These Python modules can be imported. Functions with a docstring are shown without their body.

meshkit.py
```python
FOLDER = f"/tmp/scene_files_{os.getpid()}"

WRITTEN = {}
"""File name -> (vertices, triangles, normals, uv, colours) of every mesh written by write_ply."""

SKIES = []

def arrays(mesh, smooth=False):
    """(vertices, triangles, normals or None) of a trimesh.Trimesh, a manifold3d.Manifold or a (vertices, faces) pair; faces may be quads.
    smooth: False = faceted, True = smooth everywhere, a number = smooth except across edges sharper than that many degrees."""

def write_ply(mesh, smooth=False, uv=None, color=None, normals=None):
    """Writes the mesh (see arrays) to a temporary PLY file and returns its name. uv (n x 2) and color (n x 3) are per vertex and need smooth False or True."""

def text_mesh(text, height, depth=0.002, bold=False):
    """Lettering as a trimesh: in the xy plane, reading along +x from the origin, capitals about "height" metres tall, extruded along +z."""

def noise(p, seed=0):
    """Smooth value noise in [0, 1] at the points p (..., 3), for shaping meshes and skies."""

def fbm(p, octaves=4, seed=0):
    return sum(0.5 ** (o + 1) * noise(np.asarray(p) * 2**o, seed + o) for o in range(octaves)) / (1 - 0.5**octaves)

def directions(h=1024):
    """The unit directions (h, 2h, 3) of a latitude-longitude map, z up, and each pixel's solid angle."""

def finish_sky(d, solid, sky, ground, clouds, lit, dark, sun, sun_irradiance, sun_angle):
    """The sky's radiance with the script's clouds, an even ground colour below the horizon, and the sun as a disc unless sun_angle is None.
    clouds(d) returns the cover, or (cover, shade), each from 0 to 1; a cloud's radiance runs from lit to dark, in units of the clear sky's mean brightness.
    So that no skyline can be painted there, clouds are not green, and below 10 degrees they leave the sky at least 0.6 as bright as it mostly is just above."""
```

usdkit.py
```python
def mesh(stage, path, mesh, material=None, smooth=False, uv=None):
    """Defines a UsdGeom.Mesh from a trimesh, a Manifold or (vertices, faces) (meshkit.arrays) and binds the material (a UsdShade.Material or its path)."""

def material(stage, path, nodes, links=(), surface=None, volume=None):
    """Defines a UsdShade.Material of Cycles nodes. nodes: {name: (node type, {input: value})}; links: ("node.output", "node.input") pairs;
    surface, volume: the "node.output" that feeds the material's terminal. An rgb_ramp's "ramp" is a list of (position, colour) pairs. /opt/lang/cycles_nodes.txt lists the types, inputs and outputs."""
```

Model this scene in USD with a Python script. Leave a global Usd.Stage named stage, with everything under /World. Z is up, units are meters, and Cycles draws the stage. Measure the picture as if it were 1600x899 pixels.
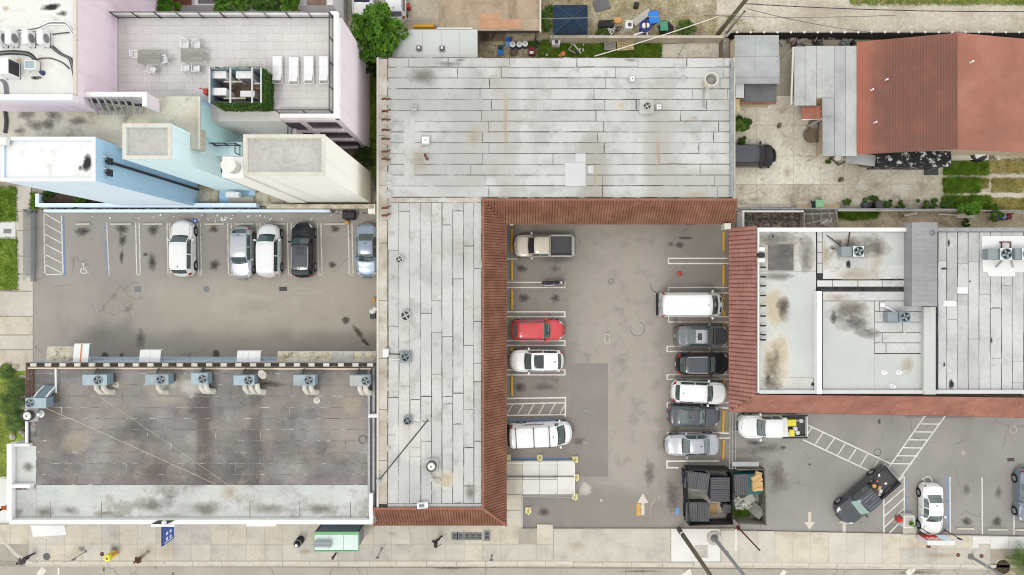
import math,random
import numpy as np,trimesh,usdkit,meshkit
from pxr import Usd,UsdGeom,UsdLux,UsdShade,Sdf,Gf,Vt
from scipy.interpolate import PchipInterpolator
import shapely.geometry as sg

rnd = random.Random(7)
stage = Usd.Stage.CreateInMemory()
UsdGeom.SetStageUpAxis(stage,UsdGeom.Tokens.z)
UsdGeom.SetStageMetersPerUnit(stage,1.0)
UsdGeom.Xform.Define(stage,'/World')
UsdGeom.Scope.Define(stage,'/World/Looks')

# ---------------------------------------------------------------- camera, sky, sun, exposure
HC = 58.0                       # flying height of the camera
FP = 800 / 0.75                 # focal length in pixels of the 1600 px wide photograph
cam = UsdGeom.Camera.Define(stage,'/World/Camera')
cam.AddTranslateOp().Set(Gf.Vec3d(0,0,HC))
cam.CreateHorizontalApertureAttr(36.0)
cam.CreateVerticalApertureAttr(36.0 * 575 / 1024)
cam.CreateFocalLengthAttr(24.0)
cam.CreateClippingRangeAttr(Gf.Vec2f(0.5,600))
cam.CreateExposureAttr(0.30)

SUN_EL,SUN_AZ = math.radians(64),math.atan2(-0.42,-0.60)      # azimuth: atan2(x, y) of the direction towards the sun
sun_dir = (math.sin(SUN_AZ) * math.cos(SUN_EL),math.cos(SUN_AZ) * math.cos(SUN_EL),math.sin(SUN_EL))
usdkit.material(stage,'/World/Looks/overcast_sky',{
    'tc': ('texture_coordinate',{}),
    'sky': ('sky_texture',{'sky_type': 'single_scattering','sun_disc': False,'sun_elevation': SUN_EL,'sun_rotation': SUN_AZ}),
    'n': ('noise_texture',{'scale': 2.2,'detail': 5.0,'roughness': 0.6}),
    'r': ('rgb_ramp',{'ramp': [(0.30,(.55,.55,.55)),(0.62,(1,1,1))]}),
    'bw': ('rgb_ramp',{'ramp': [(0.25,(7.45,7.45,7.3)),(0.75,(10.8,10.8,10.55))]}),
    'm': ('mix',{'mix_type': 'mix'}),
    'bg': ('background_shader',{'strength': 0.135})},
    [('tc.generated','n.vector'),('n.fac','r.fac'),('n.fac','bw.fac'),('r.color','m.fac'),
     ('sky.color','m.color1'),('bw.color','m.color2'),('m.color','bg.color')],surface='bg.background')
sky = UsdLux.DomeLight.Define(stage,'/World/sky')
UsdShade.MaterialBindingAPI.Apply(sky.GetPrim()).Bind(UsdShade.Material.Get(stage,'/World/Looks/overcast_sky'))
sky.GetPrim().SetCustomDataByKey('kind','structure')
sun = UsdLux.DistantLight.Define(stage,'/World/sun')
sun.CreateNormalizeAttr(True)
sun.CreateIntensityAttr(0.22)
sun.CreateAngleAttr(14.0)
sun.CreateColorAttr(Gf.Vec3f(1.0,0.97,0.90))
q = Gf.Rotation(Gf.Vec3d(0,0,-1),Gf.Vec3d(*[-c for c in sun_dir]))
sun.AddTransformOp().Set(Gf.Matrix4d(q,Gf.Vec3d(0,0,40)))

# ---------------------------------------------------------------- helpers: measure, mesh, prims
def W(px,py,z=0.0):
    """A point measured on the photograph (nadir view) at a known height above the ground, in metres."""
    k = (HC - z) / FP
    return ((px - 800) * k,(449.5 - py) * k,z)
def XX(px,z=0.0): return W(px,0,z)[0]
def YY(py,z=0.0): return W(0,py,z)[1]

class G:
    """Collects simple solids into one mesh."""
    def __init__(s): s.v,s.f,s.n = [],[],0
    def add(s,v,f):
        v = np.asarray(v,float).reshape(-1,3); f = np.asarray(f,int)
        if f.shape[1] == 4: f = np.vstack([f[:,[0,1,2]],f[:,[0,2,3]]])
        s.v.append(v); s.f.append(f + s.n); s.n += len(v); return s
    def arr(s): return np.vstack(s.v),np.vstack(s.f)
    def box(s,x0,y0,z0,x1,y1,z1):
        x0,x1 = min(x0,x1),max(x0,x1); y0,y1 = min(y0,y1),max(y0,y1)
        v = [(x,y,z) for z in (z0,z1) for y in (y0,y1) for x in (x0,x1)]
        return s.add(v,[(0,2,3,1),(4,5,7,6),(0,1,5,4),(2,6,7,3),(0,4,6,2),(1,3,7,5)])
    def obox(s,c,size,rz=0.0,rx=0.0,ry=0.0,bev=0.0):
        h = np.array(size,float) / 2
        if bev > 0:
            b = min(bev,h.min() * .9); pts = []
            for sx in (-1,1):
                for sy in (-1,1):
                    for sz in (-1,1):
                        pts += [(sx * h[0],sy * (h[1] - b),sz * (h[2] - b)),(sx * (h[0] - b),sy * h[1],sz * (h[2] - b)),(sx * (h[0] - b),sy * (h[1] - b),sz * h[2])]
            m = trimesh.convex.convex_hull(np.array(pts)); v,f = np.array(m.vertices),np.array(m.faces)
        else:
            v = np.array([(x,y,z) for z in (-h[2],h[2]) for y in (-h[1],h[1]) for x in (-h[0],h[0])])
            f = [(0,2,3,1),(4,5,7,6),(0,1,5,4),(2,6,7,3),(0,4,6,2),(1,3,7,5)]
        R = trimesh.transformations.euler_matrix(rx,ry,rz)[:3,:3]
        return s.add(v @ R.T + np.array(c),f)
    def prism(s,poly,z0,z1):
        p = sg.Polygon(poly) if not isinstance(poly,sg.Polygon) else poly
        m = trimesh.creation.extrude_polygon(p.buffer(0),z1 - z0,engine='earcut')
        return s.add(np.array(m.vertices) + (0,0,z0),np.array(m.faces))
    def sheet(s,pts):
        """A flat polygon facing up: pts in order, 3D."""
        pts = np.asarray(pts,float); a = pts[:,:2]
        area = np.sum(a[:,0] * np.roll(a[:,1],-1) - np.roll(a[:,0],-1) * a[:,1])
        if area < 0: pts = pts[::-1]
        return s.add(pts,[(0,i,i + 1) for i in range(1,len(pts) - 1)])
    def cyl(s,x,y,z0,z1,r0,r1=None,n=16,cap=True):
        r1 = r0 if r1 is None else r1
        a = np.arange(n) * 2 * np.pi / n; c,d = np.cos(a),np.sin(a)
        v = np.vstack([np.c_[x + r0 * c,y + r0 * d,np.full(n,z0)],np.c_[x + r1 * c,y + r1 * d,np.full(n,z1)],[[x,y,z0],[x,y,z1]]])
        f = []
        for i in range(n):
            j = (i + 1) % n
            f += [(i,j,n + j),(i,n + j,n + i)]
            if cap: f += [(2 * n,j,i),(2 * n + 1,n + i,n + j)]
        return s.add(v,f)
    def ring(s,x,y,z0,z1,ro,ri,n=20):
        a = np.arange(n) * 2 * np.pi / n; c,d = np.cos(a),np.sin(a)
        v = np.vstack([np.c_[x + r * c,y + r * d,np.full(n,z)] for r,z in ((ro,z0),(ro,z1),(ri,z1),(ri,z0))])
        f = [(k * n + i,k * n + (i + 1) % n,((k + 1) % 4) * n + (i + 1) % n,((k + 1) % 4) * n + i) for k in range(4) for i in range(n)]
        return s.add(v,f)
    def tube(s,pts,r,n=6):
        p = np.asarray(pts,float); rr = np.broadcast_to(r,(len(p),))
        t = np.gradient(p,axis=0); t /= np.linalg.norm(t,axis=1,keepdims=True) + 1e-12
        up = np.array([0,0,1.0]) if abs(t[:,2]).mean() < .8 else np.array([1.0,0,0])
        a = np.cross(t,up); a /= np.linalg.norm(a,axis=1,keepdims=True) + 1e-12
        b = np.cross(a,t); ang = np.arange(n) * 2 * np.pi / n + np.pi / n
        v = p[:,None] + rr[:,None,None] * (np.cos(ang)[None,:,None] * a[:,None] + np.sin(ang)[None,:,None] * b[:,None])
        f = [(i * n + j,(i + 1) * n + j,(i + 1) * n + (j + 1) % n,i * n + (j + 1) % n) for i in range(len(p) - 1) for j in range(n)]
        m = len(p) * n
        ft = np.vstack([[q[:3] for q in f],[(q[0],q[2],q[3]) for q in f],[(m,j,(j + 1) % n) for j in range(n)],[(m + 1,m - n + (j + 1) % n,m - n + j) for j in range(n)]])
        return s.add(np.vstack([v.reshape(-1,3),p[:1],p[-1:]]),ft)
    def bar(s,p,q,w=.05,h=None):
        """A straight bar of rectangular section from p to q."""
        p,q = np.array(p,float),np.array(q,float); h = h or w
        t = q - p; L = np.linalg.norm(t); t /= L
        up = np.array([0,0,1.0]) if abs(t[2]) < .95 else np.array([1.0,0,0])
        a = np.cross(t,up); a /= np.linalg.norm(a); b = np.cross(a,t)
        v = [p + e * t * L + sx * a * w / 2 + sy * b * h / 2 for e in (0,1) for sx,sy in ((-1,-1),(1,-1),(1,1),(-1,1))]
        return s.add(v,[(0,1,2,3),(7,6,5,4),(0,4,5,1),(1,5,6,2),(2,6,7,3),(3,7,4,0)])
    def ell(s,c,r,nu=12,nv=8):
        m = trimesh.creation.uv_sphere(1.0,count=[nv,nu])
        return s.add(np.array(m.vertices) * np.array(r) + np.array(c),np.array(m.faces))
    def mesh(s,v,f): return s.add(v,f)

count,origin = {},{}
def numbered(parent,name):
    k = parent + '/' + name; n = count.get(k,0); count[k] = n + 1
    return k if n == 0 else f'{k}_{n:03d}'
def tag(p,label=None,cat=None,group=None,kind=None):
    for k,v in (('label',label),('category',cat),('group',group),('kind',kind)):
        if v: p.SetCustomDataByKey(k,v)
def thing(name,label,cat,loc=(0,0,0),rz=0.0,group=None,local=False):
    path = numbered('/World',name)
    x = UsdGeom.Xform.Define(stage,path)
    x.AddTranslateOp().Set(Gf.Vec3d(*loc))
    if rz: x.AddRotateZOp().Set(math.degrees(rz))
    origin[path] = np.zeros(3) if local else np.array(loc,float)
    tag(x.GetPrim(),label,cat,group)
    return path
def put(path,g,m,smooth,off):
    v,f = g.arr() if isinstance(g,G) else g
    return usdkit.mesh(stage,path,(np.asarray(v,float) - off,f),MATS[m],smooth=smooth)
def part(parent,name,g,m,smooth=False,label=None,kind=None):
    """A part of a thing (or of a part): one mesh under it."""
    path = numbered(parent,name); top = '/'.join(path.split('/')[:3])
    off = origin.get(top,np.zeros(3))
    p = put(path,g,m,smooth,off)
    tag(p.GetPrim(),label,None,None,kind)
    return path
def solo(name,g,m,label,cat,group=None,smooth=False,kind=None):
    """A thing that is one mesh."""
    path = numbered('/World',name); origin[path] = np.zeros(3)
    p = put(path,g,m,smooth,0.0); tag(p.GetPrim(),label,cat,group,kind)
    return path
def struct(name,g,m,label=None,cat=None,kind='structure'):
    path = numbered('/World',name); origin[path] = np.zeros(3)
    p = put(path,g,m,False,0.0); tag(p.GetPrim(),label,cat,None,kind)
    return path

# ---------------------------------------------------------------- materials
MATS = {}
LIT = 1.45       # how bright a white horizontal surface gets in this light; paint colours are read through it
def C(r,g,b,lit=None):
    """Base colour of a surface that looks (r, g, b) in the even overcast light."""
    x = np.array([r,g,b],float) / 255
    x = np.where(x < .04045,x / 12.92,((x + .055) / 1.055) ** 2.4)
    return tuple(float(k) for k in np.clip(x / (lit or LIT),.004,.82))
def surf(name,cols,s1=.35,s2=6.0,rough=.85,bump=.15,bscale=18.0,spec=.3,fine=.16,stretch=None,streak=None,detail=5.0,ior=None,contrast=(.32,.68),metal=0.0,coat=0.0,obj=False,spots=None,lit=None,blotch=(),cracks=None,island=0.0):
    """A weathered surface: broad mottling through the colours COLS, a finer grain, optional streaks / dark spots, and a little relief."""
    cols = [C(*c,lit=lit) for c in cols]
    if len(cols) == 1: cols = [tuple(x * .86 for x in cols[0]),tuple(min(.85,x * 1.10) for x in cols[0])]
    lo,hi = contrast
    ramp = [(lo + (hi - lo) * i / (len(cols) - 1),c) for i,c in enumerate(cols)]
    nodes = {'g': ('geometry',{}),'tc': ('texture_coordinate',{}),
             'mp': ('mapping',{'scale': stretch or (1,1,1)}),
             'n1': ('noise_texture',{'scale': s1,'detail': detail,'roughness': .62}),
             'r1': ('rgb_ramp',{'ramp': ramp}),
             'n2': ('noise_texture',{'scale': s2,'detail': 4.0,'roughness': .7}),
             'r2': ('rgb_ramp',{'ramp': [(.3,(1 - fine,) * 3),(.7,(1 + fine * .6,) * 3)]}),
             'mx': ('mix',{'mix_type': 'multiply','fac': 1.0}),
             'n3': ('noise_texture',{'scale': bscale,'detail': 3.0}),
             'b': ('bump',{'strength': bump,'distance': .02}),
             'p': ('principled_bsdf',{'roughness': rough,'specular_ior_level': spec,'metallic': metal,'coat_weight': coat})}
    src = 'tc.object' if obj else 'g.position'
    links = [(src,'mp.vector'),('mp.vector','n1.vector'),(src,'n2.vector'),(src,'n3.vector'),('n1.fac','r1.fac'),('n2.fac','r2.fac'),
             ('r1.color','mx.color1'),('r2.color','mx.color2'),('n3.fac','b.height'),('b.normal','p.normal')]
    last = 'mx.color'
    if streak:
        col,sc,amount,sx = streak
        nodes['smp'] = ('mapping',{'scale': sx})
        nodes['sn'] = ('noise_texture',{'scale': sc,'detail': 6.0,'roughness': .65})
        nodes['sr'] = ('rgb_ramp',{'ramp': [(.52,(0,0,0)),(.70,(amount,) * 3)]})
        nodes['sm'] = ('mix',{'mix_type': 'mix','color2': C(*col)})
        links += [(src,'smp.vector'),('smp.vector','sn.vector'),('sn.fac','sr.fac'),('sr.color','sm.fac'),(last,'sm.color1')]
        last = 'sm.color'
    if spots:
        col,sc,th,amount = spots
        nodes['vn'] = ('noise_texture',{'scale': sc,'detail': 8.0,'roughness': .75})
        nodes['vr'] = ('rgb_ramp',{'ramp': [(th,(0,0,0)),(th + .11,(amount,) * 3)]})
        nodes['vm'] = ('mix',{'mix_type': 'mix','color2': C(*col)})
        links += [(src,'vn.vector'),('vn.fac','vr.fac'),('vr.color','vm.fac'),(last,'vm.color1')]
        last = 'vm.color'
    if island:          # each tile its own shade
        nodes['ir'] = ('rgb_ramp',{'ramp': [(0,(1 - island,) * 3),(.8,(1 + island * .5,) * 3),(1,(1 + island,1 + island,1 + island))]}); nodes['im'] = ('mix',{'mix_type': 'multiply','fac': 1.0})
        links += [('g.random_per_island','ir.fac'),('ir.color','im.color2'),(last,'im.color1')]
        last = 'im.color'
    if cracks:
        sc,amount,width = cracks
        nodes.update({'cw': ('noise_texture',{'scale': .9,'detail': 4.0}),'cv': ('vector_math',{'math_type': 'add'}),'ck': ('voronoi_texture',{'feature': 'distance_to_edge','scale': sc}),
                      'cr': ('rgb_ramp',{'ramp': [(0,(amount,) * 3),(width * sc,(0,0,0))]}),'cn': ('noise_texture',{'scale': .35,'detail': 2.0}),'cm': ('rgb_ramp',{'ramp': [(.46,(0,0,0)),(.58,(1,1,1))]}),'cx': ('mix',{'mix_type': 'multiply','fac': 1.0}),'cd': ('mix',{'mix_type': 'mix','color2': (.03,.028,.026)})})
        links += [(src,'cw.vector'),(src,'cv.vector1'),('cw.color','cv.vector2'),('cv.vector','ck.vector'),('ck.distance','cr.fac'),(src,'cn.vector'),('cn.fac','cm.fac'),('cr.color','cx.color1'),('cm.color','cx.color2'),('cx.color','cd.fac'),(last,'cd.color1')]
        last = 'cd.color'
    for i,(bx,by,rx,ry,col,amount) in enumerate(blotch):     # one worn or sun-bleached place of its own
        nodes[f'bm{i}'] = ('mapping',{'scale': (1 / rx,1 / ry,0),'location': (-bx / rx,-by / ry,0)})
        nodes[f'bg{i}'] = ('gradient_texture',{'gradient_type': 'spherical'})
        nodes[f'bn{i}'] = ('noise_texture',{'scale': .6,'detail': 5.0,'roughness': .65}); nodes[f'ba{i}'] = ('math',{'math_type': 'add'})
        nodes[f'br{i}'] = ('rgb_ramp',{'ramp': [(.52,(0,0,0)),(.95,(amount,) * 3)]}); nodes[f'bx{i}'] = ('mix',{'mix_type': 'mix','color2': C(*col,lit=lit)})
        links += [('g.position',f'bm{i}.vector'),(f'bm{i}.vector',f'bg{i}.vector'),('g.position',f'bn{i}.vector'),(f'bg{i}.fac',f'ba{i}.value1'),(f'bn{i}.fac',f'ba{i}.value2'),(f'ba{i}.value',f'br{i}.fac'),(f'br{i}.color',f'bx{i}.fac'),(last,f'bx{i}.color1')]
        last = f'bx{i}.color'
    links.append((last,'p.base_color'))
    MATS[name] = usdkit.material(stage,'/World/Looks/' + name,nodes,links,surface='p.BSDF')
def plain(name,col,rough=.6,spec=.4,metal=0.0,coat=0.0,var=.06):
    c = C(*col)
    MATS[name] = usdkit.material(stage,'/World/Looks/' + name,{
        'tc': ('texture_coordinate',{}),'n': ('noise_texture',{'scale': 3.0,'detail': 5.0,'roughness': .65}),
        'r': ('rgb_ramp',{'ramp': [(.3,tuple(x * (1 - 1.6 * var) for x in c)),(.7,tuple(min(.86,x * (1 + var)) for x in c))]}),
        'p': ('principled_bsdf',{'roughness': rough,'specular_ior_level': spec,'metallic': metal,'coat_weight': coat,'coat_roughness': .04})},
        [('tc.object','n.vector'),('n.fac','r.fac'),('r.color','p.base_color')],surface='p.BSDF')
def leafy(name,cols,trans=.25,lit=.78):
    cs = [C(*c,lit=lit) for c in cols]
    MATS[name] = usdkit.material(stage,'/World/Looks/' + name,{
        'g': ('geometry',{}),'n': ('noise_texture',{'scale': 1.6,'detail': 3.0}),
        'r': ('rgb_ramp',{'ramp': [(i / (len(cs) - 1) * .5 + .25,c) for i,c in enumerate(cs)]}),
        'r2': ('rgb_ramp',{'ramp': [(0,(.42,.45,.42)),(.5,(.95,.95,.9)),(1,(1.5,1.45,1.2))]}),'mx': ('mix',{'mix_type': 'multiply','fac': 1.0}),
        'p': ('principled_bsdf',{'roughness': .55,'specular_ior_level': .3}),'t': ('translucent_bsdf',{}),'m': ('mix_closure',{'fac': trans})},
        [('g.position','n.vector'),('n.fac','r.fac'),('g.random_per_island','r2.fac'),('r.color','mx.color1'),('r2.color','mx.color2'),
         ('mx.color','p.base_color'),('mx.color','t.color'),('p.BSDF','m.closure1'),('t.BSDF','m.closure2')],surface='m.closure')
def decal(name,col,scale,lo,hi,strength=.9,rough=.7):
    """A stain or worn paint: shows where noise times the mesh's own fade (primvar) is high."""
    MATS[name] = usdkit.material(stage,'/World/Looks/' + name,{
        'g': ('geometry',{}),'a': ('attribute',{'attribute': 'fade'}),'n': ('noise_texture',{'scale': scale,'detail': 7.0,'roughness': .7}),
        'ad': ('math',{'math_type': 'add'}),'r': ('rgb_ramp',{'ramp': [(lo,(0,0,0)),(hi,(strength,) * 3)]}),
        'h': ('math',{'math_type': 'multiply','value2': .5}),
        't': ('transparent_bsdf',{'color': (1,1,1)}),'p': ('principled_bsdf',{'roughness': rough,'base_color': C(*col),'specular_ior_level': .2}),'m': ('mix_closure',{})},
        [('g.position','n.vector'),('n.fac','ad.value1'),('a.fac','ad.value2'),('ad.value','h.value1'),('h.value','r.fac'),('r.color','m.fac'),
         ('t.BSDF','m.closure1'),('p.BSDF','m.closure2')],surface='m.closure')

surf('asphalt_west',cracks=(.2,.5,.05),cols=[(156,150,142),(172,166,157),(182,176,167)],s1=.16,s2=16,fine=.24,bump=.2,bscale=60,blotch=[(*W(440,490)[:2],16,5,(186,176,162),.7),(*W(300,380)[:2],16,3.5,(158,151,144),.6)],streak=((146,138,130),.5,.35,(1,.25,1)),spots=((124,117,110),1.3,.68,.4))
surf('asphalt_court',cracks=(.2,.5,.05),cols=[(140,134,127),(156,149,141),(168,161,152)],s1=.14,s2=16,fine=.24,bump=.2,bscale=60,blotch=[(*W(985,560)[:2],6,17,(176,167,156),.75),(*W(1085,560)[:2],4,16,(134,126,119),.6),(*W(835,520)[:2],4,12,(136,128,121),.6),(*W(950,798)[:2],6,2.4,(138,132,125),.7)],streak=((132,124,117),.5,.4,(.3,1,1)),spots=((112,105,99),1.1,.67,.4))
surf('asphalt_south',cracks=(.17,.5,.05),cols=[(152,148,143),(163,158,153),(172,167,161)],s1=.16,s2=16,fine=.24,bump=.22,bscale=60,streak=((142,137,132),.5,.35,(1,.3,1)),spots=((128,122,117),1.0,.68,.4))
surf('asphalt_patch',[(139,133,128),(152,146,140)],s1=.3,s2=9,fine=.14,bump=.25,bscale=60)
surf('asphalt_street',cracks=(.25,.5,.05),cols=[(172,165,152),(188,181,168)],s1=.2,s2=8,fine=.12,bump=.2,bscale=50,streak=((150,143,132),.5,.4,(.12,1,1)))
surf('tar',[(78,75,73),(118,115,112),(190,188,186)],s1=.9,s2=7,fine=.2,contrast=(.44,.68))
surf('tar_black',[(40,39,40),(74,72,71)],s1=2.5,s2=9,fine=.2)
surf('seam_pale',[(110,104,100),(132,126,122),(150,145,140),(214,210,206)],s1=1.1,s2=9,fine=.15,contrast=(.40,.64))
surf('concrete_walk',[(196,189,176),(209,202,189),(217,210,197)],s1=.5,s2=7,fine=.10,bump=.15,bscale=40,spots=((182,174,161),1.1,.64,.4))
surf('concrete_walk_grey',[(181,176,166),(199,193,181),(208,202,190)],s1=.6,s2=7,fine=.12,bump=.15,bscale=40,spots=((168,161,150),1.0,.63,.4))
surf('concrete_walk_warm',[(192,181,163),(211,201,183),(219,210,194)],s1=.6,s2=7,fine=.12,bump=.15,bscale=40,spots=((176,161,142),1.0,.64,.4))
surf('concrete_white',[(224,222,216),(238,236,231)],s1=.4,s2=7,fine=.06,bump=.1,spots=((190,184,176),1.3,.64,.5))
surf('paver_joint',[(200,195,191),(208,203,199)],s1=1,s2=8)
surf('concrete_joint',[(166,158,144),(184,176,161)],s1=1,s2=8)
surf('concrete_yard',cracks=(.3,.45,.04),cols=[(206,197,178),(228,221,205),(240,234,221)],s1=.28,s2=4,fine=.2,bump=.2,spots=((140,128,110),.55,.56,.6))
surf('concrete_yard_dark',cracks=(.3,.45,.04),cols=[(184,174,156),(207,198,181),(222,214,198)],s1=.32,s2=4,fine=.22,bump=.2,spots=((126,115,100),.6,.54,.65))
surf('kerb',[(205,197,184),(222,215,203)],s1=.8,s2=6,fine=.1,spots=((168,152,130),1.2,.6,.6))
surf('alley_ground',[(188,176,156),(210,200,182),(222,213,197)],s1=.25,s2=3,fine=.22,bump=.3,streak=((168,154,132),.6,.6,(.15,1,1)))
surf('dirt',[(150,136,112),(186,172,146),(206,194,170)],s1=.8,s2=5,fine=.35,bump=.5,spots=((104,100,60),2.2,.60,.7))
surf('rubble_ground',[(150,136,108),(192,178,148),(214,204,178)],s1=3,s2=7,fine=.5,bump=.9,bscale=9)
surf('grass_soil',lit=.95,cols=[(84,108,36),(112,134,48),(140,150,72)],s1=.7,s2=6,fine=.35,bump=.6)
surf('grass_dry',[(150,136,82),(176,160,104),(192,178,128)],s1=.9,s2=6,fine=.3,bump=.6)
surf('terrain',[(150,143,130),(176,168,152)],s1=.1,s2=3,fine=.2)
FB = [(*W(px,py,5)[:2],rx,ry,c,a) for px,py,rx,ry,c,a in ((735,215,2.6,7,(176,175,171),.7),(790,200,1.4,9,(182,179,173),.7),(650,130,3.4,3.4,(182,183,182),.7),(930,270,1.6,4.5,(168,163,152),.8),(1030,240,1.5,8,(178,174,166),.7),(1095,295,4,2.6,(178,178,168),.7),(700,270,3.5,3,(184,183,178),.6))]
surf('felt_silver_a',blotch=FB,cols=[(188,188,187),(201,201,199),(210,210,207)],s1=.22,s2=5,fine=.07,bump=.2,streak=((172,169,162),.32,.6,(1.3,.28,1)),spots=((160,158,153),.7,.57,.5))
surf('felt_silver_b',blotch=FB,cols=[(192,192,191),(205,205,203),(213,213,211)],s1=.22,s2=5,fine=.07,bump=.2,streak=((172,169,162),.32,.6,(1.3,.28,1)),spots=((163,161,156),.7,.58,.5))
surf('felt_silver_c',blotch=FB,cols=[(182,182,180),(197,197,195),(207,207,204)],s1=.22,s2=5,fine=.07,bump=.2,streak=((168,164,156),.32,.6,(1.3,.28,1)),spots=((154,152,147),.7,.56,.5))
surf('felt_stem_a',[(188,188,184),(202,202,198),(212,212,207)],s1=.2,s2=5,fine=.08,bump=.2,spots=((166,160,149),.55,.54,.6))
surf('felt_stem_b',[(180,181,178),(196,196,192),(207,207,203)],s1=.2,s2=5,fine=.08,bump=.2,spots=((160,154,143),.55,.53,.6))
surf('felt_edge',[(176,164,146),(202,194,180),(216,210,200)],s1=.5,s2=5,fine=.12,bump=.2,spots=((146,132,112),.8,.58,.6))
surf('felt_bare',[(204,205,205),(213,214,214)],s1=.5,s2=5,fine=.03)
DB = [(*W(px,py,4.6)[:2],rx,ry,c,a) for px,py,rx,ry,c,a in ((130,640,5,3,(160,154,149),.6),(200,610,7,2.4,(156,150,146),.5),(320,680,.9,7,(96,88,86),.7),(400,660,.7,7,(100,93,90),.6),(240,740,2.6,2,(106,98,96),.6),(80,650,2,3,(100,94,90),.7),(540,650,2,4,(162,150,138),.6),(260,605,2.4,1.8,(172,164,150),.7),(470,610,3,1.6,(150,142,136),.6))]
surf('felt_dark_a',blotch=DB,cols=[(98,95,93),(129,125,122),(156,152,148)],s1=.28,s2=7,fine=.16,bump=.2,streak=((106,96,93),.35,.5,(1.2,.25,1)),spots=((160,154,149),.6,.58,.5))
surf('felt_dark_b',blotch=DB,cols=[(94,91,89),(124,120,117),(152,148,144)],s1=.28,s2=7,fine=.16,bump=.2,streak=((100,90,88),.35,.5,(1.2,.25,1)),spots=((154,148,143),.5,.6,.4))
surf('felt_dark_c',blotch=DB,cols=[(102,98,96),(133,129,126),(160,156,152)],s1=.28,s2=7,fine=.16,bump=.2,streak=((108,98,95),.35,.5,(1.2,.25,1)),spots=((166,160,155),.5,.6,.4))
surf('coating_pale',[(184,186,182),(200,202,198),(212,214,210)],s1=.3,s2=5,fine=.07,bump=.15,spots=((152,148,138),.34,.52,.75))
surf('roof_stained',[(178,168,150),(204,200,192),(214,214,210)],s1=.3,s2=5,fine=.1,bump=.2,spots=((150,140,124),.5,.52,.7))
surf('roof_bluewhite',[(196,198,194),(208,210,205)],s1=.3,s2=5,fine=.05,bump=.12,spots=((184,184,180),.5,.62,.4))
surf('roof_mid',[(196,194,190),(211,210,206),(219,218,215)],s1=.35,s2=5,fine=.08,bump=.2,spots=((146,136,122),.42,.53,.75))
surf('roof_grey_strip',[(186,185,184),(204,203,202),(214,213,211)],s1=.35,s2=5,fine=.08,bump=.2,spots=((156,154,151),.8,.57,.5))
surf('roof_white',[(226,225,220),(240,239,235)],s1=.4,s2=5,fine=.05,bump=.15,spots=((188,180,164),.4,.55,.7))
surf('roof_white_pure',[(238,238,236),(244,244,242)],s1=.4,s2=5,fine=.03,bump=.1,spots=((204,200,190),.6,.55,.6))
surf('mould',[(92,84,72),(124,114,98)],s1=1.5,s2=6,fine=.25)
surf('roof_beige',[(196,188,166),(212,207,190),(220,217,204)],s1=.3,s2=5,fine=.1,bump=.2,spots=((136,130,117),.36,.53,.75))
surf('roof_tower',[(184,182,176),(202,200,194)],s1=.5,s2=4,fine=.12,bump=.3,spots=((140,136,128),.9,.58,.6))
surf('metal_grey',[(152,154,154),(172,174,174),(186,188,187)],s1=.35,s2=4,fine=.07,rough=.55,spec=.4,spots=((150,142,128),.5,.6,.5))
surf('metal_roof_pale',[(166,168,166),(184,186,184),(196,198,195)],s1=.35,s2=4,fine=.06,rough=.55,spec=.4,spots=((158,152,136),.45,.58,.6))
surf('metal_flat',[(202,205,203),(210,213,211)],s1=.3,s2=4,fine=.03,rough=.6)
surf('metal_dark',[(92,92,94),(112,112,114)],s1=.6,s2=5,fine=.1,rough=.55)
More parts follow.
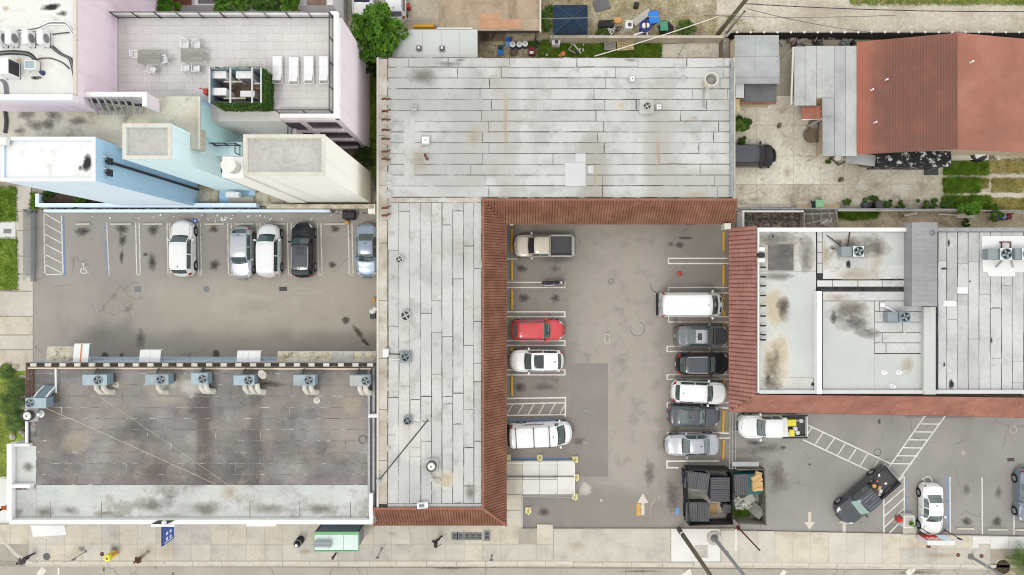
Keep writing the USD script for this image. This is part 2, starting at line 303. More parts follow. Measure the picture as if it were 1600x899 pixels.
surf('ridge_metal',[(148,148,150),(164,164,166)],s1=.3,s2=4,fine=.05,rough=.5,streak=((132,132,134),.5,.6,(.2,2.5,1)))
surf('tar_dab',[(88,85,83),(116,113,110)],s1=2,s2=9,fine=.3)
surf('ac_old',[(150,164,170),(172,184,188)],s1=1.2,s2=6,fine=.1,spots=((150,112,84),1.6,.58,.6))
surf('ac_tan',[(168,172,168),(186,188,184)],s1=1.2,s2=6,fine=.1,spots=((130,120,108),1.2,.6,.5))
surf('pole_grey',[(140,142,142),(158,160,160)],s1=1,s2=6,fine=.08)
surf('galvanised',[(150,152,154),(176,178,180)],s1=1.5,s2=8,fine=.1,rough=.5,metal=.4)
TLT = dict(s2=9,fine=.25,bump=.3,bscale=30,island=.22)
surf('tile_clay',[(140,94,72),(158,109,85),(175,126,100)],s1=.9,spots=((120,84,72),1.4,.58,.5),**TLT)
surf('tile_ridge',[(170,114,92),(192,132,108)],s1=1.2,**TLT)
surf('tile_pink',[(172,118,107),(187,132,119),(200,146,132)],s1=.8,spots=((150,90,80),1.4,.6,.4),**TLT)
surf('shingle_red',[(146,99,83),(166,112,95),(181,127,107)],s1=.5,s2=7,fine=.18,streak=((136,86,76),.5,.7,(1,.5,1)),bump=.3)
surf('house_red',[(144,94,77),(160,104,86),(172,116,97)],s1=.22,s2=6,fine=.1,bump=.25,streak=((128,90,81),.14,.7,(1,.6,1)),blotch=[(*W(1440,165,4)[:2],5.6,8.0,(116,82,72),.85),(*W(1350,150,4)[:2],1.2,9,(176,106,84),.6)])
surf('house_red_b',[(158,104,86),(170,114,95),(180,125,106)],s1=.22,s2=6,fine=.1,bump=.25,streak=((140,98,84),.2,.6,(.5,1,1)))
surf('rust_orange',[(148,92,74),(172,114,94)],s1=1.5,s2=6,fine=.2)
for n,c in dict(wall_pink=(224,212,219),wall_pink_deep=(222,206,216),wall_blue=(172,203,226),wall_paleblue=(216,230,242),wall_teal=(188,226,228),wall_cyan=(212,236,240),wall_cream=(239,237,227),wall_white=(240,238,236),wall_grey=(206,206,204),wall_beige=(206,198,178),wall_bluegrey=(166,176,186),wall_tan=(190,176,152)).items():
    surf(n,[tuple(x - 5 for x in c),c],s1=.3,s2=6,fine=.03,rough=.8,bump=.08,bscale=60,stretch=(1,1,.3),lit=1.08,streak=(tuple(x - 22 for x in c),.7,.35,(1.6,1.6,.1)))
surf('cap_cream',[(208,203,190),(224,220,209)],s1=.6,s2=6,fine=.1,spots=((176,164,140),.9,.62,.5))
surf('cap_white',[(240,240,240),(246,246,246)],s1=.6,s2=6,fine=.04,spots=((206,204,200),1.0,.66,.5))
surf('cap_stained',[(176,160,128),(214,204,180),(228,222,206)],s1=1.2,s2=6,fine=.25,spots=((110,98,78),1.3,.54,.8))
surf('paver',[(215,211,208),(223,219,216)],s1=.6,s2=6,fine=.05,bump=.1,spots=((200,192,186),.8,.6,.5))
surf('paver_b',[(211,207,204),(219,215,212)],s1=.6,s2=6,fine=.05,bump=.1)
surf('wood_grey',[(148,144,138),(172,168,161)],s1=1,s2=6,fine=.15,stretch=(.4,4,1),obj=True)
surf('wood_raw',[(196,172,132),(214,192,154)],s1=1,s2=6,fine=.15,obj=True)
surf('wood_old',[(110,92,78),(142,122,104)],s1=1,s2=6,fine=.2,obj=True)
surf('pole_wood',[(92,84,66),(120,112,92)],s1=1.5,s2=8,fine=.2,stretch=(1,1,.1))
surf('rust_dark',[(96,52,40),(122,70,54)],s1=2,s2=8,fine=.25)
surf('rust_vent',[(100,62,52),(136,90,76)],s1=3,s2=8,fine=.3)
surf('brick_wall',[(128,118,106),(156,145,132)],s1=1,s2=8,fine=.2,bump=.4)
surf('fence_olive',[(98,96,84),(130,128,114)],s1=1,s2=8,fine=.2)
surf('fence_black',[(30,29,31),(44,42,44)],s1=1,s2=8,fine=.15,rough=.7)
surf('bin_lid',[(74,74,78),(92,92,96)],s1=1,s2=8,fine=.1,rough=.55)
surf('rock',[(176,166,148),(204,196,180)],s1=1.5,s2=6,fine=.25,bump=.6)
surf('mulch',[(60,48,38),(92,76,60)],s1=3,s2=9,fine=.4,bump=.9)
surf('speckle',[(40,40,46),(120,116,112),(206,204,200)],s1=3.5,s2=9,fine=.4,contrast=(.4,.6),bump=.5)
surf('rubble',[(78,70,64),(130,118,106),(182,170,154)],s1=3,s2=9,fine=.4,bump=.8,bscale=8)
surf('tarp_mottle',[(26,26,28),(40,40,42),(196,196,194)],s1=1.9,s2=6,fine=.2,contrast=(.5,.6),rough=.5,detail=8)
surf('trash',[(120,110,100),(196,190,184),(236,234,230)],s1=4,s2=9,fine=.4,bump=.8,contrast=(.36,.6))
surf('tent_blue',[(52,76,104),(66,92,122)],s1=.8,s2=6,fine=.06,rough=.7)
for n,c,r in [('white_gloss',(244,244,242),.35),('white_plastic',(242,242,242),.5),('ac_blue',(164,182,190),.5),('ac_side',(122,142,152),.5),('ac_grey',(142,152,156),.5),('ac_white',(236,236,232),.5),
                ('black_plastic',(26,26,28),.5),('dark_grey',(70,70,74),.6),('mid_grey',(130,132,134),.6),('steel',(168,170,172),.4),('rail_dark',(66,60,68),.6),('rail_black',(40,40,44),.6),
                ('yellow_kerb',(236,176,40),.6),('yellow_bright',(240,228,70),.5),('cream_paint',(238,226,182),.6),('orange',(226,140,80),.6),('orange_ball',(214,160,90),.6),('red',(206,60,52),.5),('red_box',(190,62,48),.5),
                ('maroon',(116,40,50),.6),('blue_plastic',(44,108,196),.5),('blue_bright',(40,130,222),.5),('blue_deep',(34,52,130),.5),('blue_pale',(120,170,230),.5),('blue_sign',(62,92,176),.5),('green_bin',(70,150,116),.5),('green_dark',(28,64,62),.6),
                ('green_pale',(134,184,142),.6),('shelter_green',(116,178,124),.5),('shelter_roof',(218,236,228),.5),('panel_grey',(150,150,160),.35),('navy',(48,50,84),.6),('pink',(228,120,150),.6),('teal_dark',(28,98,100),.6),
                ('cardboard',(206,168,116),.8),('window_dark',(50,42,48),.2),('wire_black',(30,30,30),.6),('wire_white',(226,220,206),.6),('pipe_cream',(222,206,184),.6),('cloth_brown',(98,62,48),.9),('cloth_dark',(58,54,62),.9),('cloth_grey',(88,84,92),.9),('cloth_orange',(224,110,70),.9),('cloth_blue',(60,70,100),.9),('cloth_tan',(190,172,150),.9),
                ('skin',(168,122,98),.6),('skin_dark',(104,72,58),.6),('hair',(34,28,26),.7),('tyre',(34,34,36),.8),('rim',(150,152,156),.35),('arch',(16,16,17),.9),('trim_black',(22,22,24),.5),('lamp_clear',(226,230,230),.2),('lamp_red',(176,24,30),.25),('chrome',(200,202,204),.25),('sunroof',(60,66,70),.12),('plate',(222,222,214),.6),('seat_dark',(44,42,46),.8),('bedliner',(78,78,80),.7)]:
    plain(n,c,r)
for n,c,m,r in [('car_white',(244,244,244),0,.3),('car_ivory',(243,242,240),0,.3),('car_silver',(196,198,204),.35,.3),('car_black',(22,22,26),0,.22),('car_bluegrey',(150,166,186),.3,.3),('car_beige',(196,186,170),.2,.35),('car_red',(206,52,56),0,.28),
                   ('car_grey',(112,114,118),.35,.28),('car_darkgrey',(72,74,82),.3,.28),('car_palegrey',(176,178,184),.35,.28),('car_charcoal',(58,60,68),.25,.3),('car_slate',(128,136,150),.3,.3)]:
    plain(n,c,r,.3 if n == 'car_black' else .5,m,coat=.25 if n == 'car_black' else .6,var=.02)
plain('glass',(58,74,72),.06,.9,0,coat=1.0,var=.05)
plain('glass_pale',(150,176,166),.12,.6,0,coat=.5,var=.05)
for n,c in [('line_white',(238,234,228)),('line_worn',(222,212,200))]:
    surf(n,[c],s1=2,s2=8,fine=.1)
decal('worn_white',(236,230,220),3.2,.62,.74,.95)
decal('worn_blue',(122,152,190),2.5,.62,.76,.95)
decal('worn_yellow',(226,178,70),4,.62,.76,.9)
decal('stain_oil',(58,53,50),4.5,.43,.72,.85)
decal('stain_tyre',(78,72,68),3.2,.43,.72,.6)
decal('stain_wet',(84,76,70),.8,.42,.60,.85,rough=.3)
decal('stain_pale',(226,222,214),1.6,.43,.72,.6)
decal('stain_brown',(156,143,124),1.1,.43,.78,.6)
decal('stain_bleach',(188,179,167),1.1,.43,.75,.55)
decal('stain_ring',(204,190,164),1.1,.43,.72,.85)
decal('stain_grey',(120,116,110),1.0,.43,.72,.75)
decal('stain_black',(40,38,37),1.3,.42,.60,.95)
leafy('leaf_tree',[(58,96,20),(96,142,30),(136,178,50)])
leafy('leaf_dark',[(44,66,26),(72,98,40),(104,128,56)])
leafy('leaf_hedge',[(62,96,34),(84,120,44),(112,144,60)])
leafy('leaf_palm',[(58,88,34),(92,122,44),(140,150,60)])
leafy('grass_blade',[(84,116,34),(112,142,44),(150,166,78)],lit=.5)
leafy('grass_yellow',[(150,134,70),(178,158,92),(196,180,120)],lit=.5)

# ---------------------------------------------------------------- the ground
def quad(px0,py0,px1,py1,z,zp=None):
    zp = z if zp is None else zp
    a,b = W(px0,py0,zp),W(px1,py1,zp)
    return G().sheet([(a[0],a[1],z),(b[0],a[1],z),(b[0],b[1],z),(a[0],b[1],z)])
def poly(pts,z,zp=None):
    zp = z if zp is None else zp
    return G().sheet([(*W(x,y,zp)[:2],z) for x,y in pts])
def slab(px0,py0,px1,py1,z0,z1,g=None):
    """A block over a photographed rectangle (as seen at its top)."""
    a,b = W(px0,py0,z1),W(px1,py1,z1)
    return (g or G()).box(a[0],b[1],z0,b[0],a[1],z1)
def fade_sheet(parent,name,cx,cy,rx,ry,z,m,rot=0.0,n=20,jag=.25,power=1.0,label=None):
    """An irregular stain: a fan of rings whose fade runs from 1 in the middle to 0 at the rim (metres)."""
    rings = [0,.35,.7,1.0]; v,fd,f = [(cx,cy,z)],[1.0],[]
    for k,r in enumerate(rings[1:]):
        for i in range(n):
            a = 2 * math.pi * i / n; w = r * (1 + jag * (meshkit.noise(np.array([math.cos(a) * 1.7 + cx,math.sin(a) * 1.7 + cy,3.1])) - .5) * 2)
            x,y = rx * w * math.cos(a),ry * w * math.sin(a)
            v.append((cx + x * math.cos(rot) - y * math.sin(rot),cy + x * math.sin(rot) + y * math.cos(rot),z)); fd.append((1 - r) ** power)
    for i in range(n):
        j = (i + 1) % n; f.append((0,1 + i,1 + j))
        for k in range(2):
            a,b = 1 + k * n,1 + (k + 1) * n
            f += [(a + i,b + i,b + j),(a + i,b + j,a + j)]
    path = numbered(parent,name); top = '/'.join(path.split('/')[:3])
    p = usdkit.mesh(stage,path,(np.array(v) - origin.get(top,np.zeros(3)),np.array(f)),MATS[m])
    UsdGeom.PrimvarsAPI(p).CreatePrimvar('fade',Sdf.ValueTypeNames.FloatArray,'vertex').Set(Vt.FloatArray([float(x) for x in fd]))
    if label: p.GetPrim().SetCustomDataByKey('label',label)
    return path
def stain(parent,px,py,rx,ry,m='stain_oil',z=.008,zp=0.0,rot=0.0,name='stain',**k):
    """rx, ry in photograph pixels."""
    x,y,_ = W(px,py,zp); s = (HC - zp) / FP
    return fade_sheet(parent,name,x,y,rx * s,ry * s,z,m,rot,**k)
def worn(parent,name,pts,z,m,fade=.55,zp=0.0):
    v = np.array([(*W(x,y,zp)[:2],z) for x,y in pts]); f = [(0,i,i + 1) for i in range(1,len(pts) - 1)]
    a = v[:,:2]
    if np.sum(a[:,0] * np.roll(a[:,1],-1) - np.roll(a[:,0],-1) * a[:,1]) < 0: v = v[::-1]
    path = numbered(parent,name); top = '/'.join(path.split('/')[:3])
    p = usdkit.mesh(stage,path,(v - origin.get(top,np.zeros(3)),np.array(f)),MATS[m])
    UsdGeom.PrimvarsAPI(p).CreatePrimvar('fade',Sdf.ValueTypeNames.FloatArray,'vertex').Set(Vt.FloatArray([fade] * len(v)))
    return path

terr = G().sheet([(-260,-260,-.06),(260,-260,-.06),(260,260,-.06),(-260,260,-.06)])
struct('ground',terr,'terrain')
lot_west = struct('parking_lot',poly([(52,328),(640,328),(640,575),(52,575)],0.0),'asphalt_west','taupe asphalt lot between the pastel apartment block and the dark flat roof','parking lot')
lot_court = struct('parking_lot',poly([(760,320),(1148,320),(1148,828),(790,828),(760,800)],0.0),'asphalt_court','asphalt courtyard lot framed by clay tile eaves','parking lot')
lot_south = struct('parking_lot',poly([(1148.4,620),(1720,620),(1720,840),(1148.4,828.5)],0.0),'asphalt_south','grey asphalt lot below the terracotta shingle eave with diagonal hatched walkways','parking lot')
road = struct('road',poly([(-200,884),(1800,892),(1800,1300),(-200,1300)],-.03),'asphalt_street')
part(lot_court,'asphalt_patch',poly([(887,568),(950,568),(950,745),(905,745),(897,700),(890,640)],.004),'asphalt_patch',label='darker rectangular repair patch')
part(lot_court,'asphalt_patch',poly([(816,778),(881,778),(881,824),(816,824)],.004),'asphalt_patch')
part(lot_south,'asphalt_patch',poly([(1382,818),(1410,818),(1410,834),(1382,834)],.004),'asphalt_patch')

# pavement along the street: slabs laid one by one, kerb stones in front
PZ = .12
walk = struct('pavement',poly([(-200,818),(816,818),(816,826),(1148,826),(1148,829),(1800,842),(1800,882),(-200,876)],PZ - .005),'concrete_joint')
xs = [18 + 28.3 * i for i in range(-1,30)]
wm = ['concrete_walk','concrete_walk_warm','concrete_walk_grey']
def walk_slab(x0,x1,y0,y1,m):
    part(walk,'paving_slab',G().box(XX(x0) + .013,YY(y1) + .013,.01,XX(x1) - .013,YY(y0) - .013,PZ + rnd.uniform(0,.006)),m)
for i,x in enumerate(xs):
    if 864 < x + 14 < 1126: continue
    for r,(y0,y1) in enumerate([(819,849.5),(849.5,875.5)]):
        if x > 840: y0 = 826
        if x < 60 and r == 1 and x < 40: continue
        if x > 815 or x < 790 or y0 > 825: walk_slab(x,min(x + 28.3,864) if x < 864 else x + 28.3,y0,y1,rnd.choice(wm) if r == 0 else rnd.choice(wm[:2] + wm[2:] * 2))
walk_slab(865,1047,826,877,'concrete_walk_grey')
walk_slab(1048,1125,826,877,'concrete_white')
part(walk,'access_cover',G().box(XX(1085),YY(871),.0,XX(1105),YY(851),PZ + .012),'concrete_walk_grey')
xs2 = [1126 + 28 * i for i in range(0,22)]
for i,x in enumerate(xs2):
    y0 = 829 + (x - 1150) * .0196
    if x < 1380: walk_slab(x,x + 28,y0,881,wm[(i * 7 // 3) % 2])
    else:
        walk_slab(x,x + 28,y0 + 1,857,'concrete_walk_warm' if x < 1500 else 'concrete_white')
        if x < 1540: walk_slab(x,x + 28,857,882,'concrete_walk_grey')
kerb = struct('kerb',G().box(XX(-200),YY(884.5),-.04,XX(40),YY(884),.02),'kerb')
x = 40
while x < 1790:
    w = 46 + rnd.uniform(-4,4); y = 876.3 + max(0,x - 900) * .0085
    if x > 864 and x < 1050: zt = .05
    else: zt = .15
    part(kerb,'kerb_stone',G().obox(((XX(x) + XX(x + w)) / 2,YY(y + 2.3),zt / 2 - .02),(XX(x + w) - XX(x) - .03,.26,zt + .04),bev=.02),'kerb')
    part(kerb,'gutter_slab',G().box(XX(x) + .01,YY(y + 9),-.05,XX(x + w) - .015,YY(y + 4.8),.012 + rnd.uniform(0,.004)),'concrete_walk_warm')
    x += w
# curved corner kerb at the far left
cpts = [W(px,py,.0) for px,py in [(-30,800),(-2,832),(12,850),(26,865),(42,875),(60,879)]]
part(kerb,'corner_kerb',G().tube([(a,b,.05) for a,b,_ in cpts],.16,6),'kerb')
# left pavement, grass verges, driveway apron
side = struct('side_pavement',poly([(-150,300),(52,300),(52,580),(-150,580)],.0),'concrete_joint')
for x0,y0,x1,y1,m in [(25,290,49,330,'concrete_walk'),(25,331,51,360,'concrete_walk_warm'),(27,361,52,400,'concrete_walk'),(27,401,52,428,'concrete_walk'),(27,429,52,455,'concrete_walk'),(-60,346,25,374,'concrete_white'),
                          (-60,456,52,494,'concrete_walk'),(-60,495,52,523,'concrete_walk_warm'),(-60,524,52,546,'concrete_walk'),(-60,547,52,580,'concrete_walk_warm')]:
    part(side,'paving_slab',G().box(XX(x0) + .02,YY(y1) + .02,-.02,XX(x1) - .02,YY(y0) - .02,.03 + rnd.uniform(0,.005)),m)
part(side,'drain_grate',G().box(XX(6),YY(365),.0,XX(18),YY(358),.045),'mid_grey')
left_walk = struct('corner_pavement',poly([(-150,700),(20,700),(20,830),(-150,830)],.06),'concrete_white')

# back yards and alley
alley = struct('alley',poly([(1000,-200),(1900,-200),(1900,58),(1000,58)],-.02),'alley_ground')
yard = struct('yard',poly([(1148,50),(1500,50),(1500,330),(1148,330)],.0),'concrete_joint')
ys = [150,196,244,288,322]; xs3 = [1120,1182,1240,1282,1318,1392,1480]
for i in range(len(xs3) - 1):
    for j in range(len(ys) - 1):
        part(yard,'concrete_bay',G().box(XX(xs3[i]) + .015,YY(ys[j + 1]) + .015,-.02,XX(xs3[i + 1]) - .015,YY(ys[j]) - .015,.02 + rnd.uniform(0,.006)),'concrete_yard_dark' if xs3[i] > 1310 or j == 3 else 'concrete_yard')
for px,py,rx,ry in [(1275,178,30,16),(1180,312,30,8),(1255,312,40,7),(1370,290,26,12),(1440,296,20,22),(1230,270,14,18),(1310,200,14,40)]: stain(yard,px,py,rx,ry,'stain_brown',z=.036)
for px,py,rx,ry in [(1290,272,14,12),(1345,290,12,16),(1205,285,16,14),(1410,300,14,20)]: stain(yard,px,py,rx,ry,'stain_pale',z=.04)
side_yard = struct('side_yard',poly([(1480,236),(1900,236),(1900,360),(1480,360)],.004),'concrete_yard_dark')
for x0,y0,x1,y1,m in [(1480,262,1700,272,'concrete_walk'),(1480,300,1700,310,'concrete_walk_warm')]:
    part(side_yard,'drive_strip',G().box(XX(x0),YY(y1),-.02,XX(x1),YY(y0),.04),m)
passage = struct('passage',poly([(1310,326),(1900,326),(1900,362),(1310,362)],.006),'dirt')
back_yard = struct('back_yard',poly([(840,-40),(1120,-40),(1120,58),(840,58)],.004),'dirt')
lawn_bed = struct('back_garden',poly([(748,54),(1036,54),(1036,110),(748,110)],.008),'dirt')
drive = struct('driveway',poly([(540,-60),(700,-60),(700,60),(540,60)],.006),'alley_ground')

# ================================================================ buildings
def tile_slope(top0,top1,eave0,eave1,pitch,courses,out,rad=.44,lift=.03,seg=4,jig=.0):
    """Half-barrel clay tiles over a sloping trapezoid: top edge top0-top1, eave edge eave0-eave1. Adds them to OUT."""
    A,B,D,E = (np.array(p,float) for p in (top0,top1,eave0,eave1))
    u = (E - D) / np.linalg.norm(E - D)
    s = lambda p: float((p - D) @ u)
    dn = (D - A) - ((D - A) @ u) * u; T = np.linalg.norm(dn); d = dn / T
    nrm = np.cross(u,d); nrm = nrm if nrm[2] > 0 else -nrm
    base = A - (s(A)) * u                         # point on the top line at s = 0
    sa,sb,sd,se = s(A),s(B),0.0,s(E)
    lo,hi = min(sa,sd),max(sb,se)
    n = int((hi - lo) / pitch); pitch = (hi - lo) / n
    ang = np.linspace(0,math.pi,seg + 1); flat = .6
    r = pitch * rad
    for i in range(n):
        c = lo + (i + .5) * pitch
        t0,t1 = 0.0,T
        if c < sa: t0 = T * (sa - c) / max(sa - sd,1e-6)
        if c > sb: t0 = T * (c - sb) / max(se - sb,1e-6)
        if c < sd: t1 = T * (c - sa) / max(sd - sa,1e-6)
        if c > se: t1 = T * (sb - c) / max(sb - se,1e-6)
        cl = T / courses; k = 0
        for k in range(courses):
            a,b = max(k * cl,t0),min((k + 1) * cl + .04,t1)
            if b - a < .06: continue
            rows = []
            jx = rnd.uniform(-jig,jig)
            for t,rr,up in ((a,r * .92,.0),(b,r * 1.04,lift)):
                o = base + (c + jx) * u + t * d + nrm * up
                rows.append([o + rr * math.cos(q) * u + rr * flat * math.sin(q) * nrm for q in ang])
            v = np.array(rows[0] + rows[1]); m = seg + 1
            f = [(j,j + 1,m + j + 1,m + j) for j in range(seg)]
            fl = np.array(f)
            nn = np.cross(v[1] - v[0],v[m] - v[0])
            if nn @ nrm < 0 and nn @ (v[0] - (base + c * u + a * d)) < 0: fl = fl[:,::-1]
            tri = np.vstack([fl[:,[0,1,2]],fl[:,[0,2,3]]])
            tri = np.vstack([tri,[(m,m + j + 1,m + j) for j in range(1,seg)] ])
            out.add(v,tri)
    return out
def sheets(b,rows,along,z,mats,gap,name='roof_sheet',th=.006,jit=.02,dab='tar_dab'):
    """Rolled roofing: rows of (edge0, edge1, [joint positions]) in photo pixels, each sheet a piece of its own."""
    for e0,e1,cuts in rows:
        for c0,c1 in zip(cuts[:-1],cuts[1:]):
            g0 = gap * rnd.choice([.35,.6,1,1,1.3]); g1 = gap * rnd.choice([.35,.6,1])
            zt = z + th + rnd.uniform(0,.003)
            if along == 'x': x0,x1,y0,y1 = XX(c0,z) + g1,XX(c1,z) - gap * .5,YY(e1,z) + g0,YY(e0,z)
            else: x0,x1,y0,y1 = XX(e0,z) + g0,XX(e1,z),YY(c1,z) + g1,YY(c0,z) - gap * .5
            j = lambda: rnd.uniform(0,jit)
            n = max(2,int(max(x1 - x0,y1 - y0) / .8))
            if along == 'x':
                top = [(x0 + (x1 - x0) * i / n,y1 - j()) for i in range(n + 1)]; bot = [(x1 - (x1 - x0) * i / n,y0 + j()) for i in range(n + 1)]
            else:
                top = [(x1 - j(),y0 + (y1 - y0) * i / n) for i in range(n + 1)]; bot = [(x0 + j(),y1 - (y1 - y0) * i / n) for i in range(n + 1)]
            part(b,name,G().prism(top + bot,z + .002,zt),rnd.choice(mats))
            if dab and rnd.random() < .6:           # a smear of sealant at a lap
                w = rnd.uniform(.03,.075)
                if rnd.random() < .5: ex = (x1,(y0 + y1) / 2,w,(y1 - y0) * rnd.uniform(.5,1)) if along == 'x' else ((x0 + x1) / 2,y0,(x1 - x0) * rnd.uniform(.5,1),w)
                else:
                    l = rnd.uniform(.4,2.2); ex = (rnd.uniform(x0,x1 - .3),y0,l,w * .7) if along == 'x' else (x0,rnd.uniform(y0 + .3,y1),w * .7,l)
                cx,cy,sx,sy = ex; k = 10; an = [2 * math.pi * i / k for i in range(k)]; pw = .45
                pts = [(cx + sx * math.copysign(abs(math.cos(a)) ** pw,math.cos(a)) * rnd.uniform(.8,1.1) * .5,cy + sy * math.copysign(abs(math.sin(a)) ** pw,math.sin(a)) * rnd.uniform(.7,1.2) * .5) for a in an]
                part(b,'tar_smear',G().sheet([(p,q_,z + th + .009) for p,q_ in pts]),dab)
def wallbox(x0,y0,x1,y1,z0,z1): return G().box(x0,y0,z0,x1,y1,z1)
def coping(g,pts,w,z0,z1,closed=True):
    """A parapet of width w (inwards) along a rectilinear loop of world points."""
    n = len(pts)
    p = sg.Polygon(pts); ring = p.difference(p.buffer(-w,join_style=2))
    return g.prism(ring,z0,z1)
def prism_of(poly,z0,z1):
    g = G()
    for q in getattr(poly,'geoms',[poly]):
        if q.area > 1e-4: g.prism(q,z0,z1)
    return g

# ---------------------------------------------------------------- the L-shaped shop building with silver roofing
RZ = 5.0
shop = thing('shop_building','long L-shaped building with silver rolled roofing and clay tile eaves round the courtyard','building',W(700,450,0))
x0,xs_,x1,yt,ym,yb = XX(589,RZ),XX(755,RZ),XX(1147,RZ),YY(90,RZ),YY(312,RZ),YY(795,RZ)
foot = [(x0,yt),(x1,yt),(x1,ym),(xs_,ym),(xs_,yb),(x0,yb)]
part(shop,'wall',G().prism([(x0,yt),(x1,yt),(x1,ym - .9),(xs_ + .9,ym - .9),(xs_ + .9,yb - .9),(x0,yb - .9)],0,3.3),'wall_tan')
part(shop,'upper_wall',G().prism(foot,3.3,RZ - .03),'wall_tan')
part(shop,'roof_deck',G().prism(foot,RZ - .03,RZ),'tar')
cutsA = [[638,700,796,901,997,1073,1131],[715,783,962,1130],[765,946,1125],[750,928,1082,1137],[768,945,994,1104],[752,931,1063],[763,943,1123],[754,934,1115],
         [764,944,1092],[754,864,1031],[735,920,1094],[758,942,1117],[764,941,1121]]
edges = [91,105.7] + [105.7 + 16.85 * i for i in range(1,13)]
edges[-1] = 309
rows = []
for i,c in enumerate(cutsA):
    rows.append((edges[i],edges[i + 1],[606] + c + [1141 if i else 1145]))
sheets(shop,rows,'x',RZ,['felt_silver_a','felt_silver_b','felt_silver_c','felt_silver_a'],.042)
ce = [606,623,640,657,674,690,707,724,740,752]
rows = []
fixed = {1: [331,550],2: [625,660,700],3: [490,620,690],4: [470,520],5: [352,526,620,745],6: [330,436,615],7: [385,540,700,760],8: [420,503,568,690],0: [392,510,680]}
for i in range(9): rows.append((ce[i],ce[i + 1],[317] + sorted(fixed.get(i,[]) + [rnd.uniform(560,780)]) + [787]))
sheets(shop,rows,'y',RZ,['felt_stem_a','felt_stem_b','felt_stem_a','felt_silver_a'],.042)
# side flashings and the stained strip on the left edge
for a,b in [(92,150),(150,212),(212,290),(290,380),(380,470),(470,560),(560,640),(640,720),(720,788)]:
    part(shop,'edge_sheet',slab(591.5,a + .6,605,b - .3,RZ + .001,RZ + .02),'felt_edge')
part(shop,'roof_curb',slab(588.5,90,591.5,795,RZ,RZ + .10),'cap_cream')
part(shop,'gutter',G().tube([W(1143.5,96,RZ + .1),W(1143.5,308,RZ + .1)],.16,8),'galvanised')
part(shop,'roof_curb',slab(1145,90,1149,312,RZ,RZ + .16),'felt_edge')
part(shop,'tar_joint',slab(606,309.3,752,316.5,RZ + .001,RZ + .012),'roof_stained')
part(shop,'edge_sheet',slab(606,787.5,754,794.5,RZ + .001,RZ + .02),'felt_stem_b')
part(shop,'bare_patch',slab(883,255,915,291,RZ + .02,RZ + .032),'felt_bare'); part(shop,'bare_patch',slab(899,240,915,254.5,RZ + .02,RZ + .031),'felt_bare'); part(shop,'bare_patch',slab(919,259,927,271,RZ + .02,RZ + .031),'felt_bare')
part(shop,'patch_sheet',slab(631,178,648,290,RZ + .02,RZ + .031),'felt_silver_a')
for px,py,rx,ry,m in [(790,190,8,90,'stain_brown'),(930,280,9,34,'stain_brown'),(1028,240,8,70,'stain_brown'),(740,215,24,30,'stain_brown'),(1090,305,40,12,'stain_brown'),(970,165,13,9,'stain_ring'),(694,750,36,22,'stain_ring'),
                          (640,690,40,60,'stain_pale'),(1104,130,10,26,'stain_pale'),(1006,166,16,13,'stain_pale'),(720,94,14,5,'stain_grey'),(985,94,22,5,'stain_grey'),(735,770,16,24,'stain_grey'),(700,100,40,8,'stain_grey'),(660,120,40,24,'stain_grey'),(1085,185,16,8,'stain_brown'),(655,250,30,40,'stain_brown')]:
    stain(shop,px,py,rx,ry,m,z=RZ + .035,zp=RZ)
# mansards
TZ,EZ = RZ + .18,3.35
def ledge(px,py,z): return np.array(W(px,py,z))
P_ = dict(a=ledge(755,312,TZ),b=ledge(1152,312,TZ),c=ledge(755,795,TZ),d=ledge(585,795,TZ))
E_ = dict(a=ledge(791,350,EZ),b=ledge(1148,350,EZ),c=ledge(791,820.5,EZ),d=ledge(585,820.5,EZ))
g = G(); tile_slope(P_['a'],P_['b'],E_['a'],E_['b'],.215,8,g); tile_slope(P_['c'],P_['a'],E_['c'],E_['a'],.215,8,g); tile_slope(P_['d'],P_['c'],E_['d'],E_['c'],.215,8,g)
part(shop,'roof_tiles',g,'tile_clay',kind='stuff')
g = G()
for p0,p1,e0,e1 in ((P_['a'],P_['b'],E_['a'],E_['b']),(P_['c'],P_['a'],E_['c'],E_['a']),(P_['d'],P_['c'],E_['d'],E_['c'])):
    dz = np.array([0,0,-.05]); g.add([p0 + dz,p1 + dz,e1 + dz,e0 + dz],[(0,1,2,3)])
part(shop,'roof_boarding',g,'tile_clay')
g = G()
for a,b in ((P_['a'],P_['b']),(P_['c'],P_['a']),(P_['d'],P_['c'])): 
    L = np.linalg.norm(b - a); n = int(L / .4)
    for i in range(n):
        p,q = a + (b - a) * i / n,a + (b - a) * (i + 1.06) / n
        g.tube([p + (0,0,-.04),q + (0,0,-.01)],[.085,.1],7)
for a,b in ((P_['c'],E_['c']),(P_['d'],E_['d'])):
    for i in range(6): g.tube([a + (b - a) * i / 6 + (0,0,.04),a + (b - a) * (i + 1.06) / 6 + (0,0,.08)],[.09,.11],7)
part(shop,'ridge_tiles',g,'tile_ridge',kind='stuff')
g = G()
for a,b in ((E_['a'],E_['b']),(E_['c'],E_['a']),(E_['d'],E_['c'])): g.bar(a + (0,0,-.12),b + (0,0,-.12),.06,.2)
part(shop,'fascia',g,'wood_old')
# columns and posts under the eaves are hidden from above; downpipe boxes at the corner show
for px,py in [(799.5,349.5),(1075,349),(1082,349)]: part(shop,'flood_lamp',G().obox(W(px,py,3.1),(.34,.28,.2),bev=.04),'cream_paint' if px < 900 else 'rail_black')
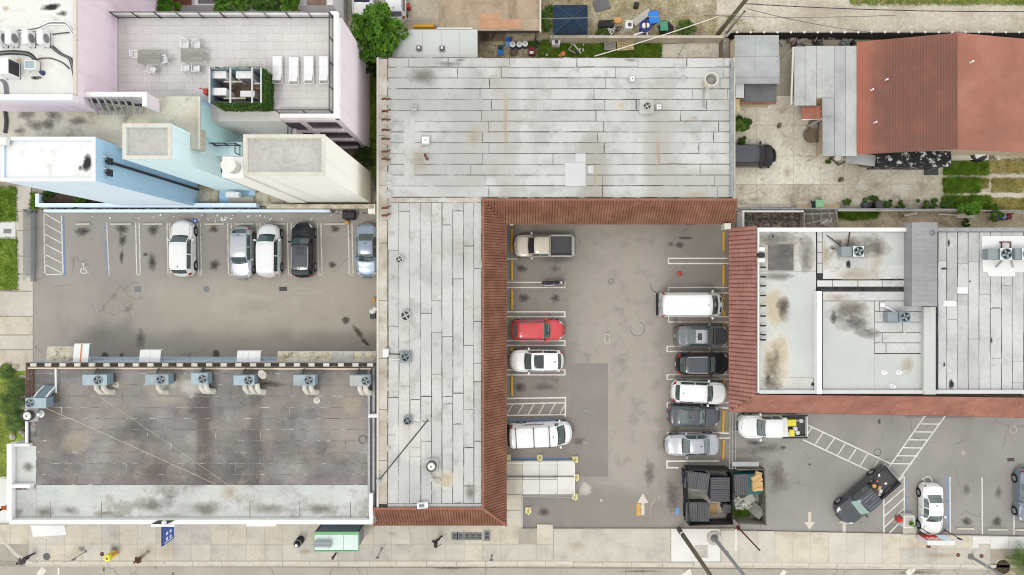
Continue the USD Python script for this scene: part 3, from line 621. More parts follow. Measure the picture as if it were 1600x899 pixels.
# row of rusty gooseneck vents on the left edge
for py in (158,175,190,206,220,238,252,325,337):
    t = thing('roof_vent','rusty gooseneck vent in the row along the left edge of the silver roof','roof vent',W(604,py,RZ + .02),group='rusty gooseneck vents on the silver roof')
    x,y,z = W(604,py,RZ + .02); s = rnd.uniform(-.1,.1)
    part(t,'flashing',G().cyl(x,y,z,z + .05,.34,.30,12),'felt_edge')
    part(t,'pipe',G().tube([(x + .1,y + s,z),(x + .1,y + s,z + .4),(x + .02,y + s,z + .52),(x - .18,y + s,z + .5),(x - .26,y + s,z + .36)],.085,8),'rust_vent',smooth=40)
    part(t,'pipe',G().tube([(x + .3,y + .08,z),(x + .3,y + .08,z + .3),(x + .22,y + .05,z + .4),(x + .1,y,z + .34)],.065,8),'rust_vent',smooth=40)
for py in (275,286,303):
    t = thing('capped_vent','silver capped old vent stub below the rusty goosenecks on the silver roof','roof vent',W(608,py,RZ + .02),group='capped vent stubs on the silver roof')
    x,y,z = W(608,py,RZ + .02)
    part(t,'flashing',G().cyl(x,y,z,z + .06,.36,.28,12),'felt_silver_c'); part(t,'cap',G().ell((x,y,z + .12),(.24,.14,.1)),'felt_silver_a',smooth=True)

def mushroom_vent(label,px,py,z,r=.42,white=False):
    x,y,_ = W(px,py,z + .6); t = thing('turbine_vent',label,'roof fan',(x,y,z))
    part(t,'curb',G().obox((x,y,z + .12),(r * 2.4,r * 2.4,.24),bev=.03),'felt_silver_b')
    part(t,'base',G().cyl(x,y,z + .2,z + .45,r * .95,r * .8,20),'felt_edge' if white else 'galvanised',smooth=40)
    part(t,'housing',G().ring(x,y,z + .42,z + .72,r,r * .84,22),'cap_cream' if white else 'dark_grey',smooth=40)
    part(t,'cap',G().ell((x,y,z + .62),(r * .82,r * .82,.12),18,8),'concrete_walk' if white else 'ac_white',smooth=True)
    part(t,'bolt',G().cyl(x,y,z + .7,z + .78,.06,n=8),'dark_grey')
def roof_fan(label,px,py,z,r=.36,box=.5,m='galvanised',square=False):
    x,y,_ = W(px,py,z + .5); t = thing('roof_fan',label,'roof fan',(x,y,z))
    part(t,'curb',G().obox((x,y,z + .14),(box * 2,box * 2,.28),bev=.03),m)
    part(t,'housing',G().ring(x,y,z + .26,z + .5,r + .06,r,22),m,smooth=40)
    part(t,'well',G().cyl(x,y,z + .27,z + .33,r,n=20),'dark_grey')
    g = G()
    for k in range(4): a = k * math.pi / 2 + .5; g.obox((x + math.cos(a) * r * .5,y + math.sin(a) * r * .5,z + .4),(r * .85,r * .34,.015),rz=a,rx=.4)
    part(t,'blades',g,m); part(t,'hub',G().cyl(x,y,z + .34,z + .46,r * .22,n=10),m)
mushroom_vent('round white capped vent with dark collar near the lower end of the silver roof',674,729,RZ,.40)
roof_fan('small round fan nearest the top of the silver strip roof beside the west lot',623.5,405.5,RZ,.24,.24,'felt_silver_a')
roof_fan('larger round roof fan with tar ring around it on the silver strip roof',633.5,493.5,RZ,.34,.32,'felt_silver_a')
roof_fan('blue-grey square roof fan left of the long roof pole on the silver roof',636.5,658,RZ,.28,.32,'ac_grey')
roof_fan('square roof fan in a green-grey box wired to a pale junction post',633,558.5,RZ,.30,.44,'ac_grey')
roof_fan('round fan on a stained square curb in the upper right of the silver roof',1011.5,165.5,RZ,.27,.55,'felt_silver_b')
x,y,z = W(1105,131,RZ); t = thing('exhaust_hood','big cream round exhaust hood at the right end of the silver roof','exhaust hood',(x,y,z))
part(t,'duct',G().cyl(x,y,z,z + .8,.42,.40,20),'cap_stained',smooth=40); part(t,'bowl',G().cyl(x,y,z + .8,z + 1.15,.40,.52,24,cap=False),'cap_cream',smooth=40)
part(t,'rim',G().ring(x,y,z + 1.1,z + 1.2,.54,.44,24),'cap_cream',smooth=40); part(t,'cone',G().cyl(x,y,z + .82,z + 1.04,.43,.12,20),'wood_grey',smooth=40)
part(t,'drain_pipe',G().tube([(x - .3,y - .5,z + .15),(x - .32,y - 1.6,z + .12),(x - .2,y - 1.9,z + .1)],.06,8),'galvanised')
for px,py,lab in [(665.5,220.5,'square skylight hatch with white centre on the left of the silver roof'),(987,125,'tiny square roof vent with white top in the upper part of the silver roof'),(1028.5,168.5,'small square hatch right beside the stained fan curb'),(648,170,'small square pad of roofing over an old opening on the silver roof')]:
    x,y,z = W(px,py,RZ); s = .36 if px == 665.5 else .22
    t = thing('roof_hatch',lab,'roof hatch',(x,y,z)); part(t,'curb',G().obox((x,y,z + .14),(s * 2,s * 2,.26),bev=.03),'felt_silver_c'); part(t,'lid',G().obox((x,y,z + .3),(s * 1.5,s * 1.5,.08),bev=.03),'cap_white' if px != 648 else 'felt_silver_b'); part(t,'handle',G().box(x - .05,y - .03,z + .34,x + .05,y + .03,z + .38),'dark_grey')
x,y,z = W(668,250,RZ); t = thing('pipe_cluster','rusty bent pipe on a round pale flashing below the square skylight hatch','roof vent',(x,y,z))
part(t,'flashing',G().cyl(x,y,z,z + .06,.34,.26,14),'felt_silver_b'); part(t,'pipe',G().tube([(x,y,z),(x,y,z + .5),(x - .1,y + .2,z + .66),(x - .12,y + .34,z + .5)],.1,8),'rust_vent',smooth=40); part(t,'cap',G().obox((x + .02,y - .02,z + .45),(.26,.2,.16),bev=.04),'rust_vent')
x,y,z = W(676,747,RZ); t = thing('pipe_cluster','short pipe stub with rusty streak just below the round white capped vent','roof vent',(x,y,z))
part(t,'flashing',G().cyl(x,y,z,z + .06,.3,.22,14),'felt_edge'); part(t,'pipe',G().cyl(x,y,z,z + .4,.1,n=10),'felt_silver_b'); part(t,'tray',G().box(x + .1,y - .25,z + .05,x + .62,y + .0,z + .14),'felt_silver_c')
x,y,z = W(604,551,RZ); t = thing('junction_post','white junction box with pipes beside the wired square roof fan','junction box',(x,y,z))
part(t,'box',G().obox((x,y,z + .3),(.4,.62,.5),bev=.04),'cap_white'); part(t,'conduit',G().tube([(x + .2,y - .1,z + .1),(x + 1.2,y - .15,z + .1)],.04),'rail_black'); part(t,'conduit',G().tube([(x + .2,y - .5,z + .08),(x + 1.25,y - .5,z + .08)],.04),'cap_white')
x,y,z = W(661,770.5,RZ); t = thing('roof_box','flat white box with grey hatch at the lower edge of the silver roof','roof box',(x,y,z))
x,y,z = W(661,788,RZ); part(t,'case',G().obox((x,y,z + .25),(.85,.42,.4),rz=.1,bev=.04),'cap_white'); part(t,'hatch',G().obox((x - .05,y + .02,z + .47),(.4,.24,.04),rz=.1),'mid_grey')
a,b = np.array(W(591,752,RZ + .5)),np.array(W(669,656,RZ + .9)); t = thing('roof_pole','thin dark pole leaning across the silver strip roof','pole',tuple(W(591,752,RZ)))
part(t,'pole',G().tube([a,b],.055,8),'dark_grey'); part(t,'stay',G().bar(b,b + (-.3,0,-.8),.03),'dark_grey'); part(t,'bracket',G().obox(a + (0,0,-.2),(.3,.3,.6),bev=.03),'steel')
for k,(px,py) in enumerate([(749,114),(900,109),(1067,123.5),(985,143),(607,700),(612,540),(612,468),(613,434),(612,365)]):
    x,y,z = W(px,py,RZ + .02); solo('pipe_stub',G().cyl(x,y,z,z + .05,.2,.16,12).cyl(x,y,z + .04,z + .28,.055,n=8),'felt_silver_b','little vent pipe stub with round flashing on the silver roofing','vent pipe','vent pipe stubs on the silver roof')

# ---------------------------------------------------------------- the dark flat roof, lower left
DZ = 4.6
hall = thing('flat_roof_building','low building with dark felt roof, white parapet and a row of cooling units','building',W(300,690,0))
hx0,hx1,hyt,hyb = XX(40,DZ),XX(586,DZ),YY(567,DZ),YY(818,DZ)
hfoot = [(hx0,hyt),(hx1,hyt),(hx1,hyb),(XX(14,DZ),hyb),(XX(14,DZ),YY(695,DZ)),(hx0,YY(695,DZ))]
part(hall,'wall',G().prism(hfoot,0,DZ - .03),'wall_bluegrey'); part(hall,'roof_deck',G().prism(hfoot,DZ - .03,DZ),'seam_pale')
he = [573,584.5,602,619.5,637,654.5,672,689.5,707,724.5,742,758]
hc = [[75,197,420,470],[140,210,395,450],[88,191,278,366,455],[191,365,520],[96,144,230,366,407,453,545],[191,275,366,453],[138,230,337,407,493,560],[97,196,267,368,454,540],
      [132,230,311,405,491],[109,197,285,368,373,455,538],[160,280,405,497]]
rows = [(he[i],he[i + 1],[57 if he[i] > 640 else 48] + hc[i] + [574]) for i in range(11)]
sheets(hall,rows,'x',DZ,['felt_dark_a','felt_dark_b','felt_dark_c','felt_dark_a'],.034,th=.004,dab=None)
part(hall,'eave_sheet',slab(57,758.3,577,812,DZ + .001,DZ + .03),'coating_pale'); part(hall,'corner_sheet',slab(20,697,56,757.8,DZ + .001,DZ + .026),'coating_pale'); part(hall,'corner_sheet',slab(20,766,56.6,812,DZ + .001,DZ + .024),'coating_pale')
part(hall,'edge_sheet',slab(574.5,575,585,812,DZ + .001,DZ + .06),'galvanised')
part(hall,'edge_joint',slab(578,575,582,812,DZ + .061,DZ + .066),'dark_grey')
for px,py,rx,ry,m in [(320,660,10,120,'stain_tyre'),(80,640,26,40,'stain_tyre'),(420,600,40,10,'stain_oil'),(240,740,30,24,'stain_tyre'),(185,600,24,12,'stain_brown'),(90,610,18,14,'stain_brown'),(550,630,28,26,'stain_brown'),(265,600,20,20,'stain_pale'),(300,605,34,24,'stain_pale'),(120,690,40,40,'stain_brown'),
                          (45,730,16,16,'stain_grey'),(30,800,16,14,'stain_grey'),(70,800,30,16,'stain_grey'),(110,798,30,12,'stain_grey'),(240,790,60,22,'stain_grey'),(265,775,22,30,'stain_grey'),(320,795,60,18,'stain_grey'),(420,795,70,14,'stain_grey'),(500,795,50,14,'stain_grey'),(165,802,40,9,'stain_grey'),(360,770,24,30,'stain_brown')]:
    stain(hall,px,py,rx,ry,m,z=DZ + .035,zp=DZ,label=None)
for px in (78,158,390,468,547): part(hall,'sheet_joint',slab(px,784,px + .9,811,DZ + .03,DZ + .034),'tar')
# white parapet on the street side, the step at the left
PZ2 = DZ + .45
part(hall,'parapet',slab(14,813,582,819.5,DZ,PZ2),'cap_white'); part(hall,'parapet_step',slab(14,810.5,576,812.8,DZ,DZ + .22),'wall_grey')
part(hall,'parapet',slab(10.5,694,18,813,DZ - .3,PZ2 + .003),'cap_white'); part(hall,'parapet',slab(18.2,757.5,47,762.5,DZ,PZ2 - .004),'cap_white'); part(hall,'parapet',slab(18.2,694,46,698,DZ,PZ2 - .1),'wall_grey'); part(hall,'parapet',slab(577,772,582.3,812.8,DZ,PZ2 - .003),'cap_white')
part(hall,'signboard',slab(385,819.8,430,822.5,3.4,DZ + .3),'wall_white'); part(hall,'signboard',slab(236,819.8,272,823.5,3.2,DZ + .2),'cap_white')
part(hall,'gutter_pipe',G().tube([W(44,575.5,DZ + .15),W(580,576.8,DZ + .15)],.07,8),'pipe_cream')
part(hall,'edge_beam',slab(40,567,586,572.5,DZ,DZ + .12),'mulch')
x = 47.0
while x < 584:
    part(hall,'bracket_block',slab(x,567.8,x + 9,573,DZ + .1,DZ + .26),'cap_cream'); x += 22.9
part(hall,'wall_ledge',G().box(XX(145,2.5),YY(563.5,2.5),2.2,XX(590,2.5),YY(560,2.5),2.5),'wall_bluegrey')
g = G()
for px in (41.5,46,51): g.tube([W(px,574,DZ + .12),W(px,640,DZ + .12)],.05)
part(hall,'conduit',g,'rust_vent'); part(hall,'standpipe',G().tube([W(42,640,DZ + .15),W(42,694,DZ + .15)],.12,8),'cap_white'); part(hall,'standpipe',G().tube([W(45.6,655,DZ + .1),W(45.6,692,DZ + .1)],.05,8),'dark_grey')
part(hall,'cross_pipe',G().tube([W(576,650,DZ + .3),W(592,649.5,DZ + .4)],.16,8),'wall_grey')
part(hall,'vent_ring',G().ring(*W(567,687,DZ)[:2],DZ + .03,DZ + .06,.33,.29,20),'tar')
# awnings over the back doors
for px0,py0,px1,py1,z,m,lab in [(74,543,116,568,3.6,'cap_stained','stained grey translucent awning over the leftmost back door of the dark roofed building'),(116,538,140,568,3.9,'cap_white','white awning with rusty middle seam next to the stained grey awning'),(219,547.5,252,568,3.8,'cap_white','square white awning over a back door, second cluster along the dark roof edge'),
                                  (371,549,408,568,3.8,'white_plastic','ribbed white awning right of the middle of the dark roof edge'),(434,550.5,588,568,3.5,'cap_stained','long streaked white awning along the right half of the dark roof edge')]:
    x0_,y0_,_ = W(px0,py0,z); x1_,_,_ = W(px1,py1,z); yw = hyt
    t = thing('awning',lab,'awning',((x0_ + x1_) / 2,yw,0)); n = max(2,round((x1_ - x0_) / .9))
    for i in range(n):
        u0,u1 = x0_ + (x1_ - x0_) * i / n,x0_ + (x1_ - x0_) * (i + 1) / n - .02
        part(t,'panel',G().add([(u0,y0_,z),(u1,y0_,z),(u1,yw,z + .2),(u0,yw,z + .2),(u0,y0_,z - .05),(u1,y0_,z - .05),(u1,yw,z + .15),(u0,yw,z + .15)],[(0,1,2,3),(7,6,5,4),(0,4,5,1),(1,5,6,2),(2,6,7,3),(3,7,4,0)]),m if not (px0 == 434 and i in (5,6)) else 'roof_stained')
    part(t,'valance',G().box(x0_,y0_ - .0,z - .28,x1_,y0_ + .03,z - .055),'wall_white'); part(t,'strut',G().bar((x0_ + .05,yw,z - .4),(x0_ + .05,y0_ - .05,z - .06),.04),'steel'); part(t,'strut',G().bar((x1_ - .05,yw,z - .4),(x1_ - .05,y0_ - .05,z - .06),.04),'steel')
    if px0 == 116: part(t,'seam',G().bar(((x0_ + x1_) / 2,y0_,z + .02),((x0_ + x1_) / 2,yw,z + .22),.1,.02),'orange')

def fan_on(t,x,y,z,r):
    part(t,'fan_guard',G().ring(x,y,z,z + .05,r + .05,r,22),'ac_side',smooth=40)
    part(t,'fan_well',G().cyl(x,y,z,z + .012,r,n=22),'black_plastic')
    g = G()
    for k in range(4): a = k * math.pi / 2 + .4; g.obox((x + math.cos(a) * r * .55,y + math.sin(a) * r * .55,z + .03),(r * .75,r * .42,.01),rz=a,rx=.25)
    part(t,'fan_blades',g,'ac_grey'); part(t,'fan_hub',G().cyl(x,y,z + .02,z + .05,r * .22,n=10),'dark_grey')
def package_unit(label,px0,py0,px1,py1,fx,ducts):
    """A packaged roof cooler on a stand, its fan near one end and curved supply ducts on the lower side; pixels at its top."""
    zt = DZ + 1.35; x0_,y1_,_ = W(px0,py0,zt); x1_,y0_,_ = W(px1,py1,zt)
    t = thing('cooling_unit',label,'air conditioner',((x0_ + x1_) / 2,(y0_ + y1_) / 2,DZ))
    part(t,'cabinet',G().obox(((x0_ + x1_) / 2,(y0_ + y1_) / 2,zt - .45),(x1_ - x0_,y1_ - y0_,.86),bev=.03),'ac_side')
    part(t,'top_panel',G().obox(((x0_ + x1_) / 2,(y0_ + y1_) / 2,zt - .005),(x1_ - x0_ + .02,y1_ - y0_ + .02,.05),bev=.015),'ac_old' if px0 in (227,458.5) else 'ac_tan' if px0 == 546.5 else 'ac_blue')
    fan_on(t,XX(fx,zt),(y0_ + y1_) / 2,zt + .022,.29)
    part(t,'stand',G().box(x0_ + .1,y0_ + .08,DZ + .02,x0_ + .2,y1_ - .08,zt - .88).box(x1_ - .2,y0_ + .08,DZ + .02,x1_ - .1,y1_ - .08,zt - .88),'dark_grey')
    for k in range(ducts):
        dx = x0_ + (x1_ - x0_) * (.38 + .3 * k) + .1
        part(t,'duct',G().tube([(dx,y0_ + .05,zt - .4),(dx + .02,y0_ - .32,zt - .42),(dx + .1,y0_ - .62,zt - .72),(dx + .2,y0_ - .72,DZ)],[.19,.2,.21,.23],10),'cap_cream',smooth=40)
    part(t,'line_set',G().tube([(x0_ + .5,y1_ - .05,zt - .7),(x0_ + .45,y1_ + .3,DZ + .3),(x0_ + .5,YY(576,DZ),DZ + .2)],.05),'dark_grey')
    return t
package_unit('second cooling unit from the left on the dark roof, two white ducts',129,586,167,602,153.5,2)
package_unit('cooling unit on a pale patch with white duct at its right on the dark roof',227,585.5,263,601.5,251.5,1)
package_unit('smallest pale blue cooling unit in the row on the dark roof',298.5,583.5,324,601,317,2)
package_unit('cooling unit with the biggest spread of white ducts left of the satellite dish',365,587,397,602,388.5,3)
package_unit('cooling unit with two short white ducts, right of the satellite dish on the dark roof',458.5,586.5,492,602.5,482.5,2)
package_unit('cooling unit at the right end of the row, beside the silver roof',546.5,587,576.5,603.5,571.5,2)
zt = DZ + 1.35; x0_,y1_,_ = W(40,622,zt); x1_,y0_,_ = W(72,638,zt)
t = thing('cooling_unit','cooling unit at the left edge of the dark roof with a big slanted grey duct','air conditioner',((x0_ + x1_) / 2,y0_,DZ))
part(t,'cabinet',G().obox(((x0_ + x1_) / 2,(y0_ + y1_) / 2,zt - .45),(x1_ - x0_,y1_ - y0_,.86),bev=.03),'ac_side'); part(t,'top_panel',G().obox(((x0_ + x1_) / 2,(y0_ + y1_) / 2,zt),(x1_ - x0_ + .02,y1_ - y0_ + .02,.05),bev=.015),'ac_blue'); fan_on(t,XX(47.5,zt),(y0_ + y1_) / 2,zt + .03,.28)
d0,d1,d2,d3 = W(53,621,zt - .1),W(72,621,zt - .1),W(88,603,DZ + .25),W(69,603,DZ + .25)
part(t,'slanted_duct',G().add([d0,d1,d2,d3,*[(a,b,c - .45) for a,b,c in (d0,d1,d2,d3)]],[(0,1,2,3),(7,6,5,4),(0,4,5,1),(1,5,6,2),(2,6,7,3),(3,7,4,0)]),'ac_side')
part(t,'duct_edge',G().tube([d0,(np.array(d0) + d3) / 2 + (0,0,.12),d3],.06),'cap_white'); part(t,'duct_edge',G().tube([d1,(np.array(d1) + d2) / 2 + (0,0,.12),d2],.06),'cap_white'); part(t,'pipe',G().tube([W(87,576,DZ + .3),W(87.5,614,DZ + .3)],.07),'cap_white')
mushroom_vent('dark domed vent with pale lid at the left edge of the dark roof',43,650,DZ,.42)
x,y,z = W(64,647,DZ); solo('vent_stub',G().cyl(x,y,z,z + .35,.16,.14,12).cyl(x,y,z,z + .04,.3,n=12),'cap_white','white pipe stub beside the dark domed vent on the dark roof','vent pipe')
x,y,z = W(411,585,DZ + .9); t = thing('satellite_dish','oval cream satellite dish tilted on the dark roof between two cooling units','satellite dish',(x,y,DZ))
part(t,'reflector',G().add(np.array([(x + .28 * math.cos(a) * r - .1 * math.sin(a) * r,y + .36 * math.sin(a) * r + .1 * math.cos(a) * r,DZ + .85 + .25 * r * r + .2 * math.sin(a) * r) for r in (.0001,.5,1) for a in np.arange(18) * math.pi / 9]),[(k * 18 + i,k * 18 + (i + 1) % 18,(k + 1) * 18 + (i + 1) % 18,(k + 1) * 18 + i) for k in range(2) for i in range(18)]),'cap_cream',smooth=60)
part(t,'mast',G().bar((x,y,DZ),(x,y,DZ + .9),.06),'steel'); part(t,'arm',G().bar((x + .1,y - .2,DZ + .7),(x + .5,y - .32,DZ + 1.1),.04),'steel'); part(t,'receiver',G().obox((x + .5,y - .32,DZ + 1.12),(.1,.08,.08)),'mid_grey')
for px,py in ((495,626),(181,602)): x,y,z = W(px,py,DZ); solo('pipe_stub',G().cyl(x,y,z,z + .04,.26,n=12).cyl(x,y,z,z + .3,.08,n=10),'cap_cream','small cream vent stub on the dark felt roof','vent pipe','vent stubs on the dark roof')

# ---------------------------------------------------------------- the shops on the right
SZ = 5.0
plaza = thing('shop_building','right hand shop building with patched pale roofs, pink tile side eave and terracotta front eave','building',W(1400,480,0))
px0w,px1w,pyt,pyb = XX(1184,SZ),XX(1720,SZ),YY(358,SZ),YY(617,SZ)
part(plaza,'wall',G().box(px0w - .6,pyb - .9,0,px1w,pyt,3.2),'wall_tan'); part(plaza,'upper_wall',G().box(px0w,pyb,3.2,px1w,pyt,SZ - .03),'wall_white'); part(plaza,'roof_deck',G().box(px0w,pyb,SZ - .03,px1w,pyt,SZ),'tar_black')
part(plaza,'roof_area',slab(1187,362,1275,424,SZ,SZ + .02),'roof_stained'); part(plaza,'roof_area',slab(1187,424.4,1275,590,SZ,SZ + .02),'roof_bluewhite'); part(plaza,'roof_area',slab(1187,590.4,1271,609,SZ,SZ + .018),'roof_stained')
for py in (440,470,505,545): part(plaza,'sheet_lap',slab(1240,py,1275,py + .5,SZ + .02,SZ + .024),'roof_grey_strip')
part(plaza,'tar_patch',slab(1200,381,1240,423,SZ + .02,SZ + .035),'felt_dark_b')
for px,py,rx,ry,m in [(1212,480,26,46,'stain_ring'),(1214,560,32,56,'stain_ring'),(1206,575,18,40,'stain_brown'),(1205,600,22,16,'stain_grey'),(1225,480,14,30,'stain_grey'),(1210,374,50,14,'stain_grey'),(1260,400,18,34,'stain_grey'),(1215,432,34,10,'stain_grey')]: stain(plaza,px,py,rx,ry,m,z=SZ + .042,zp=SZ,power=.45)
stain(plaza,1200,590,6,14,'stain_oil',z=SZ + .046,zp=SZ)
part(plaza,'parapet',slab(1184,356,1423,362,SZ,SZ + .35),'cap_white'); part(plaza,'parapet',slab(1465,356,1720,362,SZ,SZ + .2),'galvanised'); part(plaza,'parapet',slab(1184,362.2,1186.6,614,SZ,SZ + .3),'wall_grey'); part(plaza,'parapet',slab(1187,610,1600,615.5,SZ,SZ + .3),'felt_bare'); part(plaza,'parapet',slab(1600,612,1720,617,SZ,SZ + .3),'felt_bare')
# upper middle roof
part(plaza,'roof_area',slab(1286,363,1420,436,SZ,SZ + .02),'roof_mid')
part(plaza,'roof_area',slab(1380,363.5,1419,415,SZ + .02,SZ + .032),'roof_bluewhite')
for i,(a,b) in enumerate([(362.5,378),(379,394),(395,411),(412,427)]): part(plaza,'roof_sheet',slab(1277,a,1285,b,SZ,SZ + .024),'roof_grey_strip')
for i,(a,b) in enumerate([(1277,1300),(1301,1340),(1341,1378),(1379,1417)]): part(plaza,'roof_sheet',slab(a,438.5,b,448,SZ,SZ + .022),'roof_mid')
part(plaza,'upstand',slab(1276,452,1420,455,SZ - .0,SZ + .05),'tar_black')
for px,py,rx,ry,m in [(1350,385,60,24,'stain_grey'),(1370,400,16,40,'stain_brown'),(1320,376,30,14,'stain_brown'),(1325,414,5,9,'stain_black'),(1301,388,6,5,'stain_oil'),(1310,378,8,6,'stain_oil'),(1340,430,50,14,'stain_brown'),(1290,400,10,34,'stain_brown')]: stain(plaza,px,py,rx,ry,m,z=SZ + .04,zp=SZ,power=.5)
# lower middle roof with white upstands
part(plaza,'parapet',slab(1276.5,455,1284.5,616,SZ,SZ + .55),'roof_white_pure'); part(plaza,'parapet',slab(1443.5,480,1462,616.5,SZ,SZ + .40),'roof_bluewhite'); part(plaza,'parapet_seam',slab(1453,481,1454,615,SZ + .4,SZ + .406),'roof_grey_strip')
part(plaza,'roof_area',slab(1286,456,1420,470,SZ,SZ + .02),'roof_grey_strip'); part(plaza,'roof_area',slab(1286,471,1366,609,SZ,SZ + .022),'roof_bluewhite'); part(plaza,'roof_area',slab(1366.3,553.5,1442,609,SZ,SZ + .02),'roof_bluewhite')
for i,(a,b) in enumerate([(471,486.5),(487.5,503),(504,519),(520,535.5),(536.5,552)]):
    cut = [1374,1396,1410,1378,1384][i]
    for u0,u1 in ((1367,cut),(cut + 1,1441.5)): part(plaza,'roof_sheet',slab(u0,a,u1,b,SZ,SZ + .022 + rnd.uniform(0,.004)),'roof_grey_strip')
for px,py,rx,ry,m in [(1328,494,48,34,'stain_grey'),(1330,480,40,20,'stain_brown'),(1338,505,22,15,'stain_tyre'),(1302,496,6,14,'stain_oil'),(1355,520,30,14,'stain_grey'),(1310,465,30,8,'stain_brown'),(1418,570,14,20,'stain_brown')]: stain(plaza,px,py,rx,ry,m,z=SZ + .036,zp=SZ,power=.5)
part(plaza,'roof_sheet',slab(1421,363,1427,475,SZ,SZ + .02),'tar_black')
# grey ridged metal cover
zc = SZ + 1.1
a0,a1,r0,r1,b0,b1 = W(1425,348,zc),W(1425,479,zc),W(1443,347,zc + .25),W(1443,478,zc + .25),W(1464.5,348,zc),W(1464.5,479,zc)
g = G().add([a0,a1,r1,r0,b1,b0],[(0,1,2,3),(3,2,4,5)]); part(plaza,'metal_cover',g,'ridge_metal')
part(plaza,'cover_wall',G().box(a0[0],a1[1],SZ,b0[0],a0[1],zc - .01),'ridge_metal')
g = G(); 
for i in range(1,16):
    f = i / 16; p,q_,s = [np.array(k0) + (np.array(k1) - np.array(k0)) * f for k0,k1 in ((a0,a1),(r0,r1),(b0,b1))]
    g.bar(p + (0,0,.012),q_ + (0,0,.012),.03,.02); g.bar(q_ + (0,0,.012),s + (0,0,.012),.03,.02)
part(plaza,'standing_seams',g,'metal_grey')
x,y,z = W(1456,364,zc + .05); solo('vent_collar',G().ring(x,y,z,z + .12,.22,.16,16),'mid_grey','round collar on top of the grey ridged metal cover','vent')
# right strip roof
re = [1465.5,1479,1496,1512.5,1529.5,1547,1564.5,1581.5,1599,1616,1633,1650]
rc = {0: [408],1: [470,500],2: [412,460],3: [409,530],4: [460],5: [482,560],6: [447],7: [565,598],8: [420,520]}
sheets(plaza,[(re[i],re[i + 1],[363] + rc.get(i,[480]) + [610]) for i in range(11)],'y',SZ,['roof_grey_strip','felt_silver_c','roof_grey_strip'],.02,jit=.03,dab='tar_black')
for px,py,w_,h_ in [(1504,454,8,5),(1484,474.5,10,4.5)]: part(plaza,'white_patch',slab(px - w_,py - h_,px + w_,py + h_,SZ + .02,SZ + .045),'roof_white_pure')
for px,py,rx,ry in [(1475,420,10,3),(1486,600,7,13),(1472,612,12,5),(1500,614,14,3),(1545,616,12,3),(1482,380,3,10),(1475,570,3,7),(1549,532,2,8),(1515,440,3,3),(1424,450,4,30),(1424,465,6,14),(1270,600,5,5)]: stain(plaza,px,py,rx,ry,'stain_black',z=SZ + .05,zp=SZ)
g = G().prism([W(px,py,SZ)[:2] for px,py in [(1533,369),(1700,369),(1700,425),(1585,425),(1585,432),(1545,432),(1541,425),(1535,425)]],SZ + .02,SZ + .09); part(plaza,'white_pad',g,'roof_white_pure')
# side eave in pink pan tiles, front eave in terracotta shingle
A,B = ledge(1183,356,TZ),ledge(1183,617,TZ); D,E = ledge(1140.5,356,EZ),ledge(1140.5,643,EZ)
g = tile_slope(B,A,E,D,.335,7,G(),rad=.47,lift=.05,seg=4); part(plaza,'roof_tiles',g,'tile_pink',kind='stuff')
part(plaza,'roof_boarding',G().add([B - (0,0,.05),A - (0,0,.05),D - (0,0,.05),E - (0,0,.05)],[(0,1,2,3)]),'tile_pink')
A2,B2 = ledge(1183,617,TZ),ledge(1720,623,TZ); D2,E2 = ledge(1140.5,643,EZ),ledge(1720,655,EZ)
for i in range(6):
    f0,f1 = i / 6,(i + 1) / 6
    p,q_,r_,s_ = A2 + (D2 - A2) * f0,B2 + (E2 - B2) * f0,B2 + (E2 - B2) * f1 + (0,0,.03),A2 + (D2 - A2) * f1 + (0,0,.03)
    n = 26
    for k in range(n):
        u0,u1 = k / n,(k + .985) / n
        if p[0] + (q_ - p)[0] * u0 > XX(1625,4): continue
        c4 = [p + (q_ - p) * u0,p + (q_ - p) * u1,s_ + (r_ - s_) * u1,s_ + (r_ - s_) * u0]
        part(plaza,'shingle_strip',G().add(c4 + [c - (0,0,.03) for c in c4],[(3,2,1,0),(0,1,5,4),(3,7,6,2),(1,2,6,5),(0,4,7,3)]),'shingle_red')
part(plaza,'roof_boarding',G().add([A2 - (0,0,.04),B2 - (0,0,.04),E2 - (0,0,.04),D2 - (0,0,.04)],[(3,2,1,0)]),'shingle_red')
part(plaza,'fascia',G().bar(D2 - (0,.02,.1),E2 - (0,.02,.1),.05,.18),'wood_old'); part(plaza,'fascia',G().bar(D - (.02,0,.1),E - (.02,0,.1),.05,.18),'tile_pink'); part(plaza,'hip_cap',G().tube([A2 + (0,0,.05),D2 + (0,0,.05)],.07),'shingle_red')
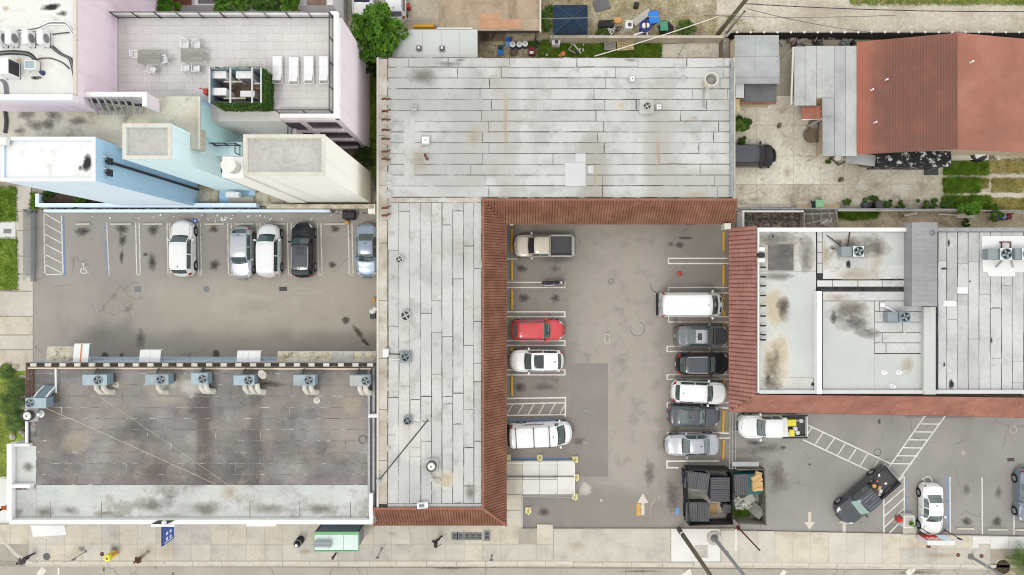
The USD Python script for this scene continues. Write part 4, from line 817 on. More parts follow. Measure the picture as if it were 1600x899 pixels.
# vents along the left edge of the right roof
for i,py in enumerate((390,399,407,418,433,447,462,478,494,509,523,531)):
    x,y,z = W(1188.5,py,SZ + .3)
    if i < 3: solo('vent_box',G().obox((x,y,SZ + .3),(.5,.32,.5),bev=.04),('cap_white','rail_black','cap_white')[i],('white vent box at the top of the vent row on the right roof edge','black vent box between two white ones on the right roof edge','white louvred vent box just below the black one on the right roof edge')[i],'roof vent')
    else:
        t = thing('roof_vent','small black gooseneck vent in the row along the right roof edge','roof vent',(x,y,SZ),group='black gooseneck vents on the right roof edge')
        part(t,'pipe',G().tube([(x,y,SZ),(x,y,SZ + .42),(x + .1,y,SZ + .54),(x + .28,y,SZ + .5),(x + .32,y,SZ + .4)],.07,8),'rail_black',smooth=40); part(t,'clamp',G().cyl(x,y,SZ,SZ + .06,.2,n=12),'roof_stained')
def split_unit(label,px,py,z,r,side,box=True,m='ac_white'):
    x,y,_ = W(px,py,z + .9); t = thing('condenser_unit',label,'air conditioner',(x,y,z)); s = r * 2.35
    part(t,'cabinet',G().obox((x,y,z + .48),(s,s,.84),bev=.04),'ac_grey'); part(t,'top_panel',G().obox((x,y,z + .9),(s + .02,s + .02,.06),bev=.02),m); fan_on(t,x,y,z + .935,r)
    if box: part(t,'air_handler',G().obox((x + side * (s * .5 + .42),y,z + .42),(.8,s * .95,.7),bev=.04),'ac_grey')
    part(t,'feet',G().box(x - s / 2,y - s / 2,z,x - s / 2 + .12,y + s / 2,z + .07).box(x + s / 2 - .12,y - s / 2,z,x + s / 2,y + s / 2,z + .07),'dark_grey')
    return t
split_unit('condenser with a grey box on the stained upper middle roof of the right building',1341.5,393,SZ,.34,-1)
split_unit('condenser with three-bladed fan on the striped lower middle roof of the right building',1414,495.5,SZ,.34,-1,m='ac_grey')
t = split_unit('condenser on the white pad at the right edge of the photograph',1572,397,SZ + .09,.37,-1)
x,y,_ = W(1589,397,SZ + .6); solo('air_handler',G().obox((x,y,SZ + .5),(.72,.84,.8),bev=.05),'ac_grey','dark grey boxed unit between the two condensers on the white pad','air conditioner')
split_unit('condenser half cut off by the right edge of the photograph on the white pad',1606,397,SZ + .09,.37,1)
g = G(); 
for p,q_ in (((1565,378),(1565,388)),((1579,378),(1579,388)),((1562,378.5),(1580,378.5))): g.tube([W(*p,SZ + .2),W(*q_,SZ + .2)],.05)
solo('bent_pipe',g,'rust_vent','small rusty pipe frame above the condenser on the white pad','pipe')
g = G()
for p,q_ in (((1566,408),(1556,418)),((1581,408),(1583,418)),((1547,391),(1547,404)),((1551,391),(1551,404))): g.tube([W(*p,SZ + .25),W(*q_,SZ + .15)],.06)
solo('conduit_legs',g,'steel','grey conduits below and beside the condenser on the white pad','pipe')
solo('roof_conduit',G().tube([W(1380,477,SZ + .15),W(1402,490,SZ + .2)],.08,8).tube([W(1376,476,SZ + .1),W(1383,477,SZ + .3)],.2,8),'cap_white','white elbow pipe running to the condenser on the striped roof','pipe')
solo('roof_conduit',G().tube([W(1292,368,SZ + .1),W(1320,389,SZ + .15)],.04,6).tube([W(1328,362,SZ + .1),W(1324,388,SZ + .1)],.04,6),'rail_black','thin black pipes leading to the condenser on the stained upper roof','pipe')
x,y,z = W(1206,370,SZ); solo('round_vent',G().ring(x,y,z + .02,z + .25,.19,.14,16),'wood_grey','small round vent pipe above the dark tar patch on the right building','roof vent')
for px,py in ((1381,582),(1404,582),(1394,604)):
    x,y,z = W(px,py,SZ); solo('pipe_stub',G().cyl(x,y,z,z + .35,.1,n=10).cyl(x,y,z,z + .05,.22,n=10),'cap_white','white pipe stub near the lower edge of the blue-white roof','vent pipe','white pipe stubs on the blue-white roof')
# little stained gutter block between the two buildings
part(shop,'corner_block',slab(1132,349,1142,358,3.0,3.9),'cap_cream')

# ---------------------------------------------------------------- the pastel apartment block, upper left
apt = thing('apartment_building','pastel apartment block with roof terrace and blue, teal and cream towers','building',W(300,200,0))
TRZ,HIZ,BGZ = 10.3,14.4,12.0
# pink wing with the terrace
tx0,tx1,ty0,ty1 = XX(183,TRZ),XX(527,10.9),YY(183,10.9),YY(17,10.9)
part(apt,'pink_wing',G().prism([(tx0 - 1,ty0 - .0),(XX(437,TRZ),ty0),(tx1,ty0),(tx1,ty1),(tx0 - 1,ty1)],0,TRZ),'wall_pink')
part(apt,'court_wall',G().box(XX(312,TRZ) - 1,YY(189,TRZ),0,XX(438,TRZ),ty0 - .003,TRZ - .004),'wall_grey')
g = G(); part(apt,'terrace_bed',G().box(tx0,ty0 + .25,TRZ,tx1 - .3,ty1 - .25,TRZ + .004),'paver_joint')
part(apt,'terrace_bed',G().box(XX(246,TRZ),YY(188,TRZ),TRZ + .0,XX(437,TRZ),ty0 + .25,TRZ + .006),'paver_joint')
pw,ph = 1.14,.57; n_ = 0
yy = YY(27.5,TRZ); row = 0
while yy > YY(187,TRZ):
    xx = XX(186,TRZ) - (row % 2) * pw / 2
    while xx < tx1 - .35:
        x0_,x1_ = max(xx,XX(185,TRZ)),min(xx + pw,tx1 - .35); yb_ = max(yy - ph,YY(188,TRZ))
        lim = XX(437,TRZ)
        if yy - ph < ty0 + .3 and x1_ > lim: x1_ = lim if yy > ty0 + .3 or x0_ < lim else x0_
        if x1_ - x0_ > .2 and yy - yb_ > .15 and n_ < 300:
            part(apt,'terrace_tile',G().box(x0_ + .006,yb_ + .006,TRZ,x1_ - .006,yy - .006,TRZ + .022 + rnd.uniform(0,.003)),rnd.choice(['paver','paver','paver_b'])); n_ += 1
        xx += pw
    yy -= ph; row += 1
part(apt,'parapet',G().box(tx0,ty1 - .22,TRZ - .3,tx1,ty1,TRZ + .5),'wall_white'); part(apt,'parapet',G().box(tx1 - .28,ty0,TRZ - .3,tx1 + .003,ty1 - .225,TRZ + .503),'wall_white'); part(apt,'parapet',G().box(XX(441,TRZ),ty0 - .003,TRZ - .3,tx1 - .285,ty0 + .26,TRZ + .5),'wall_white')
def railing(parent,p,q,z,h=1.0,step=1.5,m='rail_dark',lean=(0,0),bars=True,label=None):
    """Posts, a top rail, a low rail and thin balusters between two points."""
    p,q = np.array([*p,z],float),np.array([*q,z],float); L = np.linalg.norm(q - p); n = max(1,round(L / step)); ln = np.array([*lean,0])
    g = G().bar(p + (0,0,h) + ln,q + (0,0,h) + ln,.06,.05).bar(p + (0,0,.12),q + (0,0,.12),.04)
    part(parent,'rail',g,m)
    for i in range(n + 1): part(parent,'rail_post',G().bar(p + (q - p) * i / n,p + (q - p) * i / n + (0,0,h) + ln,.06),m)
    if bars:
        g = G(); k = max(2,int(L / .14))
        for i in range(1,k): g.bar(p + (q - p) * i / k + (0,0,.12),p + (q - p) * i / k + (0,0,h) + ln,.016)
        part(parent,'baluster',g,m,kind='stuff')
railing(apt,(tx0 + .1,ty1 - .3),(tx1 - .4,ty1 - .3),TRZ + .02,1.1); railing(apt,(tx1 - .42,ty1 - .3),(tx1 - .42,ty0 + .36),TRZ + .02,1.1); railing(apt,(tx1 - .42,ty0 + .36),(XX(438,TRZ),ty0 + .36),TRZ + .02,1.1); railing(apt,(XX(438,TRZ),ty0 + .3),(XX(438,TRZ),YY(210,TRZ)),TRZ - 2.6,1.0,1.0)
# pink facade: three storeys of dark windows on the side towards the lot, recess at its left
for i,zw in enumerate((8.6,5.4,2.2)):
    xa,xb = XX(481,9.5),XX(524,9.5)
    w = part(apt,'window_frame',G().box(xa - .06,ty0 - .07,zw - .8,xb + .06,ty0 - .004,zw + .8),'rail_dark')
    for k in range(3):
        u0 = xa + (xb - xa) * k / 3; part(w,'pane',G().box(u0 + .03,ty0 - .09,zw - .74,u0 + (xb - xa) / 3 - .03,ty0 - .071,zw + .74),'window_dark')
    part(w,'sill',G().box(xa - .16,ty0 - .22,zw - .92,xb + .16,ty0 - .072,zw - .81),'wall_pink')
    part(apt,'balcony',G().box(XX(446,9),ty0 - .06,zw - 1.3,XX(470,9),ty0 - .005,zw + .7),'rail_dark')
part(apt,'recess_wall',G().box(XX(440,TRZ) - .02,ty0 - 1.5,0,XX(440,TRZ) + .18,ty0 - .004,TRZ - 2.6),'wall_pink_deep')
# higher left wing with white roof
lx1,ly0 = XX(121.5,HIZ),YY(160,HIZ)
part(apt,'left_wing',G().box(-46,ly0,0,lx1,30,HIZ),'wall_pink_deep'); part(apt,'white_roof',G().box(-46,ly0 + .25,HIZ,lx1 - .25,30,HIZ + .03),'roof_white')
part(apt,'parapet',G().box(-46,ly0,HIZ,lx1,ly0 + .35,HIZ + .55),'cap_white'); part(apt,'parapet',G().box(lx1 - .22,ly0 + .352,HIZ,lx1 + .004,30,HIZ + .14),'cap_cream')
for px,py,rx,ry,m in [(80,12,26,9,'stain_black'),(98,22,14,8,'stain_oil'),(58,122,14,5,'stain_black'),(10,14,12,8,'stain_ring'),(30,96,12,10,'stain_ring'),(70,100,30,30,'stain_pale'),(60,68,30,8,'stain_grey')]: stain(apt,px,py,rx,ry,m,z=HIZ + .045,zp=HIZ)
# pink return wall with the trellis
nx1 = XX(243,13.6); part(apt,'parapet',slab(121.8,144.5,228,151,TRZ,13.7),'wall_pink',label='pink screen wall with white top'); part(apt,'coping',slab(118,143.8,229,151.3,13.7,13.85),'cap_white'); part(apt,'screen_return',slab(222,151.4,229,166,TRZ,13.7),'wall_pink'); part(apt,'coping',slab(222,151.5,229,166,13.702,13.86),'cap_white')
for i in range(7):
    a,b = W(140.5 + i * 10.4,152.5,13.9),W(153.5 + i * 10.4,179,12.3); part(apt,'trellis_bar',G().bar(a,b,.11,.08),'metal_grey')
part(apt,'trellis_beam',G().bar(W(140,156.5,13.2),W(222,165,12.9),.14),'rail_dark'); part(apt,'trellis_beam',G().bar(W(146,160,12.9),W(205,160,12.9),.1),'dark_grey')
# beige middle roof
bx0,bx1 = -38.0,XX(312,BGZ)
bpoly = [(bx0,YY(232,BGZ)),(XX(200,BGZ),YY(232,BGZ)),(XX(200,BGZ),YY(209,BGZ)),(bx1,YY(209,BGZ)),(bx1,YY(151,BGZ)),(XX(243,BGZ),YY(151,BGZ)),(XX(243,BGZ),YY(160,BGZ)),(bx0,YY(160,BGZ))]
part(apt,'middle_block',G().prism(bpoly,0,BGZ - .02),'wall_blue'); part(apt,'beige_roof',G().prism(bpoly,BGZ - .02,BGZ + .03),'roof_beige')
part(apt,'roof_beam',slab(297,201,312,233,BGZ - .9,BGZ + .034),'roof_beige'); part(apt,'roof_lip',slab(309,151,312.6,233,BGZ + .035,BGZ + .2),'cap_cream')
for px,py,rx,ry in [(40,180,30,18),(60,195,40,16),(85,180,26,24),(30,205,20,10),(120,190,30,14),(180,170,40,10)]: stain(apt,px,py,rx,ry,'stain_grey',z=BGZ + .04,zp=BGZ)
for px,py,rx,ry in [(50,172,20,8),(75,195,18,16)]: stain(apt,px,py,rx,ry,'stain_tyre',z=BGZ + .045,zp=BGZ)
# blue tower with white roof
def tower(name,x0_,y0_,x1_,y1_,z,front,side,roofm,capm,cw,sink=.14,lab=None):
    part(apt,name,G().box(x0_,y0_,0,x1_,y1_,z - sink),side)
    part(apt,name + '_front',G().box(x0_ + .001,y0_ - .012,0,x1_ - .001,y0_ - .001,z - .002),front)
    part(apt,name + '_roof',G().box(x0_ + cw,y0_ + cw,z - sink,x1_ - cw,y1_ - cw,z - sink + .03),roofm)
    part(apt,name + '_coping',prism_of(sg.box(x0_,y0_,x1_,y1_).difference(sg.box(x0_ + cw,y0_ + cw,x1_ - cw,y1_ - cw)),z - sink + .001,z),side)
    part(apt,name + '_cap',prism_of(sg.box(x0_ - .03,y0_ - .03,x1_ + .03,y1_ + .03).difference(sg.box(x0_ + cw,y0_ + cw,x1_ - cw,y1_ - cw)),z,z + .05),capm)
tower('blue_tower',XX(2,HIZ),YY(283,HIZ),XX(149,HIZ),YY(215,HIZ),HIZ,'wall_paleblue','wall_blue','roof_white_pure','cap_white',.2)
stain(apt,135,255,12,22,'stain_black',z=HIZ - .09,zp=HIZ); stain(apt,124,262,6,10,'stain_oil',z=HIZ - .085,zp=HIZ)
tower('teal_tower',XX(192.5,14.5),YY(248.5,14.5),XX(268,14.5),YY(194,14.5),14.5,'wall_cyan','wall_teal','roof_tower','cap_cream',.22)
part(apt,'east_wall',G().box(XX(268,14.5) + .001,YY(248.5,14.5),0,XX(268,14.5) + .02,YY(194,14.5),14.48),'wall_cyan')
part(apt,'teal_wall',G().box(bx1 - 1.5,YY(209,BGZ) - .02,0,bx1 + .002,YY(209,BGZ) + 2.2,BGZ - .05),'wall_teal')
tower('cream_tower',XX(381,14.3),YY(273.5,14.3),XX(507.5,14.3),YY(211,14.3),14.3,'wall_cream','wall_cream','roof_tower','cap_cream',.2)
# white shaft with round flue beside the cream tower
part(apt,'shaft',slab(348,245.5,381,277,0,14.0),'wall_cream'); part(apt,'shaft_top',slab(347.5,245,380.6,277.5,14.0,14.08),'wall_white')
x,y,z = W(366,262,14.1); part(apt,'flue',G().cyl(x,y,14.08,14.95,.43,n=20),'cap_cream',smooth=40); part(apt,'flue_cap',G().cyl(x,y,14.95,15.05,.48,n=20),'concrete_white')
part(apt,'side_unit',slab(345,250,347.4,270,12.9,13.6),'rail_black')
# balcony with dark rail in the court between teal and cream towers
bz = 8.2; b0_,b1_ = W(322,222,bz),W(378,243,bz)
part(apt,'balcony_slab',G().box(b0_[0],b1_[1],bz - .25,b1_[0],b0_[1],bz),'wall_cyan'); railing(apt,(b0_[0],b0_[1] - .3),(b1_[0] - .1,b0_[1] - .3),bz,1.0,.9); railing(apt,(b1_[0] - .1,b0_[1] - .3),(b1_[0] - .1,b1_[1]),bz,1.0,.8)
part(apt,'door',G().box(b0_[0] + 1.4,b0_[1] - .25,bz - 2.7,b1_[0] - .5,b0_[1] - .15,bz - .5),'rail_dark')
# downpipe and lamps on the blue tower side
bxr,byf = XX(149,HIZ),YY(250,HIZ)
part(apt,'downpipe',G().tube([(bxr + .1,YY(252,13.4),13.4),(bxr + .1,YY(252,13.4),.3)],.09,8),'rail_black')
for yv in (252,270): part(apt,'wall_lamp',G().obox((bxr + .28,YY(yv,13.4),13.3),(.12,.44,.5)).obox((bxr + .08,YY(yv,13.4),13.3),(.14,.1,.1)),'rail_black'); part(apt,'wall_lamp_arm',G().obox((bxr + .06,YY(yv,13.4) + .25,13.5),(.12,.05,.3)),'wall_white')
# ground between the towers, planter, low walls
part(apt,'court_floor',poly([(160,280),(420,280),(420,322),(160,322)],.03),'wall_blue'); part(apt,'landing',G().box(XX(305),YY(321),0,XX(342),YY(284),.22),'cap_stained'); part(apt,'landing',G().box(XX(360),YY(320),0,XX(398),YY(308),.3),'concrete_walk_grey'); part(apt,'court_floor',poly([(398,298),(470,298),(470,322),(398,322)],.04),'cap_stained')
x,y,z = W(364,304.5,1.2); part(apt,'porch_shelf',G().obox((x,y,1.1),(1.1,.45,.5),bev=.03),'white_plastic')
part(apt,'planter_wall',slab(55,303,60.5,323,0,1.0),'wall_paleblue'); part(apt,'planter_wall',slab(55,317.5,400,323.2,0,1.003),'wall_paleblue'); part(apt,'planter_soil',poly([(60,302),(190,302),(190,320),(60,320)],.4),'mulch')
part(apt,'debris_gap',poly([(70,322),(515,323),(580,334),(70,330)],.02),'speckle')
part(apt,'lot_wall',G().box(XX(68,.7),YY(331.5,.7),0,XX(515,.7),YY(327.5,.7),.7),'wall_paleblue'); part(apt,'cream_low_wall',slab(416,319.5,583,326,0,.9),'cap_stained'); part(apt,'cream_ledge',slab(575,319,586,334,0,.8),'wall_cream')

# ---- things on its roofs
def wall_split(label,px,py,z,w,d,h,rz=0.0,m='white_plastic',group=None,grille=True):
    x,y,_ = W(px,py,z + h); t = thing('condenser_unit',label,'air conditioner',(x,y,z),rz,local=True,group=group)
    part(t,'cabinet',G().obox((0,0,h / 2 + .06),(w,d,h),bev=.03),m)
    if grille: part(t,'fan_grille',(lambda v,f: (v @ trimesh.transformations.euler_matrix(math.pi / 2,0,math.pi / 2)[:3,:3].T + (w / 2 + .005,0,h / 2 + .08),f))(*G().cyl(0,0,0,.02,h * .38,n=18).ring(0,0,.02,.03,h * .2,h * .12,14).arr()),'mid_grey')
    part(t,'foot',G().box(-w / 2,-d / 2 - .03,0,-w / 2 + .08,d / 2 + .03,.06),'dark_grey'); part(t,'foot',G().box(w / 2 - .08,-d / 2 - .03,0,w / 2,d / 2 + .03,.06),'dark_grey')
    return t
for px,lab in ((12.5,'white mini split unit, leftmost in view on the white roof'),(39,'white mini split unit in the middle of three on the white roof'),(62.5,'white mini split unit nearest the pink wall on the white roof'),(-4,'mini split unit cut off by the left edge on the white roof')): wall_split(lab,px,57.5,HIZ,.38,.9,.75)
t = wall_split('big white condenser with black louvred side at the left edge of the white roof',2,103,HIZ,.9,1.0,1.1,grille=False); part(t,'louvre',G().box(.452,-.42,.2,.47,.42,1.1),'rail_black')
t = wall_split('flat pale blue topped condenser beside the big white one on the white roof',47,101.5,HIZ,.72,.6,.5,grille=False,m='ac_white'); part(t,'top_panel',G().box(-.28,-.22,.56,.28,.22,.575),'ac_blue')
x,y,z = W(68,115,HIZ); solo('roof_drain',G().cyl(x,y,z + .03,z + .25,.16,.12,14),'cloth_blue','small dark blue roof outlet on the white roof','roof outlet')
def wire(pts,r,m,label,cat='cable',name='cable'):
    return solo(name,G().tube(pts,r,5),m,label,cat)
def curve(pts,z,n=24,wob=.0):
    p = np.array([W(a,b,z) for a,b in pts]); t = np.linspace(0,1,len(p)); q_ = np.linspace(0,1,n)
    return np.c_[PchipInterpolator(t,p[:,0])(q_),PchipInterpolator(t,p[:,1])(q_),np.full(n,z)]
for i in range(3):
    o = i * 2.2
    wire(curve([(28,46 + o),(60,42 + o),(80,34 + o),(100,34 + o),(114,50 + o),(120,62 + o)],HIZ + .08),.055,'mid_grey' if i % 2 else 'white_plastic',['upper','middle','lower'][i] + ' cable of the bundle arching over the white roof towards the pink wall')
    wire(curve([(-5,82 + o),(20,80 + o),(42,82 + o),(52,88 + o),(56,94 + o)],HIZ + .08),.06,'rail_black' if i != 1 else 'mid_grey',['upper','middle','lower'][i] + ' dark cable sweeping from the left edge to the flat condenser')
    wire(curve([(78 + o,72),(92 + o,84),(108 + o,93),(112 + o * .7,105),(116 + o * .4,126)],HIZ + .08),.05,'dark_grey' if i != 1 else 'mid_grey',['left','middle','right'][i] + ' dark cable running down beside the pink wall on the white roof')
    wire(curve([(-2 + o,125),(6 + o,132),(8 + o,150)],HIZ + .08),.05,'mid_grey',['left','middle','right'][i] + ' grey cable near the lower left corner of the white roof')
wire(curve([(82,54),(96,52),(108,51)],HIZ + .08),.04,'dark_grey','short dark cable right of the mini split units'); wire(curve([(58,93),(75,91),(95,97),(108,108)],HIZ + .08),.04,'dark_grey','thin dark cable curving across the white roof')
wire(curve([(7,167),(9,180),(10,190),(8,208)],BGZ + .1),.12,'dark_grey','thick dark cable bundle at the left end of the beige roof')
x,y,z = W(8,222,HIZ + .1); solo('junction_box',G().obox((x,y,HIZ + .2),(.55,.5,.35),bev=.03),'wall_grey','grey box on the top left corner of the blue tower roof','junction box')
# terrace furniture
def terrace_table(label,px,py):
    x,y,_ = W(px,py,TRZ + .75); t = thing('terrace_table',label,'table',(x,y,TRZ + .025))
    for k in range(7): part(t,'plank',G().box(x - .78,y - .46 + k * .132,TRZ + .74,x + .78,y - .46 + k * .132 + .122,TRZ + .775),'wood_grey')
    for sx in (-.68,.68):
        for sy in (-.38,.38): part(t,'leg',G().bar((x + sx,y + sy,TRZ + .03),(x + sx,y + sy,TRZ + .74),.07),'white_plastic')
    part(t,'frame',G().box(x - .72,y - .42,TRZ + .68,x + .72,y + .42,TRZ + .735),'white_plastic')
terrace_table('grey slatted terrace table with a single white chair below it',233,89); terrace_table('grey slatted terrace table with chairs on both long sides',300.5,86)
def chair(label,px,py,rz):
    x,y,_ = W(px,py,TRZ + .45); t = thing('terrace_chair',label,'chair',(x,y,TRZ + .025),rz,local=True)
    part(t,'seat',G().obox((0,0,.43),(.46,.46,.05),bev=.02),'white_plastic'); part(t,'backrest',G().obox((0,.24,.68),(.46,.05,.46),rx=-.15,bev=.02),'white_plastic')
    for sx in (-.2,.2):
        for sy in (-.2,.2): part(t,'leg',G().bar((sx,sy,0),(sx,sy,.41),.04),'white_plastic')
        part(t,'armrest',G().obox((sx * 1.2,0,.62),(.05,.44,.03)),'white_plastic')
for a in (('white chair below the left terrace table, turned askew',238,110,math.pi - .3),('white chair above the right terrace table, left one',290,70.5,0),('white chair above the right terrace table, right one',307.5,71,0),('white chair below the right terrace table, left one',291,108,math.pi),('white chair below the right terrace table, right one',307,108.5,math.pi),('white chair tucked at the left end of the left terrace table',214,86,math.pi / 2),('white chair at the right end of the left terrace table',257,94,-math.pi / 2 + .2)): chair(*a)
for i,(px,lab) in enumerate(((433,'leftmost white sun lounger on the roof terrace'),(458.5,'second white sun lounger from the left, set slightly lower'),(482,'third white sun lounger from the left on the roof terrace'),(506,'white sun lounger nearest the terrace railing'))):
    x,y,_ = W(px,110 + (1.5 if i == 1 else 0),TRZ + .35); t = thing('sun_lounger',lab,'sun lounger',(x,y,TRZ + .025))
    part(t,'bed',G().obox((x,y + .34,TRZ + .35),(.62,1.28,.06),bev=.02),'white_plastic'); part(t,'head_rest',G().obox((x,y - .52,TRZ + .44),(.6,.52,.05),rx=-.42,bev=.02),'white_plastic')
    part(t,'frame',G().box(x - .34,y - .9,TRZ + .25,x - .30,y + 1.0,TRZ + .32).box(x + .30,y - .9,TRZ + .25,x + .34,y + 1.0,TRZ + .32).box(x - .34,y - .93,TRZ + .25,x + .34,y - .89,TRZ + .32),'cap_white')
    for sx in (-.3,.3):
        for sy in (-.75,.85): part(t,'leg',G().bar((x + sx,y + sy,TRZ + .03),(x + sx,y + sy,TRZ + .26),.05),'cap_white')
x,y,_ = W(390,100,TRZ + .5); t = thing('folding_rack','white slatted rack standing above the hedge enclosure on the terrace','rack',(x,y,TRZ + .025))
for k in range(5): part(t,'upright',G().bar((x - .95 + k * .47,y - .3,TRZ + .05),(x - .95 + k * .47,y + .3,TRZ + .35),.03),'white_plastic')
for k in range(5): part(t,'slat',G().bar((x - 1.0,y - .26 + k * .13,TRZ + .07 + k * .065),(x + 1.0,y - .26 + k * .13,TRZ + .07 + k * .065),.03),'white_plastic')
# equipment pen with hedge
pen = thing('equipment_pen','steel framed screen with green hedge walls round rooftop condensers on the terrace','enclosure',W(370,138,TRZ))
pz = TRZ + 1.9
ex0,ex1,ey0,ey1 = XX(327,pz),XX(409,pz),YY(160,pz),YY(106.5,pz)
part(pen,'floor',G().box(ex0,ey0,TRZ + .03,ex1,ey1,TRZ + .05),'wood_old')
part(pen,'screen',G().box(ex0,ey1 - .06,TRZ + .05,ex1,ey1,pz - .05),'ac_side'); part(pen,'screen',G().box(ex0,ey0 + .07,TRZ + .05,ex0 + .06,ey1 - .06,pz - .052),'ac_side'); part(pen,'screen',G().box(ex0,ey0,TRZ + .05,ex1,ey0 + .06,pz - .051),'dark_grey'); part(pen,'screen',G().box(ex1 - .06,ey0 + .07,TRZ + .05,ex1,ey1 - .07,pz - .053),'dark_grey')
for px in (327.5,360,394,408): part(pen,'beam',G().box(XX(px,pz) - .05,ey0 - .05,pz - .05,XX(px,pz) + .05,ey1 + .02,pz + .05),'metal_flat')
for py in (128,154): part(pen,'rail',G().bar((XX(350,11.4),YY(py,11.4),11.4),(XX(378 if py == 128 else 384,11.4),YY(py,11.4),11.4),.1),'cap_cream')
part(pen,'rail',G().bar((XX(396,pz),YY(130,pz),pz - .1),(ex1,YY(130,pz),pz - .1),.07),'metal_flat')
hr = random.Random(3); hv,hf = [],[]
def leaf_quads(pts,nrms,size,seed,jitter=.9):
    """Small leaf-shaped quads at the points, facing roughly along the normals."""
    r = np.random.default_rng(seed); n = len(pts); d = np.asarray(nrms) + r.normal(0,jitter,(n,3)); d /= np.linalg.norm(d,axis=1,keepdims=True)
    a = np.cross(d,r.normal(0,1,(n,3))); a /= np.linalg.norm(a,axis=1,keepdims=True); b = np.cross(d,a)
    s = np.asarray(size) * r.uniform(.6,1.3,n); s = s[:,None]; p = np.asarray(pts)
    v = np.stack([p - a * s,p + b * s * .5 + d * s * .12,p + a * s,p - b * s * .5 + d * s * .12],1).reshape(-1,3); i = np.arange(n) * 4
    return v,np.vstack([np.c_[i,i + 1,i + 2],np.c_[i,i + 2,i + 3]])
r = np.random.default_rng(5)
pts = []; nr = []
for (x0_,y0_,x1_,y1_,z0_,z1_,nx,ny,cnt) in [(ex0 + .3,ey0 - .16,ex1 + .1,ey0,TRZ + .05,pz,0,-1,2600),(ex1,ey0 - .1,ex1 + .2,ey1 + .02,TRZ + .05,pz,1,0,2200),(ex0,ey1 - .02,ex1,ey1 + .08,TRZ + .3,pz,0,1,900)]:
    p = np.c_[r.uniform(x0_,x1_,cnt),r.uniform(y0_,y1_,cnt),r.uniform(z0_,z1_,cnt)]; pts.append(p); nr.append(np.tile([nx * .8,ny * .8,.6],(cnt,1)))
part(pen,'hedge',leaf_quads(np.vstack(pts),np.vstack(nr),.075,9),'leaf_hedge')
for a in (('white condenser in the upper left of the hedge pen',341,117,1.15,.5,1.5,0),('white condenser in the upper right of the hedge pen',382,117,1.15,.5,1.5,0),('white condenser in the lower left of the hedge pen',341,143.5,1.15,.5,1.5,0),('smaller white condenser in the lower right of the hedge pen',387,147,1.0,.42,1.1,0)):
    x,y,_ = W(a[1],a[2],TRZ + a[5]); t = thing('condenser_unit',a[0],'air conditioner',(x,y,TRZ + .05)); part(t,'cabinet',G().obox((x,y,TRZ + .06 + a[5] / 2),(a[3],a[4],a[5]),bev=.03),'white_plastic'); part(t,'grille',G().box(x - .4,y - a[4] / 2 - .012,TRZ + .2,x + .4,y - a[4] / 2 - .002,TRZ + a[5] - .08),'mid_grey'); part(t,'stand',G().bar((x + .3,y - .5,TRZ + .06),(x + .62,y - .62,TRZ + .5),.05),'metal_flat')
x,y,z = W(321.5,143,TRZ + .6); t = thing('hose_box','red hose box with a bent handle on the left side of the hedge pen','hose box',(x,y,TRZ + .025)); part(t,'box',G().obox((x,y,TRZ + .36),(.3,.4,.66),bev=.04),'red_box'); part(t,'handle',G().tube([(x - .14,y + .1,TRZ + .6),(x - .3,y + .2,TRZ + .66),(x - .4,y + .16,TRZ + .7)],.04),'red_box')

